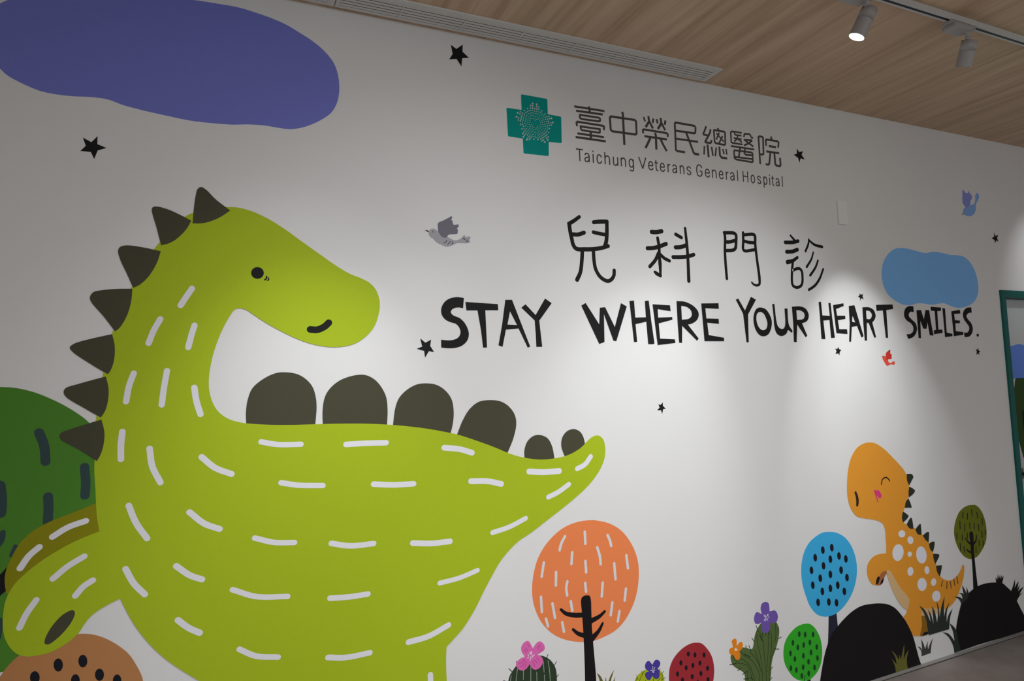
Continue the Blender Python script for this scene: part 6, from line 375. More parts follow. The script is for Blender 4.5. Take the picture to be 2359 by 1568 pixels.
{"n":"painted_bird","l":"grey bird flying left, above the word STAY","c":"bird","g":"birds painted on the mural wall","p":[{"n":"bird_body","m":["birdgrey","ink"],"s":[["p",0,0,[[727.3,2172.0],[731.2,2179.5],[738.1,2185.2],[747.6,2187.8],[756.9,2185.1],[764.8,2179.1],[773.9,2166.5],[784.5,2156.6],[803.0,2159.7,1],[814.4,2153.8],[830.7,2146.8],[839.0,2146.9],[851.6,2150.7],[861.6,2157.4],[868.8,2165.8],[874.6,2169.5],[878.7,2167.8],[879.5,2159.8,1],[885.6,2163.5],[895.5,2166.4],[901.0,2162.5],[900.1,2157.0],[896.4,2151.4],[898.8,2146.9],[897.8,2142.8],[888.9,2138.9],[874.9,2136.8],[858.1,2136.5],[844.2,2135.7],[833.0,2130.4],[821.8,2125.1],[810.6,2120.5],[801.0,2119.0],[791.5,2120.1],[778.1,2125.3],[764.7,2130.4],[752.8,2138.9],[745.0,2147.6],[735.8,2152.3],[730.7,2159.8],[727.9,2166.2]]],["s",1,1,[[800.5,2145.0],[798.9,2139.0],[789.2,2133.8]],[2.28],"r",0],["s",1,1,[[815.4,2141.3],[810.4,2134.4],[804.1,2128.5]],[2.16],"r",0],["s",1,1,[[824.8,2141.8],[825.5,2133.9],[819.9,2131.6]],[2.16],"r",0],["s",1,1,[[874.2,2158.1],[869.2,2154.9]],[2.74],"r",0],["s",1,1,[[879.0,2155.1],[874.0,2152.1]],[2.47],"r",0],["s",1,1,[[886.6,2151.5],[880.8,2147.8]],[2.47],"r",0],["s",1,1,[[890.6,2145.4],[883.5,2142.6]],[2.2],"r",0]],"z":[0,1],"k":[],"l":None},
{"n":"bird_wing","m":["wingrey"],"s":[["p",0,0,[[766.8,2177.9,1],[766.0,2194.9],[765.3,2202.8],[767.8,2210.9],[775.4,2216.7],[787.8,2222.2],[805.9,2232.2],[821.3,2241.3],[824.8,2242.3],[826.1,2238.3],[824.5,2232.2],[821.9,2225.4,1],[828.4,2223.8],[828.2,2219.2],[827.1,2215.1,1],[830.7,2211.4],[830.6,2208.0,1],[841.0,2209.7],[851.5,2210.8],[853.2,2207.6],[850.5,2200.7],[844.7,2194.3,1],[848.7,2189.9],[847.8,2183.2],[846.9,2175.1],[842.6,2172.2],[826.0,2170.4],[812.1,2168.2],[805.8,2163.9],[802.2,2157.0],[793.9,2154.3],[784.4,2155.5],[775.2,2163.9]]]],"z":[1,1.6],"k":[],"l":"darker grey raised wing"},
{"n":"bird_beak","m":["ink"],"s":[["p",0,0,[[711.3,2179.7,1],[728.8,2178.8,1],[727.0,2172.1,1]]]],"z":[0,1.3],"k":[],"l":None},
{"n":"bird_eye","m":["ink"],"s":[["p",0,0,[[747.9,2174.9],[747.5,2174.0],[746.7,2173.3],[745.5,2172.9],[744.4,2173.1],[743.6,2173.7],[743.3,2174.6],[743.6,2175.6],[744.5,2176.3],[745.6,2176.6],[746.8,2176.4],[747.6,2175.8]]]],"z":[1,1.5],"k":[],"l":None}],"mesh":None,"y":0.0},
{"n":"painted_bird","l":"small red bird flying below the word HEART","c":"bird","g":"birds painted on the mural wall","p":[{"n":"bird_body","m":["red"],"s":[["p",0,0,[[3275.7,1651.9],[3281.6,1654.8],[3288.3,1654.7],[3293.6,1651.6],[3299.8,1647.7],[3306.0,1643.1],[3316.2,1633.8],[3320.2,1619.4],[3328.8,1615.4],[3336.7,1615.3],[3347.2,1617.7],[3355.6,1621.7],[3362.3,1625.4,1],[3364.4,1619.7,1],[3375.4,1620.6,1],[3369.5,1614.6],[3368.8,1608.5],[3362.7,1604.9],[3350.2,1605.1],[3339.2,1607.6],[3328.8,1605.6],[3318.1,1601.2],[3307.8,1599.5],[3301.3,1601.6],[3293.3,1610.1],[3285.5,1620.0],[3277.8,1630.7],[3273.6,1638.3],[3273.3,1645.1]]]],"z":[0,1],"k":[],"l":None},
{"n":"bird_wing","m":["reddark","wingtip"],"s":[["p",0,0,[[3298.7,1647.8,1],[3301.1,1658.3],[3303.2,1667.4],[3309.5,1673.4],[3321.5,1679.7],[3333.4,1684.9],[3341.5,1686.3,1],[3339.3,1676.8],[3339.3,1666.9,1],[3342.2,1662.7],[3353.2,1660.3,1],[3348.5,1653.8],[3348.2,1646.2,1],[3345.6,1638.7],[3339.1,1636.1],[3325.5,1636.0],[3316.2,1633.5],[3309.2,1631.7],[3302.2,1639.4]]],["p",1,1,[[3341.5,1686.3,1],[3333.4,1684.9],[3327.4,1681.9],[3334.9,1678.4],[3339.0,1679.1]]]],"z":[1,1.6],"k":[],"l":"darker red raised wing"},
{"n":"bird_beak","m":["wingtip"],"s":[["p",0,0,[[3266.9,1652.6,1],[3276.3,1652.2,1],[3274.2,1648.1,1]]]],"z":[0,1.3],"k":[],"l":None}],"mesh":None,"y":0.0},
{"n":"painted_bird","l":"small blue bird diving down at the top right of the wall","c":"bird","g":"birds painted on the mural wall","p":[{"n":"bird_body","m":["birdblue"],"s":[["p",0,0,[[4096.2,2505.9],[4095.1,2519.9],[4102.0,2533.3],[4115.5,2543.4],[4134.9,2551.4],[4160.3,2558.6],[4181.8,2565.6],[4203.2,2571.2],[4214.5,2578.7],[4222.7,2592.4],[4228.4,2611.1],[4228.7,2628.0],[4237.2,2636.6],[4249.4,2649.5,1],[4264.6,2639.1],[4270.1,2633.0],[4265.7,2616.9],[4250.4,2597.3],[4235.7,2581.7],[4227.0,2564.1],[4225.8,2548.4],[4219.0,2529.7],[4205.5,2514.4],[4187.4,2502.6],[4168.0,2496.0],[4143.1,2492.8],[4123.0,2494.5],[4107.5,2499.7]]]],"z":[0,1],"k":[],"l":None},
{"n":"bird_wing","m":["wingblue"],"s":[["p",0,0,[[4109.1,2656.0,1],[4123.8,2647.7,1],[4130.8,2640.0],[4146.6,2636.3],[4161.8,2642.8],[4169.7,2655.2,1],[4175.8,2640.2],[4190.8,2629.9],[4199.4,2617.6],[4191.3,2603.9],[4179.4,2592.5],[4174.7,2580.5],[4171.6,2566.0],[4151.4,2552.7],[4137.7,2542.6],[4126.1,2546.8],[4111.5,2558.4],[4099.8,2569.0],[4098.4,2588.2],[4102.9,2620.7]]]],"z":[1,1.6],"k":[],"l":"violet blue raised wing"},
{"n":"bird_beak","m":["wingtip"],"s":[["p",0,0,[[4094.5,2508.3,1],[4099.9,2503.0,1],[4078.9,2493.7,1]]]],"z":[0,1.3],"k":[],"l":None}],"mesh":None,"y":0.0},
{"n":"painted_tree","l":"orange round tree with white dashes and a black branching trunk beside the dinosaur tail","c":"tree","g":"round trees painted on the mural wall","p":[{"n":"tree_crown","m":["coral","paledash"],"s":[["p",0,0,[[1396.1,995.3],[1437.6,987.3],[1489.7,969.1],[1541.8,935.8],[1582.7,887.8],[1609.9,834.4],[1622.3,782.9],[1621.2,728.8],[1608.2,667.9],[1582.9,614.0],[1541.9,563.4],[1497.2,531.9],[1443.5,515.8],[1391.1,508.4],[1335.2,512.7],[1270.9,530.5],[1217.9,556.1],[1180.4,586.1],[1148.6,625.2],[1126.7,670.7],[1115.3,714.2],[1113.5,760.3],[1120.9,809.2],[1140.0,865.2],[1171.0,911.6],[1216.8,952.5],[1267.8,980.5],[1329.1,994.9]]],["s",1,1,[[1271.1,944.7],[1252.3,917.8],[1243.7,893.2]],[11.52],"r",0],["s",1,1,[[1364.8,951.1],[1365.4,902.9]],[11.82],"r",0],["s",1,1,[[1474.9,923.2],[1484.8,900.5],[1490.0,877.6]],[12.15],"r",0],["s",1,1,[[1421.3,880.1],[1432.3,841.1],[1434.3,810.0]],[11.98],"r",0],["s",1,1,[[1301.4,875.9],[1295.6,830.9]],[11.6],"r",0],["s",1,1,[[1563.3,827.3],[1568.3,773.6]],[12.32],"r",0],["s",1,1,[[1169.9,854.2],[1157.9,801.1]],[11.22],"r",0],["s",1,1,[[1361.8,832.3],[1363.0,787.3]],[11.76],"r",0],["s",1,1,[[1500.8,803.1],[1503.5,737.9]],[12.13],"r",0],["s",1,1,[[1223.4,808.6],[1220.0,756.9]],[11.36],"r",0],["s",1,1,[[1273.3,763.9],[1267.1,740.0],[1269.7,709.8]],[11.48],"r",0],["s",1,1,[[1356.2,744.9],[1358.6,710.4]],[11.72],"r",0],["s",1,1,[[1440.1,732.3],[1432.5,678.8]],[11.9],"r",0],["s",1,1,[[1553.1,690.2],[1544.4,643.6]],[12.19],"r",0],["s",1,1,[[1151.0,722.5],[1152.7,664.1]],[11.14],"r",0],["s",1,1,[[1201.2,688.5],[1210.2,631.0]],[11.28],"r",0],["s",1,1,[[1285.3,682.5],[1290.5,645.7]],[11.5],"r",0],["s",1,1,[[1482.8,645.0],[1472.1,595.6]],[11.97],"r",0],["s",1,1,[[1515.7,604.2],[1505.4,564.7]],[12.05],"r",0],["s",1,1,[[1169.6,634.0],[1177.4,604.2]],[11.18],"r",0],["s",1,1,[[1241.9,607.6],[1248.0,570.2]],[11.35],"r",0]],"z":[0,1],"k":[],"l":None},
{"n":"tree_trunk","m":["rock"],"s":[["p",0,0,[[1332.2,673.7,1],[1336.5,688.1],[1347.0,694.5],[1360.8,694.5],[1374.0,690.6],[1379.4,676.7],[1379.4,626.9],[1378.8,566.7],[1383.5,462.7],[1387.7,376.3],[1388.0,325.0],[1378.9,40.1,1],[1319.9,38.9,1],[1335.8,358.4],[1337.8,514.3],[1335.4,617.4]]]],"z":[1.4,2],"k":[],"l":None},
{"n":"branch","m":["rock"],"s":[["s",0,0,[[1238.5,658.5],[1261.2,638.9],[1300.5,625.7],[1345.7,619.0]],[11.06,16.59,19.35,19.35],"r",0]],"z":[1.3,1.9],"k":[],"l":None},
{"n":"branch","m":["rock"],"s":[["s",0,0,[[1443.7,615.8],[1416.7,600.1],[1369.6,587.7]],[11.35,17.97,22.7],"r",0]],"z":[1.3,1.9],"k":[],"l":None},
{"n":"branch","m":["rock"],"s":[["s",0,0,[[1430.7,569.4],[1411.1,543.5],[1370.9,514.4]],[11.31,17.91,28.28],"r",0]],"z":[1.3,1.9],"k":[],"l":None},
{"n":"branch","m":["rock"],"s":[["s",0,0,[[1290.3,570.9],[1311.9,551.2],[1351.4,533.1]],[11.06,16.58,20.27],"r",0]],"z":[1.3,1.9],"k":[],"l":None}],"mesh":None,"y":0.0},
{"n":"painted_cactus","l":"dark green striped barrel cactus with a large pink flower on top","c":"cactus","g":"cacti painted on the mural wall","p":[{"n":"cactus_stem","m":["cactusdark","rib","seed"],"s":[["p",0,0,[[997.3,431.2],[1004.3,449.6],[1015.8,463.8],[1032.1,479.8],[1054.8,493.2],[1082.3,503.0],[1106.5,505.2],[1132.2,500.4],[1154.7,492.0],[1173.8,479.7],[1189.6,463.0],[1200.3,445.1],[1206.1,426.8],[1207.9,405.1],[1207.5,386.0],[1205.7,346.0],[1183.2,42.8,1],[992.8,46.8,1],[994.2,392.7]]],["s",1,1,[[1010.5,449.0],[1005.8,429.3],[1000.8,363.8]],[2.63],"b",0],["s",1,1,[[1037.2,469.0],[1029.8,424.2],[1025.6,358.2]],[2.64],"b",0],["s",1,1,[[1062.8,458.1],[1060.5,422.4]],[2.66],"b",0],["s",1,1,[[1095.5,473.7],[1092.7,410.7],[1089.9,343.7]],[2.68],"b",0],["s",1,1,[[1119.8,440.6],[1119.1,405.0],[1116.1,337.8]],[2.7],"b",0],["s",1,1,[[1149.9,476.7],[1151.6,442.5],[1152.7,429.5]],[2.72],"b",0],["s",1,1,[[1152.4,423.2],[1152.9,397.7],[1149.8,330.2]],[2.72],"b",0],["s",1,1,[[1171.0,473.1],[1176.0,437.4],[1178.1,392.3],[1176.6,324.2]],[2.73],"b",0],["s",1,1,[[1060.8,408.5],[1058.3,350.8]],[2.65],"b",0],["s",2,1,[[1001.4,476.4],[1013.4,463.6]],[2.63],"r",0],["s",2,1,[[1172.1,495.2],[1165.8,483.4]],[2.74],"r",0],["s",2,1,[[1208.6,460.6],[1198.8,448.3]],[2.75],"r",0],["s",2,1,[[1216.2,409.8],[1207.4,401.0]],[2.75],"r",0],["s",2,1,[[977.4,436.8],[994.1,428.4]],[2.62],"r",0],["s",2,1,[[1116.4,437.1],[1124.9,445.2]],[2.71],"r",0],["s",2,1,[[1150.1,426.5],[1165.3,438.2]],[2.73],"r",0],["s",2,1,[[1033.6,497.5],[1040.4,489.2]],[2.66],"r",0]],"z":[0,1],"k":[],"l":None},
{"n":"flower","m":["pink","pinkdark"],"s":[["p",0,0,[[1106.8,532.2,1],[1116.2,542.7],[1127.9,551.8],[1139.4,552.7],[1152.1,543.6],[1158.8,530.2],[1158.9,520.3],[1152.3,513.1],[1140.7,509.7],[1126.7,504.0,1],[1138.5,496.7],[1144.8,490.5],[1149.1,478.3],[1147.0,467.4],[1140.0,457.5],[1128.3,450.1],[1115.3,448.6],[1102.7,455.4],[1096.0,466.6],[1090.7,475.4,1],[1085.7,470.1],[1075.7,461.0],[1062.8,457.4],[1050.2,460.1],[1039.5,468.5],[1032.9,481.0],[1033.4,492.0],[1042.4,499.9],[1055.3,505.7],[1069.6,506.3,1],[1068.3,512.8],[1059.3,525.8],[1056.6,537.5],[1057.3,547.1],[1063.8,557.1],[1075.3,564.0],[1086.5,564.7],[1094.3,558.2],[1100.9,544.3]]],["s",1,1,[[1084.3,551.7],[1090.5,545.6],[1091.9,540.4]],[2.1],"r",0],["s",1,1,[[1074.2,539.6],[1080.4,534.2],[1083.3,528.0]],[2.09],"r",0],["s",1,1,[[1067.6,533.9],[1074.6,528.4],[1078.3,522.0]],[2.09],"r",0],["s",1,1,[[1137.3,541.5],[1132.1,535.4],[1125.5,532.5]],[2.12],"r",0],["s",1,1,[[1147.8,522.4],[1141.1,516.7],[1132.7,512.7]],[2.12],"r",0],["s",1,1,[[1140.3,536.7],[1135.1,529.2],[1128.3,523.4]],[2.12],"r",0],["s",1,1,[[1067.8,500.3],[1059.4,489.5],[1043.4,485.8]],[2.07],"r",0],["s",1,1,[[1070.7,494.2],[1063.8,480.2],[1047.6,472.4]],[2.08],"r",0],["s",1,1,[[1078.4,487.0],[1073.1,475.5],[1063.2,467.8]],[2.08],"r",0],["s",1,1,[[1103.8,481.8],[1109.9,472.2],[1112.7,461.8]],[2.1],"r",0],["s",1,1,[[1110.5,486.1],[1118.3,480.3],[1121.3,474.1]],[2.1],"r",0],["s",1,1,[[1120.5,493.9],[1128.3,486.7],[1133.6,477.2]],[2.11],"r",0]],"z":[1.3,1.8],"k":[{"n":"flower_centre","m":["white"],"s":[["s",0,0,[[1098.3,522.0],[1096.3,511.5]],[2.69],"r",0],["s",0,0,[[1101.5,521.0],[1101.1,510.5]],[2.7],"r",0],["s",0,0,[[1085.1,513.7],[1087.2,506.9]],[2.69],"r",0],["s",0,0,[[1081.4,500.4],[1088.6,501.8]],[2.69],"r",0],["s",0,0,[[1092.6,519.2],[1094.7,513.2]],[2.69],"r",0],["s",0,0,[[1112.2,506.9],[1106.4,503.8]],[2.7],"r",0],["s",0,0,[[1096.7,502.9],[1097.2,495.8]],[2.69],"r",0],["s",0,0,[[1092.1,489.1],[1094.0,495.1]],[2.69],"r",0],["s",0,0,[[1105.4,499.1],[1102.5,506.0]],[2.7],"r",0]],"z":[2.0,2.6],"k":[],"l":None}],"l":"large pink four petalled flower"}],"mesh":None,"y":0.0},
{"n":"painted_grass_tuft","l":"olive grass tuft at the foot of the orange tree trunk","c":"grass tuft","g":"grass tufts painted on the mural wall","p":[],"mesh":{"n":"grass_tuft","m":["grassolive"],"s":[["p",0,0,[[1392.6,378.9,1],[1409.4,362.4],[1420.6,340.2],[1426.1,326.6],[1430.7,337.3],[1434.8,353.7,1],[1436.8,336.8],[1439.3,323.7],[1447.0,334.6],[1458.9,354.9],[1476.5,373.1,1],[1466.9,353.2],[1458.5,332.1],[1462.4,320.2],[1471.7,331.5],[1481.3,345.3,1],[1474.0,319.2],[1462.1,186.4,1],[1408.7,187.4,1],[1411.3,300.5],[1404.8,343.6],[1398.8,363.2]]]],"z":[0,1],"k":[],"l":None},"y":0.0},
{"n":"painted_cactus","l":"small lime cactus with a violet flower, left of the red tree","c":"cactus","g":"cacti painted on the mural wall","p":[{"n":"cactus_stem","m":["limecactus","spinedark"],"s":[["p",0,0,[[1575.1,307.1],[1583.2,318.1],[1598.9,331.3],[1622.0,338.6],[1644.8,339.9],[1673.3,337.8],[1694.1,332.0],[1710.6,318.6],[1721.2,302.5],[1726.1,287.7],[1727.0,272.1],[1723.4,216.2],[1700.3,9.1,1],[1565.3,21.2,1],[1567.1,236.2],[1571.5,295.1]]],["s",1,1,[[1629.6,340.0],[1613.5,323.7],[1599.0,301.9],[1590.9,260.8]],[2.5],"r",0],["s",1,1,[[1586.9,318.8],[1580.6,305.9]],[2.49],"r",0],["s",1,1,[[1630.9,299.6],[1620.5,254.3]],[2.51],"r",0],["s",1,1,[[1671.9,300.7],[1663.6,244.7]],[2.54],"r",0],["s",1,1,[[1704.3,326.0],[1702.5,312.6]],[2.56],"r",0],["s",1,1,[[1717.4,303.3],[1713.8,277.3]],[2.57],"r",0],["s",1,1,[[1613.1,342.0],[1615.2,326.4]],[2.18],"r",0],["s",1,1,[[1586.1,328.8],[1591.7,310.3]],[2.17],"r",0],["s",1,1,[[1708.5,330.5],[1699.4,324.0]],[2.22],"r",0],["s",1,1,[[1725.0,315.2],[1709.7,304.2]],[2.23],"r",0],["s",1,1,[[1732.0,288.0],[1716.1,283.7]],[2.23],"r",0],["s",1,1,[[1707.9,291.5],[1690.9,282.2]],[2.21],"r",0]],"z":[0,1],"k":[],"l":None},
{"n":"flower","m":["violet"],"s":[["p",0,0,[[1668.6,354.1,1],[1673.8,361.4],[1683.0,369.5],[1693.6,370.1],[1704.8,363.5],[1709.9,352.5],[1705.3,341.1],[1694.1,332.7,1],[1703.0,320.2],[1703.6,306.2],[1700.5,296.2],[1689.5,290.9],[1678.3,294.8],[1669.3,304.3],[1665.4,309.7,1],[1659.6,301.8],[1649.6,294.8],[1640.3,298.4],[1630.7,311.0],[1628.5,322.1],[1632.7,328.8],[1650.0,331.2,1],[1642.6,335.8],[1633.6,343.8],[1630.5,355.0],[1635.1,367.8],[1645.0,374.1],[1654.4,372.2],[1662.4,362.2]]]],"z":[1.3,1.8],"k":[{"n":"flower_centre","m":["white"],"s":[["s",0,0,[[1670.0,346.9],[1668.4,336.5]],[2.55],"r",0],["s",0,0,[[1680.2,341.0],[1673.9,332.3]],[2.55],"r",0],["s",0,0,[[1657.8,334.2],[1665.2,331.1]],[2.55],"r",0],["s",0,0,[[1679.5,328.9],[1672.7,328.0]],[2.55],"r",0],["s",0,0,[[1669.4,321.8],[1667.2,332.2]],[2.55],"r",0],["s",0,0,[[1674.2,321.6],[1668.8,327.3]],[2.55],"r",0]],"z":[1.8,2.3],"k":[],"l":None}],"l":"violet four petalled flower"}],"mesh":None,"y":0.0},
{"n":"painted_tree","l":"dark red round tree with black seeds, between two cacti","c":"tree","g":"round trees painted on the mural wall","p":[{"n":"tree_crown","m":["crimson","seed"],"s":[["p",0,0,[[1910.5,399.6],[1928.7,395.2],[1946.6,384.5],[1966.0,364.0],[1983.0,339.9],[1993.8,315.3],[1999.2,288.6],[1999.8,262.9],[1996.5,238.1],[1990.8,217.8],[1978.8,197.3],[1956.6,180.0],[1925.0,171.2],[1884.2,174.1],[1844.6,186.1],[1807.9,205.1],[1777.7,228.8],[1757.6,251.7],[1751.1,271.6],[1752.2,294.4],[1757.2,319.6],[1767.4,340.7],[1784.6,360.6],[1807.6,377.8],[1836.7,392.4],[1867.6,400.6],[1890.2,402.3]]],["p",1,1,[[1869.4,359.3],[1868.0,354.0],[1864.7,350.6],[1860.6,350.0],[1856.7,352.2],[1854.1,356.8],[1853.4,362.4],[1854.9,367.6],[1858.1,371.0],[1862.2,371.7],[1866.1,369.5],[1868.7,364.9]]],["p",1,1,[[1905.8,348.1],[1904.3,342.8],[1901.1,339.4],[1896.9,338.8],[1893.0,341.0],[1890.3,345.6],[1889.6,351.3],[1891.1,356.5],[1894.3,359.9],[1898.5,360.6],[1902.4,358.3],[1905.1,353.7]]],["p",1,1,[[1955.7,337.8],[1954.2,332.5],[1950.9,329.1],[1946.7,328.5],[1942.7,330.8],[1940.0,335.4],[1939.3,341.1],[1940.8,346.3],[1944.1,349.8],[1948.3,350.4],[1952.3,348.1],[1955.0,343.5]]],["p",1,1,[[1826.8,329.9],[1825.4,324.7],[1822.2,321.3],[1818.1,320.7],[1814.3,323.0],[1811.7,327.5],[1811.0,333.1],[1812.4,338.3],[1815.6,341.6],[1819.6,342.3],[1823.5,340.0],[1826.1,335.5]]],["p",1,1,[[1853.8,303.5],[1852.3,298.3],[1849.1,295.0],[1845.1,294.4],[1841.2,296.6],[1838.5,301.2],[1837.9,306.8],[1839.3,312.0],[1842.5,315.3],[1846.5,316.0],[1850.4,313.7],[1853.1,309.2]]],["p",1,1,[[1891.1,306.0],[1889.7,300.8],[1886.4,297.5],[1882.3,296.8],[1878.4,299.1],[1875.7,303.7],[1875.1,309.3],[1876.5,314.5],[1879.7,317.9],[1883.9,318.6],[1887.8,316.3],[1890.4,311.7]]],["p",1,1,[[1930.7,307.9],[1929.2,302.6],[1926.0,299.3],[1921.8,298.6],[1917.8,300.9],[1915.2,305.5],[1914.5,311.2],[1915.9,316.4],[1919.2,319.8],[1923.4,320.5],[1927.3,318.2],[1930.0,313.6]]],["p",1,1,[[1971.1,277.2],[1969.6,271.9],[1966.3,268.5],[1962.1,267.9],[1958.1,270.2],[1955.4,274.9],[1954.7,280.6],[1956.2,285.8],[1959.5,289.2],[1963.7,289.9],[1967.7,287.5],[1970.4,282.9]]],["p",1,1,[[1805.5,287.4],[1804.1,282.2],[1800.9,278.9],[1796.9,278.3],[1793.1,280.6],[1790.5,285.1],[1789.8,290.7],[1791.2,295.8],[1794.3,299.1],[1798.4,299.8],[1802.2,297.5],[1804.8,293.0]]],["p",1,1,[[1932.6,262.7],[1931.1,257.4],[1927.9,254.1],[1923.7,253.5],[1919.7,255.8],[1917.1,260.4],[1916.4,266.1],[1917.8,271.3],[1921.1,274.7],[1925.3,275.3],[1929.2,273.0],[1931.9,268.4]]],["p",1,1,[[1883.8,259.6],[1882.3,254.4],[1879.1,251.1],[1875.0,250.5],[1871.1,252.8],[1868.4,257.4],[1867.7,263.0],[1869.2,268.2],[1872.4,271.5],[1876.5,272.1],[1880.4,269.8],[1883.1,265.2]]],["p",1,1,[[1830.4,256.9],[1829.0,251.7],[1825.8,248.4],[1821.8,247.9],[1817.9,250.1],[1815.3,254.7],[1814.6,260.3],[1816.0,265.4],[1819.2,268.7],[1823.2,269.3],[1827.1,267.0],[1829.7,262.5]]],["p",1,1,[[1970.2,228.5],[1968.7,223.3],[1965.4,219.9],[1961.2,219.4],[1957.2,221.7],[1954.5,226.4],[1953.8,232.0],[1955.3,237.3],[1958.6,240.6],[1962.8,241.2],[1966.8,238.9],[1969.5,234.2]]],["p",1,1,[[1912.6,227.5],[1911.1,222.3],[1907.9,219.0],[1903.7,218.4],[1899.8,220.7],[1897.1,225.3],[1896.4,231.0],[1897.9,236.1],[1901.1,239.5],[1905.3,240.1],[1909.2,237.7],[1911.9,233.1]]],["p",1,1,[[1864.8,215.9],[1863.4,210.7],[1860.2,207.4],[1856.1,206.9],[1852.2,209.2],[1849.6,213.8],[1848.9,219.4],[1850.4,224.5],[1853.5,227.8],[1857.6,228.4],[1861.5,226.1],[1864.1,221.5]]],["p",1,1,[[1941.4,199.1],[1940.0,193.9],[1936.7,190.6],[1932.5,190.0],[1928.6,192.4],[1925.9,197.0],[1925.2,202.7],[1926.7,207.9],[1929.9,211.2],[1934.1,211.8],[1938.1,209.4],[1940.7,204.8]]],["p",1,1,[[1893.6,190.8],[1892.1,185.6],[1888.9,182.3],[1884.8,181.8],[1880.9,184.1],[1878.2,188.7],[1877.5,194.3],[1879.0,199.5],[1882.2,202.8],[1886.3,203.4],[1890.2,201.0],[1892.9,196.4]]]],"z":[0,1],"k":[],"l":None},
{"n":"tree_trunk","m":["rock"],"s":[["p",0,0,[[1860.7,185.6,1],[1884.7,180.2,1],[1878.2,18.2,1],[1850.0,19.0,1]]]],"z":[0,0.7],"k":[],"l":None}],"mesh":None,"y":0.0},
{"n":"painted_cactus","l":"forked green cactus with a purple flower and an orange flower","c":"cactus","g":"cacti painted on the mural wall","p":[{"n":"cactus_stem","m":["cactus","cactusline","ink"],"s":[["p",0,0,[[2289.3,413.9],[2274.7,401.6],[2256.0,380.1],[2243.6,352.7],[2236.2,324.4],[2228.5,311.6],[2213.5,312.8],[2197.6,320.9],[2174.9,327.7],[2152.4,333.4],[2125.7,326.4],[2105.0,311.1],[2099.1,305.0],[2098.4,288.2],[2106.3,264.8],[2125.9,246.3],[2150.7,230.2],[2169.2,215.4],[2174.5,199.7],[2174.4,178.3],[2171.5,122.6],[2159.6,16.6,1],[2313.0,12.2,1],[2326.3,145.6],[2334.5,180.7],[2341.5,221.6],[2352.5,249.3],[2370.6,278.3],[2385.2,305.7],[2396.5,333.8],[2401.7,360.7],[2397.2,381.8],[2386.8,402.6],[2362.0,418.5],[2324.8,427.6]]],["s",1,1,[[2279.3,375.8],[2290.7,348.8],[2298.2,317.4],[2298.5,280.0],[2301.6,217.3],[2303.8,142.6]],[2.6],"r",0],["s",1,1,[[2262.2,374.0],[2260.8,337.0],[2269.4,298.2],[2278.6,246.8],[2280.4,147.6]],[2.59],"r",0],["s",1,1,[[2333.0,363.3],[2328.6,311.6],[2321.0,263.1],[2307.9,191.2]],[2.61],"r",0],["s",1,1,[[2350.0,360.2],[2348.9,307.6],[2336.8,247.5]],[2.63],"r",0],["s",1,1,[[2381.1,397.3],[2377.8,339.9],[2370.3,313.6]],[2.65],"r",0],["s",1,1,[[2360.0,275.4],[2340.4,249.3],[2326.9,212.1],[2318.9,139.3]],[2.61],"r",0],["s",1,1,[[2154.3,315.9],[2181.7,288.5],[2213.1,267.4],[2237.6,240.3],[2257.9,201.7],[2260.5,151.9]],[2.56],"r",0],["s",1,1,[[2151.8,284.7],[2179.9,266.8],[2207.5,239.2],[2218.4,209.9],[2234.1,157.6]],[2.55],"r",0],["s",1,1,[[2125.5,282.7],[2140.4,265.1],[2166.0,257.4],[2197.5,238.8],[2208.6,212.0],[2218.5,170.7]],[2.54],"r",0],["s",1,1,[[2215.5,296.5],[2240.2,271.8],[2261.0,238.0],[2274.5,198.2]],[2.58],"r",0],["s",1,1,[[2295.9,370.2],[2296.1,352.7]],[2.61],"r",0],["s",1,1,[[2316.1,366.5],[2316.7,353.8]],[2.62],"r",0],["s",1,1,[[2246.0,300.3],[2256.4,263.7],[2269.9,223.8]],[2.58],"r",0],["s",1,1,[[2189.0,216.1],[2191.6,166.8]],[2.53],"r",0],["s",1,1,[[2111.0,305.0],[2122.3,283.3]],[2.51],"r",0],["s",2,1,[[2260.2,410.4],[2271.2,379.8]],[3.17],"r",0],["s",2,1,[[2230.1,359.7],[2244.1,339.0]],[3.15],"r",0],["s",2,1,[[2190.9,333.2],[2191.0,322.2]],[3.11],"r",0],["s",2,1,[[2208.9,329.7],[2221.0,302.8]],[3.13],"r",0],["s",2,1,[[2090.4,268.1],[2129.0,265.0]],[3.07],"r",0],["s",2,1,[[2132.9,232.2],[2154.8,240.3]],[3.08],"r",0],["s",2,1,[[2159.8,209.6],[2194.3,219.9]],[3.1],"r",0],["s",2,1,[[2167.0,188.6],[2196.3,183.6]],[3.1],"r",0],["s",2,1,[[2400.3,377.4],[2393.9,364.6]],[3.25],"r",0],["s",2,1,[[2411.9,329.6],[2390.4,324.9]],[3.24],"r",0],["s",2,1,[[2393.3,277.7],[2360.7,284.0]],[3.22],"r",0],["s",2,1,[[2347.0,205.5],[2330.8,197.6]],[3.19],"r",0],["s",2,1,[[2338.5,159.9],[2325.0,150.4]],[3.18],"r",0],["s",2,1,[[2278.3,363.5],[2291.3,336.2]],[3.18],"r",0],["s",2,1,[[2341.3,379.4],[2335.8,355.3]],[3.21],"r",0],["s",2,1,[[2179.0,296.3],[2210.8,279.0]],[3.12],"r",0],["s",2,1,[[2206.6,188.0],[2220.5,175.2]],[3.12],"r",0]],"z":[0,1],"k":[],"l":None},
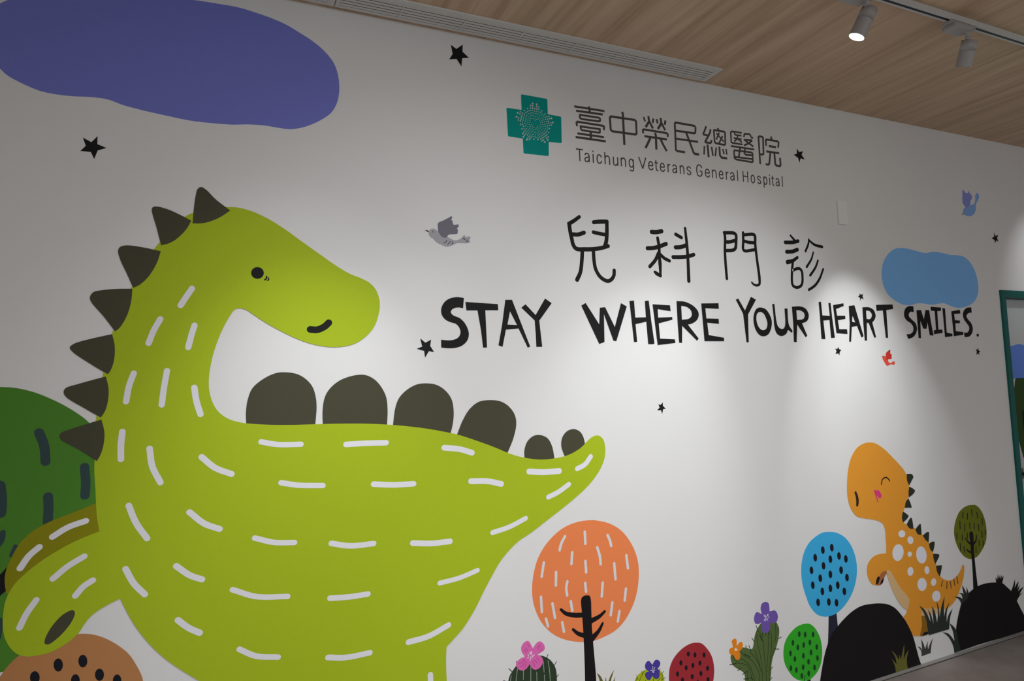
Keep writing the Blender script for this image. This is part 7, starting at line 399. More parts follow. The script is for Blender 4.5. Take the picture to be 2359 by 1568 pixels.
{"n":"flower","m":["purpleflower"],"s":[["p",0,0,[[2347.9,459.9,1],[2360.1,458.5],[2372.5,459.5],[2381.2,458.0],[2391.0,449.3],[2397.1,438.0],[2398.0,423.7],[2393.9,411.6],[2385.2,402.9],[2369.2,402.0],[2346.9,407.9,1],[2347.3,391.9],[2342.5,376.3],[2329.5,367.3],[2315.5,366.1],[2300.5,372.7],[2293.3,389.2],[2293.1,406.9],[2292.3,418.4,1],[2280.0,414.9],[2264.6,415.8],[2255.0,422.6],[2250.0,434.8],[2250.9,445.9],[2255.3,457.7],[2263.8,467.6],[2273.4,469.7],[2285.7,462.5],[2300.6,455.5,1],[2296.5,468.2],[2294.3,482.5],[2298.8,495.7],[2308.2,504.3],[2324.0,506.7],[2339.3,502.2],[2347.3,492.6],[2348.8,479.6]]]],"z":[1.3,1.8],"k":[{"n":"flower_centre","m":["white"],"s":[["s",0,0,[[2311.3,449.2],[2315.0,440.9]],[3.24],"r",0],["s",0,0,[[2319.0,447.8],[2321.9,441.0]],[3.24],"r",0],["s",0,0,[[2339.2,449.4],[2326.8,437.5]],[3.25],"r",0],["s",0,0,[[2332.9,447.9],[2337.7,442.0]],[3.25],"r",0],["s",0,0,[[2321.7,438.5],[2310.8,422.6]],[3.23],"r",0],["s",0,0,[[2324.5,430.3],[2320.1,420.3]],[3.24],"r",0],["s",0,0,[[2331.4,430.4],[2333.3,421.2]],[3.25],"r",0],["s",0,0,[[2339.8,436.5],[2341.9,430.4]],[3.25],"r",0]],"z":[1.8,2.3],"k":[],"l":None}],"l":"purple four petalled flower on the tall arm"},
{"n":"flower","m":["orangeflower"],"s":[["p",0,0,[[2132.8,374.9],[2138.6,365.3],[2137.6,353.3],[2138.3,341.0,1],[2153.9,352.6],[2167.2,354.2],[2173.0,344.0],[2171.8,329.6],[2161.1,319.4],[2150.8,314.1,1],[2154.7,301.2],[2151.8,284.7],[2141.5,279.5],[2128.7,282.1],[2120.0,295.9],[2114.4,306.8,1],[2098.6,311.1],[2090.7,326.0],[2094.1,336.2],[2104.0,339.1],[2115.4,340.5,1],[2111.8,355.8],[2110.2,368.3],[2119.8,375.0]]]],"z":[1.3,1.8],"k":[{"n":"flower_centre","m":["white"],"s":[["s",0,0,[[2126.2,332.4],[2135.1,322.1]],[3.92],"r",0],["s",0,0,[[2132.8,333.5],[2128.6,322.2]],[3.91],"r",0],["s",0,0,[[2124.1,326.7],[2140.2,324.8]],[3.92],"r",0]],"z":[1.8,2.3],"k":[],"l":None}],"l":"small orange flower on the short arm"}],"mesh":None,"y":0.0},
{"n":"painted_tree","l":"bright green round tree with dark seeds, left of the left black rock","c":"tree","g":"round trees painted on the mural wall","p":[{"n":"tree_crown","m":["leafgreen","seedgreen"],"s":[["p",0,0,[[2574.9,361.8],[2600.2,356.5],[2628.1,337.1],[2651.3,306.7],[2666.7,272.5],[2673.0,229.4],[2670.3,193.4],[2657.0,154.5],[2633.7,125.6],[2606.0,108.2],[2575.6,98.0],[2542.8,99.1],[2507.7,110.0],[2473.7,131.2],[2444.8,165.1],[2426.5,196.6],[2418.7,228.5],[2420.1,263.6],[2429.9,294.5],[2450.1,321.2],[2478.7,341.3],[2512.5,356.9],[2545.7,362.5]]],["p",1,1,[[2536.9,319.5],[2535.2,313.0],[2531.6,308.7],[2527.1,307.7],[2523.0,310.3],[2520.3,315.8],[2519.8,322.7],[2521.6,329.1],[2525.2,333.5],[2529.6,334.5],[2533.7,331.9],[2536.4,326.4]]],["p",1,1,[[2575.2,310.0],[2573.4,303.5],[2569.7,299.1],[2565.2,298.2],[2561.1,300.8],[2558.4,306.3],[2557.9,313.2],[2559.7,319.7],[2563.3,324.1],[2567.8,325.1],[2571.9,322.5],[2574.6,317.0]]],["p",1,1,[[2627.9,300.6],[2626.1,294.1],[2622.4,289.7],[2617.8,288.7],[2613.6,291.4],[2610.9,296.9],[2610.4,303.9],[2612.2,310.5],[2615.9,314.8],[2620.4,315.8],[2624.7,313.2],[2627.4,307.6]]],["p",1,1,[[2492.0,287.7],[2490.3,281.3],[2486.8,277.0],[2482.4,276.0],[2478.3,278.6],[2475.7,284.1],[2475.1,290.9],[2476.9,297.4],[2480.4,301.6],[2484.8,302.6],[2488.9,300.0],[2491.5,294.6]]],["p",1,1,[[2603.2,267.6],[2601.4,261.1],[2597.7,256.8],[2593.2,255.8],[2589.0,258.5],[2586.3,264.0],[2585.8,271.0],[2587.6,277.5],[2591.3,281.8],[2595.8,282.8],[2600.0,280.2],[2602.7,274.6]]],["p",1,1,[[2522.0,260.2],[2520.2,253.7],[2516.6,249.4],[2512.2,248.5],[2508.1,251.1],[2505.5,256.6],[2504.9,263.5],[2506.7,269.9],[2510.3,274.2],[2514.7,275.1],[2518.8,272.5],[2521.4,267.0]]],["p",1,1,[[2560.9,263.7],[2559.1,257.2],[2555.5,252.9],[2551.0,251.9],[2546.9,254.6],[2544.2,260.1],[2543.7,267.0],[2545.4,273.5],[2549.1,277.8],[2553.5,278.7],[2557.7,276.1],[2560.4,270.6]]],["p",1,1,[[2646.8,237.9],[2645.0,231.4],[2641.3,227.1],[2636.7,226.1],[2632.5,228.8],[2629.8,234.3],[2629.3,241.3],[2631.1,247.9],[2634.8,252.2],[2639.4,253.2],[2643.6,250.5],[2646.3,244.9]]],["p",1,1,[[2471.8,242.4],[2470.0,236.0],[2466.5,231.8],[2462.2,230.9],[2458.1,233.5],[2455.5,238.9],[2455.0,245.8],[2456.7,252.2],[2460.2,256.4],[2464.6,257.3],[2468.6,254.7],[2471.3,249.3]]],["p",1,1,[[2606.1,220.5],[2604.3,214.0],[2600.6,209.7],[2596.1,208.7],[2591.9,211.4],[2589.2,217.0],[2588.7,223.9],[2590.5,230.4],[2594.1,234.7],[2598.7,235.6],[2602.8,233.0],[2605.6,227.4]]],["p",1,1,[[2554.4,214.7],[2552.7,208.3],[2549.1,204.0],[2544.6,203.1],[2540.5,205.8],[2537.8,211.3],[2537.3,218.2],[2539.1,224.6],[2542.6,228.9],[2547.1,229.8],[2551.2,227.2],[2553.9,221.7]]],["p",1,1,[[2497.9,210.7],[2496.2,204.3],[2492.6,200.1],[2488.2,199.2],[2484.2,201.8],[2481.5,207.3],[2481.0,214.1],[2482.7,220.5],[2486.3,224.8],[2490.7,225.7],[2494.7,223.1],[2497.4,217.6]]],["p",1,1,[[2646.6,185.7],[2644.8,179.2],[2641.1,174.9],[2636.5,174.0],[2632.3,176.7],[2629.6,182.2],[2629.0,189.2],[2630.9,195.7],[2634.6,200.0],[2639.1,200.9],[2643.4,198.3],[2646.1,192.7]]],["p",1,1,[[2585.6,180.2],[2583.8,173.7],[2580.2,169.5],[2575.7,168.5],[2571.5,171.2],[2568.9,176.8],[2568.3,183.7],[2570.1,190.1],[2573.7,194.4],[2578.2,195.3],[2582.4,192.6],[2585.1,187.1]]],["p",1,1,[[2468.4,174.6],[2466.7,168.2],[2463.2,164.0],[2458.8,163.1],[2454.8,165.8],[2452.2,171.2],[2451.7,178.0],[2453.4,184.4],[2456.9,188.6],[2461.2,189.5],[2465.3,186.9],[2467.9,181.4]]],["p",1,1,[[2548.0,162.2],[2546.3,155.8],[2542.7,151.5],[2538.2,150.7],[2534.1,153.3],[2531.4,158.8],[2530.9,165.7],[2532.7,172.1],[2536.3,176.4],[2540.7,177.3],[2544.8,174.6],[2547.5,169.1]]],["p",1,1,[[2622.9,145.4],[2621.1,138.9],[2617.5,134.7],[2612.9,133.8],[2608.7,136.5],[2606.0,142.1],[2605.5,149.0],[2607.3,155.5],[2611.0,159.7],[2615.5,160.6],[2619.7,157.9],[2622.4,152.4]]],["p",1,1,[[2502.8,158.8],[2501.1,152.4],[2497.5,148.2],[2493.1,147.3],[2489.1,150.0],[2486.4,155.5],[2485.9,162.3],[2487.6,168.7],[2491.2,172.9],[2495.6,173.8],[2499.6,171.1],[2502.3,165.7]]],["p",1,1,[[2581.6,126.2],[2579.8,119.8],[2576.2,115.6],[2571.7,114.7],[2567.5,117.4],[2564.8,122.9],[2564.3,129.8],[2566.1,136.3],[2569.7,140.5],[2574.2,141.4],[2578.4,138.7],[2581.1,133.1]]],["p",1,1,[[2535.8,124.4],[2534.0,118.0],[2530.4,113.8],[2526.0,112.9],[2521.9,115.6],[2519.2,121.1],[2518.7,128.0],[2520.5,134.3],[2524.0,138.5],[2528.5,139.4],[2532.6,136.7],[2535.2,131.2]]],["s",1,1,[[2547.0,124.5],[2543.0,101.1]],[4.22],"r",0]],"z":[0,1],"k":[],"l":None},
{"n":"tree_trunk","m":["rock"],"s":[["p",0,0,[[2559.8,105.2,1],[2583.3,101.5,1],[2579.5,31.8,1],[2578.1,1.5,1],[2546.4,2.3,1],[2554.0,63.0,1]]]],"z":[0,0.7],"k":[],"l":None}],"mesh":None,"y":0.0},
{"n":"painted_tree","l":"sky blue round tree with black seeds, behind the left black rock","c":"tree","g":"round trees painted on the mural wall","p":[{"n":"tree_crown","m":["treeblue","seed"],"s":[["p",0,0,[[2771.5,775.6],[2824.9,765.2],[2877.5,739.5],[2915.6,703.4],[2942.3,656.6],[2957.1,596.9],[2953.2,540.0],[2935.2,490.3],[2898.3,439.2],[2849.2,400.3],[2798.9,376.2],[2750.9,368.3],[2704.6,371.8],[2653.9,392.2],[2612.6,435.9],[2588.7,490.0],[2571.6,547.3],[2567.8,602.6],[2576.7,656.2],[2599.2,703.5],[2635.1,740.3],[2683.4,764.2],[2731.3,776.9]]],["p",1,1,[[2736.8,691.0],[2735.1,681.8],[2730.5,675.3],[2724.3,673.4],[2718.0,676.4],[2713.4,683.7],[2711.7,693.1],[2713.4,702.3],[2717.9,708.7],[2724.2,710.7],[2730.5,707.7],[2735.1,700.5]]],["p",1,1,[[2800.7,694.6],[2798.9,685.3],[2794.3,678.8],[2787.9,676.8],[2781.5,679.9],[2776.8,687.2],[2775.1,696.7],[2776.8,706.0],[2781.5,712.5],[2787.9,714.5],[2794.3,711.4],[2798.9,704.1]]],["p",1,1,[[2680.7,661.4],[2679.1,652.3],[2674.5,645.9],[2668.4,644.0],[2662.2,647.1],[2657.6,654.3],[2656.0,663.7],[2657.6,672.7],[2662.1,679.1],[2668.3,681.0],[2674.5,678.0],[2679.0,670.8]]],["p",1,1,[[2784.9,639.7],[2783.2,630.5],[2778.6,624.1],[2772.2,622.1],[2765.9,625.3],[2761.2,632.5],[2759.5,642.0],[2761.2,651.2],[2765.9,657.7],[2772.2,659.6],[2778.6,656.5],[2783.2,649.2]]],["p",1,1,[[2847.2,647.0],[2845.4,637.7],[2840.7,631.2],[2834.2,629.3],[2827.8,632.4],[2823.1,639.8],[2821.4,649.4],[2823.1,658.6],[2827.8,665.1],[2834.3,667.1],[2840.7,664.0],[2845.4,656.6]]],["p",1,1,[[2894.8,625.6],[2893.1,616.2],[2888.3,609.7],[2881.7,607.8],[2875.2,611.0],[2870.5,618.4],[2868.7,628.0],[2870.5,637.3],[2875.3,643.8],[2881.8,645.8],[2888.3,642.7],[2893.1,635.3]]],["p",1,1,[[2733.9,614.7],[2732.3,605.5],[2727.7,599.2],[2721.4,597.3],[2715.2,600.4],[2710.6,607.7],[2708.9,617.1],[2710.6,626.2],[2715.1,632.6],[2721.4,634.5],[2727.6,631.4],[2732.2,624.2]]],["p",1,1,[[2649.6,605.3],[2648.0,596.2],[2643.5,589.9],[2637.4,588.1],[2631.3,591.2],[2626.8,598.3],[2625.1,607.7],[2626.7,616.7],[2631.2,623.0],[2637.3,624.9],[2643.4,621.8],[2648.0,614.6]]],["p",1,1,[[2855.0,575.8],[2853.2,566.5],[2848.5,560.1],[2842.0,558.2],[2835.6,561.4],[2830.9,568.8],[2829.2,578.3],[2830.9,587.6],[2835.6,594.0],[2842.1,595.9],[2848.5,592.8],[2853.3,585.4]]],["p",1,1,[[2777.5,566.2],[2775.8,557.0],[2771.2,550.6],[2764.9,548.8],[2758.5,551.9],[2753.9,559.2],[2752.2,568.7],[2753.9,577.9],[2758.5,584.2],[2764.8,586.1],[2771.2,583.0],[2775.8,575.7]]],["p",1,1,[[2705.7,558.4],[2704.1,549.3],[2699.5,543.0],[2693.3,541.2],[2687.1,544.4],[2682.6,551.6],[2680.9,561.0],[2682.5,570.0],[2687.0,576.3],[2693.3,578.2],[2699.5,575.1],[2704.0,567.8]]],["p",1,1,[[2893.5,533.0],[2891.7,523.7],[2886.9,517.3],[2880.4,515.5],[2873.9,518.7],[2869.2,526.1],[2867.5,535.7],[2869.2,545.0],[2874.0,551.4],[2880.5,553.3],[2887.0,550.1],[2891.8,542.7]]],["p",1,1,[[2651.8,533.1],[2650.2,524.1],[2645.7,517.8],[2639.6,516.0],[2633.5,519.2],[2629.0,526.4],[2627.4,535.7],[2629.0,544.7],[2633.4,550.9],[2639.5,552.7],[2645.7,549.6],[2650.2,542.4]]],["p",1,1,[[2823.8,506.0],[2822.0,496.8],[2817.4,490.5],[2811.0,488.7],[2804.6,491.9],[2799.9,499.3],[2798.2,508.8],[2799.9,518.0],[2804.6,524.3],[2811.0,526.1],[2817.4,523.0],[2822.1,515.6]]],["p",1,1,[[2770.7,499.0],[2769.1,489.8],[2764.4,483.5],[2758.1,481.8],[2751.8,485.0],[2747.2,492.3],[2745.5,501.7],[2747.2,510.8],[2751.8,517.1],[2758.1,518.9],[2764.4,515.8],[2769.0,508.5]]],["p",1,1,[[2713.9,493.2],[2712.3,484.1],[2707.7,477.9],[2701.5,476.1],[2695.3,479.3],[2690.7,486.6],[2689.1,496.0],[2690.7,505.0],[2695.2,511.2],[2701.4,513.0],[2707.7,509.9],[2712.2,502.6]]],["p",1,1,[[2867.3,468.5],[2865.6,459.3],[2860.8,452.9],[2854.4,451.2],[2847.9,454.4],[2843.2,461.8],[2841.5,471.4],[2843.2,480.6],[2848.0,486.9],[2854.4,488.7],[2860.9,485.5],[2865.6,478.1]]],["p",1,1,[[2679.5,445.8],[2677.8,436.8],[2673.3,430.6],[2667.2,428.9],[2661.0,432.1],[2656.5,439.3],[2654.9,448.7],[2656.5,457.6],[2661.0,463.8],[2667.1,465.6],[2673.3,462.4],[2677.8,455.1]]],["p",1,1,[[2753.6,435.2],[2751.9,426.1],[2747.3,419.9],[2741.0,418.2],[2734.8,421.4],[2730.2,428.7],[2728.5,438.2],[2730.2,447.2],[2734.7,453.5],[2741.0,455.2],[2747.3,452.0],[2751.9,444.7]]],["p",1,1,[[2806.4,422.6],[2804.6,413.5],[2800.0,407.3],[2793.6,405.5],[2787.3,408.8],[2782.7,416.2],[2781.0,425.7],[2782.7,434.8],[2787.3,441.0],[2793.6,442.8],[2800.0,439.5],[2804.7,432.2]]]],"z":[0,1],"k":[],"l":None},
{"n":"tree_trunk","m":["trunknavy"],"s":[["p",0,0,[[2733.8,378.2,1],[2788.7,375.6,1],[2791.9,307.7],[2794.9,237.6,1],[2713.7,230.2,1],[2723.7,297.1]]]],"z":[0,0.7],"k":[],"l":None}],"mesh":None,"y":0.0},
{"n":"painted_rock","l":"black rounded rock in front of the blue tree","c":"rock","g":"black rocks painted on the mural wall","p":[],"mesh":{"n":"rock","m":["rock"],"s":[["p",0,0,[[2717.3,245.6],[2748.8,280.9],[2792.4,312.2],[2843.0,340.4],[2908.0,366.7],[2972.7,379.3],[3044.0,376.8],[3108.5,368.4],[3165.9,353.8],[3215.4,328.3],[3249.6,297.9],[3289.8,251.4],[3322.1,201.1],[3346.5,147.1],[3362.8,89.6],[3379.1,31.9],[3391.1,2.3,1],[2995.5,2.8,1],[2622.7,3.9,1],[2644.1,77.4],[2665.2,139.8],[2691.2,202.7]]]],"z":[1.5,2.1],"k":[],"l":None},"y":1.05},
{"n":"painted_rock","l":"black rounded rock at the right end, beside the teal door frame","c":"rock","g":"black rocks painted on the mural wall","p":[],"mesh":{"n":"rock","m":["rock"],"s":[["p",0,0,[[3702.6,124.3],[3727.1,184.1],[3753.5,232.1],[3770.2,257.6],[3807.3,284.0],[3843.5,302.7],[3886.2,316.4],[3935.9,327.1],[4005.9,329.9],[4096.7,320.8],[4159.5,306.7],[4199.1,279.2],[4238.4,247.3],[4281.3,188.8],[4317.3,131.2],[4344.3,87.7],[4356.8,46.7],[4354.8,5.8,1],[4331.2,4.6,1],[4100.0,5.0,1],[3890.8,9.1,1],[3673.7,6.1,1],[3687.8,63.0]]]],"z":[1.5,2.1],"k":[],"l":None},"y":1.05},
{"n":"painted_tree","l":"thin olive green tree with dark ticks standing on the right black rock","c":"tree","g":"round trees painted on the mural wall","p":[{"n":"tree_crown","m":["olive","seed"],"s":[["p",0,0,[[3939.6,782.2],[3971.7,778.1],[4002.1,760.5],[4030.5,727.3],[4047.2,688.7],[4055.2,647.7],[4053.4,604.6],[4043.8,569.2],[4020.1,539.2],[3982.7,507.9],[3941.6,487.4],[3887.2,483.6],[3841.4,499.8],[3807.9,525.5],[3781.3,561.4],[3763.3,602.4],[3757.2,641.9],[3766.7,685.9],[3787.3,722.3],[3818.0,754.6],[3863.4,775.7],[3901.9,783.0]]],["s",1,1,[[3852.0,750.8],[3847.0,721.9]],[7.03],"r",0],["s",1,1,[[3893.2,739.6],[3886.1,707.5]],[7.07],"r",0],["s",1,1,[[3930.4,755.2],[3934.9,721.6]],[7.13],"r",0],["s",1,1,[[3978.2,734.9],[3983.2,704.5]],[7.19],"r",0],["s",1,1,[[4023.1,694.8],[4019.5,662.0]],[7.22],"r",0],["s",1,1,[[3817.5,704.2],[3815.0,662.2]],[6.98],"r",0],["s",1,1,[[3860.4,684.4],[3853.6,646.0]],[7.02],"r",0],["s",1,1,[[3904.3,684.0],[3902.7,653.1]],[7.08],"r",0],["s",1,1,[[3945.8,679.1],[3942.5,648.2]],[7.13],"r",0],["s",1,1,[[3984.9,666.1],[3984.1,633.1]],[7.18],"r",0],["s",1,1,[[3781.7,642.0],[3777.5,610.3]],[6.93],"r",0],["s",1,1,[[3829.6,626.3],[3825.7,597.5]],[6.98],"r",0],["s",1,1,[[4011.2,623.2],[4007.9,588.8]],[7.19],"r",0],["s",1,1,[[4042.6,625.9],[4039.3,603.0]],[7.23],"r",0],["s",1,1,[[3803.6,582.6],[3801.5,544.1]],[6.94],"r",0],["s",1,1,[[3835.2,559.0],[3837.6,529.5]],[6.98],"r",0],["s",1,1,[[4014.3,568.1],[4012.0,540.2]],[7.19],"r",0],["s",1,1,[[3977.1,576.2],[3974.8,548.5]],[7.15],"r",0],["s",1,1,[[3944.0,542.8],[3941.0,513.7]],[7.1],"r",0],["s",1,1,[[3874.6,632.0],[3872.7,602.9]],[7.04],"r",0]],"z":[0,0.7],"k":[],"l":None},
{"n":"tree_trunk","m":["rock"],"s":[["p",0,0,[[3895.6,629.4],[3911.0,635.6],[3926.1,627.2],[3925.9,568.1],[3921.8,519.6],[3923.0,470.4],[3924.6,404.9],[3929.2,322.9],[3928.9,290.4,1],[3885.3,297.5,1],[3893.3,393.3],[3896.1,470.9],[3895.4,523.2],[3896.3,568.7]]]],"z":[0.8,1.15],"k":[],"l":None},
{"n":"branch","m":["rock"],"s":[["s",0,0,[[3855.9,605.0],[3874.2,583.1],[3908.9,562.2]],[7.45,10.76,14.07],"r",0]],"z":[0.75,1.1],"k":[],"l":None},
{"n":"branch","m":["rock"],"s":[["s",0,0,[[3957.1,608.5],[3949.5,581.5],[3916.4,557.9]],[8.38,10.9,14.25],"r",0]],"z":[0.75,1.1],"k":[],"l":None},
{"n":"branch","m":["rock"],"s":[["s",0,0,[[3858.0,542.9],[3872.2,529.6],[3907.9,516.6]],[7.44,10.74,12.39],"r",0]],"z":[0.75,1.1],"k":[],"l":None}],"mesh":None,"y":0.0},
{"n":"painted_dinosaur","l":"small orange dinosaur with white spots standing between the two black rocks","c":"dinosaur","g":"dinosaurs painted on the mural wall","p":[{"n":"dinosaur_body","m":["orange","white","stripe"],"s":[["p",0,0,[[3112.7,1198.2],[3163.7,1189.6],[3220.6,1160.2],[3276.7,1117.9],[3340.1,1064.2],[3375.1,1030.4],[3394.8,997.8],[3404.9,950.5],[3401.6,909.7],[3388.0,875.2],[3359.3,832.3],[3340.9,809.0],[3331.7,777.1],[3342.0,753.0],[3378.5,731.9],[3431.2,710.7],[3482.5,673.6],[3518.5,639.1],[3546.0,599.4],[3564.9,555.5],[3578.6,502.0],[3592.2,448.4],[3621.4,418.7],[3668.7,398.5],[3719.3,398.5],[3764.5,417.8],[3793.9,445.1],[3812.0,463.6],[3821.1,454.3],[3817.2,425.8],[3803.1,385.6],[3770.8,338.1],[3730.4,292.4],[3684.4,263.7],[3632.4,249.4,1],[3434.3,286.9,1],[3426.1,252.2],[3417.3,213.6],[3415.1,164.1],[3416.8,145.8,1],[3347.8,157.7,1],[3315.8,212.1],[3280.5,270.3,1],[3301.0,281.5],[3314.5,297.5,1],[3275.4,323.0],[3242.1,363.1],[3210.7,417.5],[3189.9,465.0],[3175.1,511.5,1],[3160.3,499.0],[3142.4,472.4],[3122.5,459.9],[3093.5,462.5],[3061.9,472.8],[3039.3,498.1],[3028.8,533.5],[3032.4,566.8],[3053.4,592.8],[3091.9,611.8],[3136.5,616.3],[3182.3,613.0,1],[3189.0,652.6],[3188.9,697.3],[3190.0,726.4],[3179.1,762.5],[3155.0,780.3],[3112.3,795.2],[3041.0,810.9],[2985.3,827.1],[2953.0,857.5],[2932.6,898.5],[2925.2,942.9],[2928.7,996.0],[2942.7,1063.0],[2966.4,1119.8],[3007.1,1165.9],[3053.1,1189.9]]],["p",1,1,[[3345.0,693.5],[3340.2,684.5],[3329.3,678.8],[3315.3,678.1],[3301.9,682.3],[3292.7,690.5],[3290.2,700.4],[3294.9,709.3],[3305.7,715.0],[3319.7,715.8],[3333.2,711.6],[3342.4,703.4]]],["p",1,1,[[3406.7,654.8],[3404.4,644.7],[3396.3,637.6],[3384.6,635.4],[3372.3,638.6],[3362.9,646.4],[3358.7,656.6],[3361.0,666.7],[3369.0,673.8],[3380.7,676.1],[3393.0,672.9],[3402.5,665.1]]],["p",1,1,[[3319.0,595.1],[3307.2,575.2],[3286.9,563.1],[3263.8,562.1],[3244.0,572.2],[3232.7,590.9],[3232.9,613.0],[3244.6,632.8],[3264.6,645.0],[3287.8,646.2],[3307.8,636.2],[3319.3,617.4]]],["p",1,1,[[3505.4,562.6],[3500.6,539.9],[3485.6,524.3],[3464.5,519.7],[3443.0,527.5],[3426.9,545.4],[3420.3,568.6],[3425.1,591.1],[3439.9,606.8],[3460.9,611.6],[3482.4,604.0],[3498.8,586.0]]],["p",1,1,[[3386.1,580.8],[3382.9,574.4],[3375.8,570.4],[3366.8,569.9],[3358.2,572.9],[3352.3,578.7],[3350.7,585.7],[3353.9,592.1],[3361.0,596.1],[3370.0,596.7],[3378.7,593.7],[3384.6,587.8]]],["p",1,1,[[3386.5,488.0],[3380.4,477.5],[3369.6,471.2],[3357.1,470.7],[3346.2,476.1],[3339.7,486.0],[3339.5,497.7],[3345.5,508.1],[3356.2,514.5],[3368.7,515.1],[3379.7,509.7],[3386.3,499.8]]],["p",1,1,[[3518.4,477.8],[3515.5,467.4],[3508.1,460.3],[3498.1,458.5],[3488.3,462.4],[3481.2,470.9],[3478.7,481.9],[3481.5,492.3],[3488.8,499.3],[3498.8,501.2],[3508.7,497.3],[3515.9,488.7]]],["p",1,1,[[3486.7,405.2],[3479.5,389.1],[3464.1,378.9],[3444.8,377.4],[3426.7,384.9],[3414.6,399.4],[3411.7,417.0],[3418.8,433.0],[3433.9,443.3],[3453.2,444.9],[3471.5,437.5],[3483.7,423.0]]],["p",1,1,[[3567.2,403.0],[3560.9,394.1],[3550.6,388.9],[3539.1,389.0],[3529.5,394.2],[3524.4,403.1],[3525.0,413.4],[3531.3,422.3],[3541.6,427.4],[3553.1,427.4],[3562.7,422.2],[3567.9,413.3]]],["p",1,1,[[3593.1,323.4],[3584.6,310.2],[3569.3,302.6],[3551.2,302.7],[3535.3,310.2],[3525.8,323.3],[3525.1,338.4],[3533.5,351.5],[3548.7,359.1],[3566.8,359.2],[3582.8,351.7],[3592.5,338.6]]],["s",2,1,[[3623.8,405.4],[3607.3,374.4]],[6.46],"b",0],["s",2,1,[[3659.8,394.7],[3652.8,354.3]],[6.5],"b",0],["s",2,1,[[3686.5,393.1],[3691.8,350.7]],[6.55],"b",0],["s",2,1,[[3721.1,399.8],[3724.3,360.1]],[6.59],"b",0],["s",2,1,[[3746.2,409.1],[3754.3,368.0]],[6.62],"b",0]],"z":[0,0.7],"k":[],"l":None},
{"n":"back_spike","m":["spikegreen"],"s":[["p",0,0,[[3394.5,1008.1,1],[3435.1,1003.5],[3447.6,987.8],[3430.9,968.7],[3408.2,945.1,1],[3393.3,972.2]]]],"z":[0,1.1],"k":[],"l":None},
{"n":"back_spike","m":["spikegreen"],"s":[["p",0,0,[[3407.5,939.0,1],[3433.8,927.1],[3451.9,912.4],[3434.0,896.2],[3396.7,882.0,1],[3397.7,910.1]]]],"z":[0,1.1],"k":[],"l":None},
{"n":"back_spike","m":["spikegreen"],"s":[["p",0,0,[[3393.7,877.2,1],[3408.3,847.5],[3415.1,825.2,1],[3356.9,831.6,1],[3370.6,861.7]]]],"z":[0,1.1],"k":[],"l":None},
{"n":"back_spike","m":["spikegreen"],"s":[["p",0,0,[[3340.0,814.1,1],[3370.5,795.4],[3383.2,783.8],[3367.5,770.3],[3334.5,754.9,1],[3328.1,780.0]]]],"z":[0,1.1],"k":[],"l":None},
{"n":"back_spike","m":["spikegreen"],"s":[["p",0,0,[[3362.3,740.5,1],[3390.7,767.6],[3405.4,772.0],[3412.2,749.8],[3415.5,712.1,1],[3384.6,717.4]]]],"z":[0,1.1],"k":[],"l":None},
{"n":"back_spike","m":["spikegreen"],"s":[["p",0,0,[[3429.0,705.9,1],[3456.7,724.0],[3475.2,731.0],[3478.5,705.9],[3476.7,671.7,1],[3447.2,679.0]]]],"z":[0,1.1],"k":[],"l":None},
{"n":"back_spike","m":["spikegreen"],"s":[["p",0,0,[[3487.2,666.3,1],[3523.6,679.7],[3539.7,677.7],[3531.1,623.0,1],[3506.6,640.7]]]],"z":[0,1.1],"k":[],"l":None},
{"n":"back_spike","m":["spikegreen"],"s":[["p",0,0,[[3531.9,616.8,1],[3565.4,623.7],[3581.3,619.6],[3573.5,590.6],[3560.7,567.5,1],[3540.1,584.7]]]],"z":[0,1.1],"k":[],"l":None},
{"n":"back_spike","m":["spikegreen"],"s":[["p",0,0,[[3561.2,558.6,1],[3601.4,551.5],[3612.8,543.7],[3593.3,520.6],[3572.7,501.3,1],[3561.7,530.2]]]],"z":[0,1.1],"k":[],"l":None},
{"n":"back_spike","m":["spikegreen"],"s":[["p",0,0,[[3577.2,491.9,1],[3628.6,487.0,1],[3620.8,464.8],[3602.0,428.9,1],[3581.4,460.3]]]],"z":[0,1.1],"k":[],"l":None},
{"n":"belly","m":["beige"],"s":[["p",0,0,[[3177.1,528.4,1],[3200.3,522.5],[3232.9,478.1],[3271.9,422.5],[3313.0,381.2],[3338.1,352.2,1],[3328.7,318.9],[3312.1,296.9,1],[3275.4,323.0],[3242.1,363.1],[3210.7,417.5],[3189.9,465.0],[3179.7,505.9]]],["p",0,0,[[3434.3,286.9,1],[3626.1,252.0,1],[3606.4,241.0],[3516.7,241.3],[3429.6,248.5,1]]]],"z":[0.5,1.0],"k":[],"l":None},
{"n":"far_leg","m":["orangedark"],"s":[["p",0,0,[[3424.2,250.0,1],[3460.7,243.6],[3471.7,203.8],[3469.4,154.0],[3424.4,143.4,1],[3401.4,149.2],[3418.8,193.4]]]],"z":[0,0.9],"k":[],"l":None},
{"n":"far_hand","m":["handbrown"],"s":[["p",0,0,[[3114.8,502.0],[3140.6,521.6],[3172.3,525.7,1],[3175.1,511.5],[3160.3,499.0],[3142.4,472.4],[3122.5,459.9],[3093.5,462.5,1]]]],"z":[0.7,1.0],"k":[],"l":None},
{"n":"claw","m":["ink"],"s":[["p",0,0,[[3085.2,466.7,1],[3092.9,489.8],[3107.7,504.6],[3119.7,500.3],[3115.9,486.2],[3101.5,469.0]]]],"z":[0.9,1.3],"k":[],"l":None},
{"n":"claw","m":["ink"],"s":[["p",0,0,[[3119.0,461.4,1],[3129.9,479.2],[3149.0,490.9],[3142.1,470.0]]]],"z":[0.9,1.3],"k":[],"l":None},
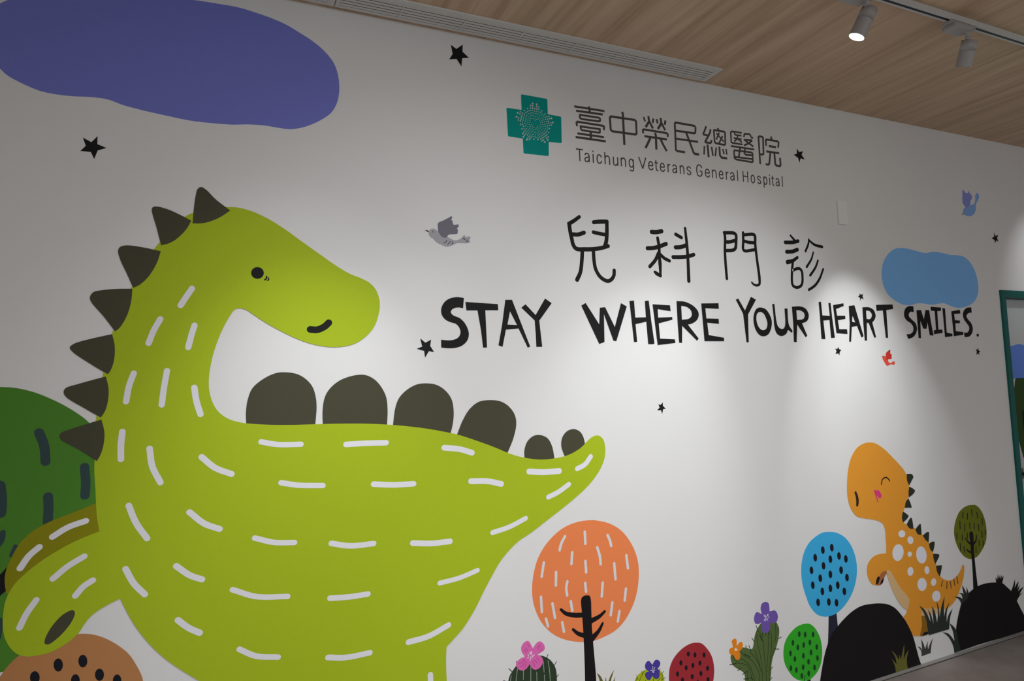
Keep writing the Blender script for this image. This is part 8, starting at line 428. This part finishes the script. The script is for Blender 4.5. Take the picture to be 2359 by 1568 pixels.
{"n":"claw","m":["ink"],"s":[["p",0,0,[[3418.3,145.0,1],[3430.2,158.7],[3458.3,161.0],[3471.6,152.5],[3460.4,145.6]]]],"z":[0.8,1.1],"k":[],"l":None},
{"n":"eye","m":["brownink"],"s":[["s",0,0,[[3186.5,972.4],[3195.8,994.6],[3221.8,1004.8],[3243.6,996.2],[3253.6,984.2]],[7.38],"r",0]],"z":[0.7,1.2],"k":[],"l":None},
{"n":"mouth","m":["brownink"],"s":[["s",0,0,[[2985.5,949.0],[2993.3,928.7],[2995.7,904.0],[2991.5,884.9]],[14.71,18.24,19.41,16.47],"r",0]],"z":[0.7,1.2],"k":[],"l":None},
{"n":"cheek_patch","m":["cheek"],"s":[["p",0,0,[[3127.2,948.7],[3143.8,944.5],[3160.1,943.9],[3173.4,930.1],[3181.9,911.7],[3167.1,900.3],[3151.0,909.9],[3134.6,929.0]]],["s",0,0,[[3130.1,941.9],[3148.4,886.3]],[7.86],"r",0]],"z":[0.7,1.2],"k":[],"l":None}],"mesh":None,"y":1.05},
{"n":"painted_grass_tuft","l":"large dark green grass tuft at the feet of the small orange dinosaur","c":"grass tuft","g":"grass tufts painted on the mural wall","p":[],"mesh":{"n":"grass_tuft","m":["grassdark"],"s":[["p",0,0,[[3471.5,139.6,1],[3464.8,178.1],[3461.9,210.7],[3443.2,263.6],[3411.7,305.4,1],[3449.9,279.9],[3477.2,240.1],[3497.5,198.5,1],[3491.2,240.6],[3479.7,277.7,1],[3501.1,244.7],[3519.3,185.7,1],[3518.7,235.8],[3515.5,284.8,1],[3535.0,253.5],[3548.0,189.4,1],[3562.0,242.9],[3556.1,307.5,1],[3570.4,271.1],[3572.5,214.5,1],[3593.6,267.1],[3629.4,320.7,1],[3614.7,263.5],[3609.8,207.9,1],[3629.2,246.1],[3668.1,284.4,1],[3637.5,235.8],[3627.1,175.1,1],[3648.9,212.9],[3687.7,242.1,1],[3661.9,201.7],[3644.0,139.4,1]]]],"z":[1.2,2.1],"k":[],"l":None},"y":1.05},
{"n":"painted_grass_tuft","l":"olive grass tuft on the lower right of the left black rock","c":"grass tuft","g":"grass tufts painted on the mural wall","p":[],"mesh":{"n":"grass_tuft","m":["grassmoss"],"s":[["p",0,0,[[3188.2,5.6,1],[3183.4,38.6],[3163.3,79.5,1],[3183.5,58.1],[3197.9,44.0,1],[3192.4,78.7],[3166.3,120.2,1],[3198.2,91.5],[3216.2,59.9,1],[3224.7,87.7,1],[3233.5,59.2,1],[3251.2,97.9],[3268.7,134.0,1],[3264.1,95.3],[3254.0,55.1,1],[3270.4,74.3],[3299.6,96.9,1],[3282.0,60.7],[3278.6,33.1],[3281.8,4.3,1]]]],"z":[2.0,2.6],"k":[],"l":None},"y":1.05},
{"n":"painted_grass_tuft","l":"short dark grey grass tuft alone in the gap between the two rocks","c":"grass tuft","g":"grass tufts painted on the mural wall","p":[],"mesh":{"n":"grass_tuft","m":["grassgrey"],"s":[["p",0,0,[[3400.6,42.6,1],[3401.5,68.3],[3375.9,99.1,1],[3397.3,89.2],[3408.9,72.6,1],[3410.1,101.1],[3406.4,133.4,1],[3422.3,107.3],[3435.1,74.6,1],[3448.1,93.7],[3462.5,109.7,1],[3456.3,86.3],[3458.7,68.5,1],[3475.4,91.3],[3504.5,119.2,1],[3488.6,85.9],[3476.5,44.8,1]]]],"z":[0,1],"k":[],"l":None},"y":0},
{"n":"painted_grass_tuft","l":"dark grass blades at the lower left corner of the right black rock","c":"grass tuft","g":"grass tufts painted on the mural wall","p":[],"mesh":{"n":"grass_tuft","m":["grassdark"],"s":[["p",0,0,[[3673.7,6.1,1],[3668.9,42.8],[3637.2,96.6],[3587.8,135.6,1],[3639.5,114.0],[3683.8,67.0,1],[3676.1,121.2],[3653.3,169.3,1],[3688.8,142.8],[3704.8,115.9],[3712.3,74.4],[3729.4,7.0,1]]]],"z":[2.0,2.6],"k":[],"l":None},"y":1.05},
{"n":"painted_grass_tuft","l":"dark grass tuft on the upper left side of the right black rock","c":"grass tuft","g":"grass tufts painted on the mural wall","p":[],"mesh":{"n":"grass_tuft","m":["grassdark"],"s":[["p",0,0,[[3768.6,255.8,1],[3753.4,280.7],[3710.4,304.0,1],[3755.3,294.6],[3783.0,277.8,1],[3779.4,300.8],[3755.0,317.0,1],[3790.3,307.2],[3800.2,291.3,1],[3792.5,323.2],[3788.8,354.4,1],[3806.7,329.0],[3821.2,302.2,1],[3825.9,321.9],[3823.8,340.7,1],[3835.3,316.3],[3841.1,294.8],[3818.7,269.9,1]]]],"z":[2.0,2.6],"k":[],"l":None},"y":1.05},
{"n":"painted_grass_tuft","l":"tiny black grass tuft on the very top of the right black rock","c":"grass tuft","g":"grass tufts painted on the mural wall","p":[],"mesh":{"n":"grass_tuft","m":["grassblack"],"s":[["p",0,0,[[4102.8,313.5,1],[4099.7,350.7,1],[4114.0,330.8,1],[4124.5,363.1,1],[4129.7,334.7,1],[4145.2,356.6,1],[4142.8,330.6,1],[4166.3,356.8,1],[4154.6,332.2,1],[4177.7,345.3,1],[4155.4,303.1,1]]]],"z":[2.0,2.6],"k":[],"l":None},"y":1.05},
{"n":"painted_grass_tuft","l":"black grass tuft on the right shoulder of the right black rock, near the door","c":"grass tuft","g":"grass tufts painted on the mural wall","p":[],"mesh":{"n":"grass_tuft","m":["grassblack"],"s":[["p",0,0,[[4234.5,245.8,1],[4260.9,273.7],[4285.0,309.6,1],[4278.3,275.3],[4267.8,255.4,1],[4286.7,271.8],[4318.5,293.6,1],[4303.9,262.6],[4290.1,245.4,1],[4329.5,272.4,1],[4301.9,234.9,1],[4327.6,245.9],[4362.9,254.1,1],[4333.0,232.0],[4311.7,216.1,1],[4350.5,223.6,1],[4310.1,205.6],[4282.0,183.5,1],[4256.2,218.7]]]],"z":[2.0,2.6],"k":[],"l":None},"y":1.05}]
for d in DECALS:
    acc = []
    for node in ([d['mesh']] if d['mesh'] else d['p']): bounds(node, acc)
    xs = [p[0] for p in acc]; zs = [p[1] for p in acc]
    org = ((min(xs) + max(xs)) / 2, min(zs))
    if d['mesh']: root = add(d['n'], part_mesh(d['mesh'], org))
    else:
        root = add(d['n'], None); root.empty_display_size = .1
        for node in d['p']: build_part(node, org, root)
    root.location = (org[0] / 1000, -d['y'] / 1000 if d['y'] else .0001, org[1] / 1000)
    tag(root, d['l'], d['c'], d['g'])

# ------------------------------------------------------------------ room
def box(bm, x0, x1, y0, y1, z0, z1, bev=0.0, mi=0):
    r = bmesh.ops.create_cube(bm, size=1.0)
    for v in r['verts']: v.co = Vector((x0 + (v.co.x + .5) * (x1 - x0), y0 + (v.co.y + .5) * (y1 - y0), z0 + (v.co.z + .5) * (z1 - z0)))
    fs = set(f for v in r['verts'] for f in v.link_faces)
    for f in fs: f.material_index = mi
    if bev:
        es = set(e for v in r['verts'] for e in v.link_edges)
        bmesh.ops.bevel(bm, geom=list(es), offset=bev, segments=2, affect='EDGES', profile=.7)

def make(name, fn, mats, parent=None, loc=None, smooth=False):
    bm = bmesh.new(); fn(bm); bmesh.ops.recalc_face_normals(bm, faces=bm.faces)
    me = bpy.data.meshes.new(name); bm.to_mesh(me); bm.free()
    for m in (mats if isinstance(mats, (list, tuple)) else [mats]): me.materials.append(m)
    if smooth:
        for p in me.polygons: p.use_smooth = True
    o = add(name, me, parent)
    if loc: o.location = loc
    return o

H = 3.0
X0, X1, Y0 = -3.2, 5.9, -6.5
DX0, DX1, DTOP = 4.387, 5.345, 2.045        # outside of the door frame
FW = .044

def wall_back(bm):
    box(bm, X0, DX0 + .01, 0, .16, 0, H); box(bm, DX1 - .01, X1, 0, .16, 0, H); box(bm, DX0 + .01, DX1 - .01, 0, .16, DTOP - .01, H)
tag(make('wall_back', wall_back, M_WALL), kind='structure')
tag(make('floor', lambda bm: box(bm, X0, X1, Y0, .16, -.1, 0), M_FLOOR), kind='structure')
tag(make('ceiling', lambda bm: box(bm, X0, X1, Y0, .16, H, H + .1), M_CEIL), kind='structure')
tag(make('wall_left', lambda bm: box(bm, X0 - .12, X0, Y0, .16, 0, H), M_WALL), kind='structure')
tag(make('wall_right', lambda bm: box(bm, X1, X1 + .12, Y0, .16, 0, H), M_WALL), kind='structure')
tag(make('baseboard_back', lambda bm: box(bm, X0, DX0 - .001, -.024, -.0005, 0, .004), M_TRIM), kind='structure')
tag(make('trim_1', lambda bm: box(bm, X0, DX0 - .001, -.030, -.024, 0, .0015), M_SEAL), kind='structure')

# door with its teal frame, painted leaf, lock plate and lever
door = tag(add('door_1', None), kind='structure'); door.location = (DX0, 0, 0)
def rel(o): o.location = (-DX0, 0, 0); return o
def frame_fn(bm):
    box(bm, DX0, DX0 + FW, -.012, .10, 0, DTOP - FW, .002); box(bm, DX1 - FW, DX1, -.012, .10, 0, DTOP - FW, .002); box(bm, DX0, DX1, -.012, .10, DTOP - FW, DTOP, .002)
rel(make('door_frame', frame_fn, M_TEALFRAME, door))
leaf = rel(make('door_leaf', lambda bm: box(bm, DX0 + FW + .002, DX1 - FW - .002, .045, .085, .006, DTOP - FW - .003), M_DOOR, door))
for node in [{"n":"painted_cloud","m":["doorblue"],"s":[["p",0,0,[[4489.4,1689.6],[4509.8,1698.5],[4564.0,1702.6],[4627.4,1712.2],[4688.9,1703.9],[4795.6,1672.6],[4848.9,1601.6],[4770.1,1514.7],[4652.9,1494.9],[4562.9,1495.3],[4539.4,1492.3],[4505.9,1497.8],[4464.6,1500.4]]]],"z":[0,0.5],"k":[],"l":None},{"n":"painted_bush","m":["doorgreen","ink"],"s":[["p",0,0,[[4562.8,1494.5],[4545.0,1454.2],[4524.0,1391.7],[4514.2,1338.1],[4509.9,1275.5],[4511.7,1212.7],[4529.5,1131.1],[4555.0,1048.9],[4574.1,993.8],[4630.6,939.9],[4730.3,972.3],[4831.9,1102.0],[4869.8,1331.4],[4794.2,1464.5],[4653.0,1495.5],[4601.5,1495.6]]],["s",1,1,[[4611.1,1283.9],[4608.1,1229.7],[4608.9,1171.0]],[21.23],"r",0]],"z":[0,0.5],"k":[],"l":None},{"n":"painted_rock","m":["rock"],"s":[["p",0,0,[[4495.3,663.1],[4514.4,701.5],[4551.4,712.7],[4632.3,688.6],[4692.0,609.8],[4702.9,454.3],[4662.0,205.4],[4597.9,-184.2,1],[4352.8,-193.9,1],[4448.8,338.2],[4475.2,534.5]]]],"z":[0,0.5],"k":[],"l":None}]:
    acc = []; bounds(node, acc)
    xl = DX0 + FW + .0025
    for s in node['s']:                       # the painting stops at the edge of the leaf
        for p in s[3]: p[0] = max(p[0], xl * 1000); p[1] = max(p[1], 8)
    o = build_part(node, (0, 0), leaf); o.location = (0, .045, 0)
def lever(bm):
    hz, hx = .905, DX0 + FW + .085
    r = bmesh.ops.create_cone(bm, cap_ends=True, segments=24, radius1=.011, radius2=.011, depth=.05, matrix=Matrix.Translation((hx, .015, hz)) @ Matrix.Rotation(math.pi / 2, 4, 'X'))
    box(bm, hx - .012, hx + .125, -.016, -.001, hz - .011, hz + .011, .004)
plate = rel(make('lock_plate', lambda bm: box(bm, DX0 + FW + .060, DX0 + FW + .112, .037, .0455, .872, .938, .003), M_METAL, leaf)); plate.location = (0, 0, 0)
lv = make('lever_handle', lever, M_DARKMETAL, plate)

# white blank plate on the wall under the ceiling
tag(make('blank_wall_plate', lambda bm: box(bm, -.0355, .0355, -.009, 0, -.064, .064, .003), M_PLASTIC, loc=(3.038, 0, 2.426)), 'plain white rectangular plate on the wall, above the word HEART', 'wall plate')

# linear air vents in the ceiling along the wall
def vent(x0, x1, label):
    t = tag(add('linear_vent', None), label, 'air vent', 'ceiling air vents along the mural wall'); t.location = (x0, -.09, H)
    n = max(1, round((x1 - x0) / .249)); W = x1 - x0; ya, yb = -.0595, .0655
    e0, e1, f0, f1 = .014, .024, .024, .014
    def fr(bm):
        box(bm, 0, W, ya, ya + f0, -.007, 0, .0012); box(bm, 0, W, yb - f1, yb, -.007, 0, .0012)
        box(bm, 0, e0, ya + f0, yb - f1, -.007, 0); box(bm, W - e1, W, ya + f0, yb - f1, -.007, 0)
    make('vent_frame', fr, M_VENT, t)
    make('vent_backing', lambda bm: box(bm, e0, W - e1, ya + f0, yb - f1, -.0012, -.0002), M_DUCT, t)
    gap = (yb - f1 - ya - f0) / 5
    for k in range(5):
        yc = ya + f0 + gap * (k + .5)
        def sl(bm, yc=yc):
            box(bm, e0, W - e1, yc - .0056, yc + .0050, -.0052, -.0040)
            bmesh.ops.rotate(bm, verts=bm.verts, cent=(0, yc, -.0046), matrix=Matrix.Rotation(math.radians(-12), 3, 'X'))
        make('slat', sl, M_VENT, t)
    st = W / n
    for k in range(1, n):
        make('crossbar', lambda bm, xc=W - k * st - .010: box(bm, xc - .0025, xc + .0025, ya + f0, yb - f1, -.0075, -.001), M_VENT, t)
vent(.383, 2.124, 'white slatted ceiling vent over the teal cross, ending right of it')
vent(-1.36, .379, 'white slatted ceiling vent above the purple cloud, cut off by the photo edge')

# lighting track
ZB, YF, YN = 2.976, -0.836583, -0.809831
TX0, TX1 = -1.6, 4.9
track = tag(add('light_track', None), 'long white ceiling track with a black slot carrying the two spotlights', 'lighting track'); track.location = (TX0, 0, H)
def rail(bm):
    a = (YF, YF + .0070, YN - .0070, YN)
    box(bm, TX0, TX1, a[0], a[1], ZB, H); box(bm, TX0, TX1, a[2], a[3], ZB, H); box(bm, TX0, TX1, a[1], a[2], H - .008, H)
o = make('track_rail', rail, M_TRACK, track); o.location = (-TX0, 0, -H)
o = make('track_slot', lambda bm: box(bm, TX0, TX1, YF + .0070, YN - .0070, ZB + .0025, H - .008), M_SLOT, track); o.location = (-TX0, 0, -H)

def cyl(bm, p, q, r0, r1=None, seg=40, caps=True):
    d = q - p; m = Matrix.Translation((p + q) / 2) @ d.to_track_quat('Z', 'Y').to_matrix().to_4x4()
    bmesh.ops.create_cone(bm, cap_ends=caps, segments=seg, radius1=r0, radius2=r1 if r1 is not None else r0, depth=d.length, matrix=m)

def spotlight(top, bot, label, lit):
    top, bot = Vector(top), Vector(bot); d = (bot - top).normalized(); L = (bot - top).length
    t = tag(add('track_spotlight', None), label, 'spotlight', 'spotlights on the ceiling track'); xs = top.x - .075
    t.location = (xs, (YF + YN) / 2, ZB); off = -Vector(t.location)
    yc = (YF + YN) / 2
    def P(name, fn, m, par=t, sm=False):
        o = make(name, fn, m, par, smooth=sm)
        if par is t: o.location = off
        return o
    def adapter(bm):
        box(bm, xs - .075, xs + .085, YF + .002, YN + .006, ZB - .012, ZB - .0005, .003)
        box(bm, xs - .065, xs + .045, YF - .008, YN + .022, ZB - .030, ZB - .012, .006)
    P('adapter', adapter, M_LAMP)
    sp = Vector((xs + .045, yc, ZB - .03))
    def stem(bm):
        cyl(bm, sp + Vector((0, 0, .004)), sp + Vector((.004, .002, -.014)), .010, seg=20)
        a = sp + Vector((.004, .002, -.010)); b = top + d * .012
        cyl(bm, a, b, .009, .011, seg=20)
    P('stem', stem, M_LAMP, sm=False)
    R = .0292
    k = bot - d * L * .60
    def head(bm):
        cyl(bm, top, k - d * .0012, R * .985, R); cyl(bm, k - d * .0012, k, R * .965); 
        cyl(bm, k, bot, R, caps=False); cyl(bm, k + d * .001, k + d * .002, R * .93)
        cyl(bm, k, bot, R * .93, caps=False)
    hd = P('lamp_head', head, M_LAMP)
    for p in hd.data.polygons: p.use_smooth = len(p.vertices) == 4
    def lens(bm):
        q = bot - d * .004
        cyl(bm, q - d * .002, q, R * .925)
    ln = make('lens', lens, M_GLOW if lit else M_OFF, hd)
    def ring(bm):
        n = 40; vs = []
        u = d.orthogonal().normalized(); w = d.cross(u)
        for i in range(n):
            a = 2 * math.pi * i / n; e = u * math.cos(a) + w * math.sin(a)
            vs.append([bm.verts.new(bot + e * R * s + d * z) for s, z in ((1.0, -.0005), (1.0, .0012), (.93, .0012), (.93, -.0005))])
        for i in range(n):
            for j in range(4): bm.faces.new([vs[i][j], vs[i][(j + 1) % 4], vs[(i + 1) % n][(j + 1) % 4], vs[(i + 1) % n][j]])
    make('bezel', ring, M_LAMP, hd)
    return d
LA0, LA1, LB0, LB1 = [2.2274288, -0.81320683, 2.93250137], [2.1925894, -0.77642618, 2.83500544], [2.83307374, -0.81320683, 2.92763253], [2.84925227, -0.7703694, 2.83744983]
dA = spotlight(LA0, LA1, 'lit white track spotlight, left of the two, glaring lens tilted to the wall', True)
dB = spotlight(LB0, LB1, 'white track spotlight, right of the two, its lens turned out of sight', True)

# ------------------------------------------------------------------ light
def spot(name, loc, aim, power, size, blend, rad=.025, col=(1, .985, .96)):
    l = bpy.data.lights.new(name, 'SPOT'); l.energy = power; l.spot_size = math.radians(size); l.spot_blend = blend; l.shadow_soft_size = rad; l.color = col
    o = bpy.data.objects.new(name, l); COL.objects.link(o); o.location = loc
    o.rotation_euler = (Vector(aim) - Vector(loc)).to_track_quat('-Z', 'Y').to_euler(); return o
def area(name, loc, rot, sx, sy, power, col=(1, 1, 1)):
    l = bpy.data.lights.new(name, 'AREA'); l.shape = 'RECTANGLE'; l.size = sx; l.size_y = sy; l.energy = power; l.color = col
    o = bpy.data.objects.new(name, l); COL.objects.link(o); o.location = loc; o.rotation_euler = rot; return o
A1 = Vector(LA1) + dA * .012; B1 = Vector(LB1) + dB * .012
cool, warm = (.965, .99, 1), (.965, .98, 1)
spot('spot_beam', A1, A1 + dA, 41, 48, .8, .02, cool)
spot('spot_beam', B1, B1 + dB, 52, 34, 1.0, .02, cool)
spot('spot_beam', B1, B1 + dB, 42, 44, .5, .02, cool)
yl = (YF + YN) / 2
spot('spot_beam', (1.0, yl, 2.84), (.5, 0, 1.0), 11, 50, 1.0, .03, cool)
spot('spot_beam', (.3, yl, 2.84), (.25, 0, .9), 46, 50, 1.0, .03, cool)
spot('spot_beam', (.3, yl, 2.84), (.15, 0, .9), 10, 75, 1.0, .03, cool)
spot('fill_spot', (1.2, -2.2, 2.9), (1.1, 0, .9), 30, 60, 1.0, .05, warm)  # this and the next two: unseen fills added to soften the wall light
spot('fill_spot', (1.1, -2.6, 2.9), (1.1, 0, 1.0), 74, 74, 1.0, .05, warm)
spot('fill_spot', (2.2, -2.2, 2.9), (2.1, 0, 1.25), 92, 60, 1.0, .05, warm)
area('fill_area', (1.0, -5.0, 2.95), (0, 0, 0), 4.0, .8, 99, warm)  # unseen overhead fill, added to raise the ambient level
w = bpy.data.worlds.new('world'); scn.world = w; w.use_nodes = True
w.node_tree.nodes['Background'].inputs[0].default_value = (.95, .975, 1, 1); w.node_tree.nodes['Background'].inputs[1].default_value = .77
w_ = area('exit_light', (3.62, -.95, 2.80), (0, math.radians(60), 0), .12, .06, .22, (.15, 1, .45))
spot('fill_spot', (.6, -2.3, 2.9), (.45, 0, 1.9), 17, 66, 1.0, .05, warm)  # another unseen fill, added to lift the upper left of the wall
spot('spot_beam', (4.85, yl, 2.84), (4.9, 0, 2.1), 15, 54, .9, .03, (.93, .97, 1))


# ------------------------------------------------------------------ camera
cd = bpy.data.cameras.new('camera'); cam = bpy.data.objects.new('camera', cd); COL.objects.link(cam)
U, V, W = Vector([0.91217162, -0.00498379, 0.40977811]), Vector([0.03668333, 0.99690495, -0.06953307]), Vector([-0.40816329, 0.07845812, 0.90953123])      # wall right / wall down / into the wall, seen in the camera frame
right = Vector((U.x, W.x, -V.x)); down = Vector((U.y, W.y, -V.y)); fwd = Vector((U.z, W.z, -V.z))
m = Matrix((right, -down, -fwd)).transposed().to_4x4(); m.translation = Vector((0, -2.365832, 1.568446))
cam.matrix_world = m
cd.sensor_fit = 'HORIZONTAL'; cd.sensor_width = 36.0; cd.lens = 1480.0 * 36.0 / 2359.0; cd.clip_start = .02; cd.clip_end = 60
scn.camera = cam
scn.view_settings.view_transform = 'Standard'; scn.view_settings.look = 'None'; scn.view_settings.gamma = 1.0; scn.view_settings.use_curve_mapping = False
scn.view_settings.exposure = 0.0
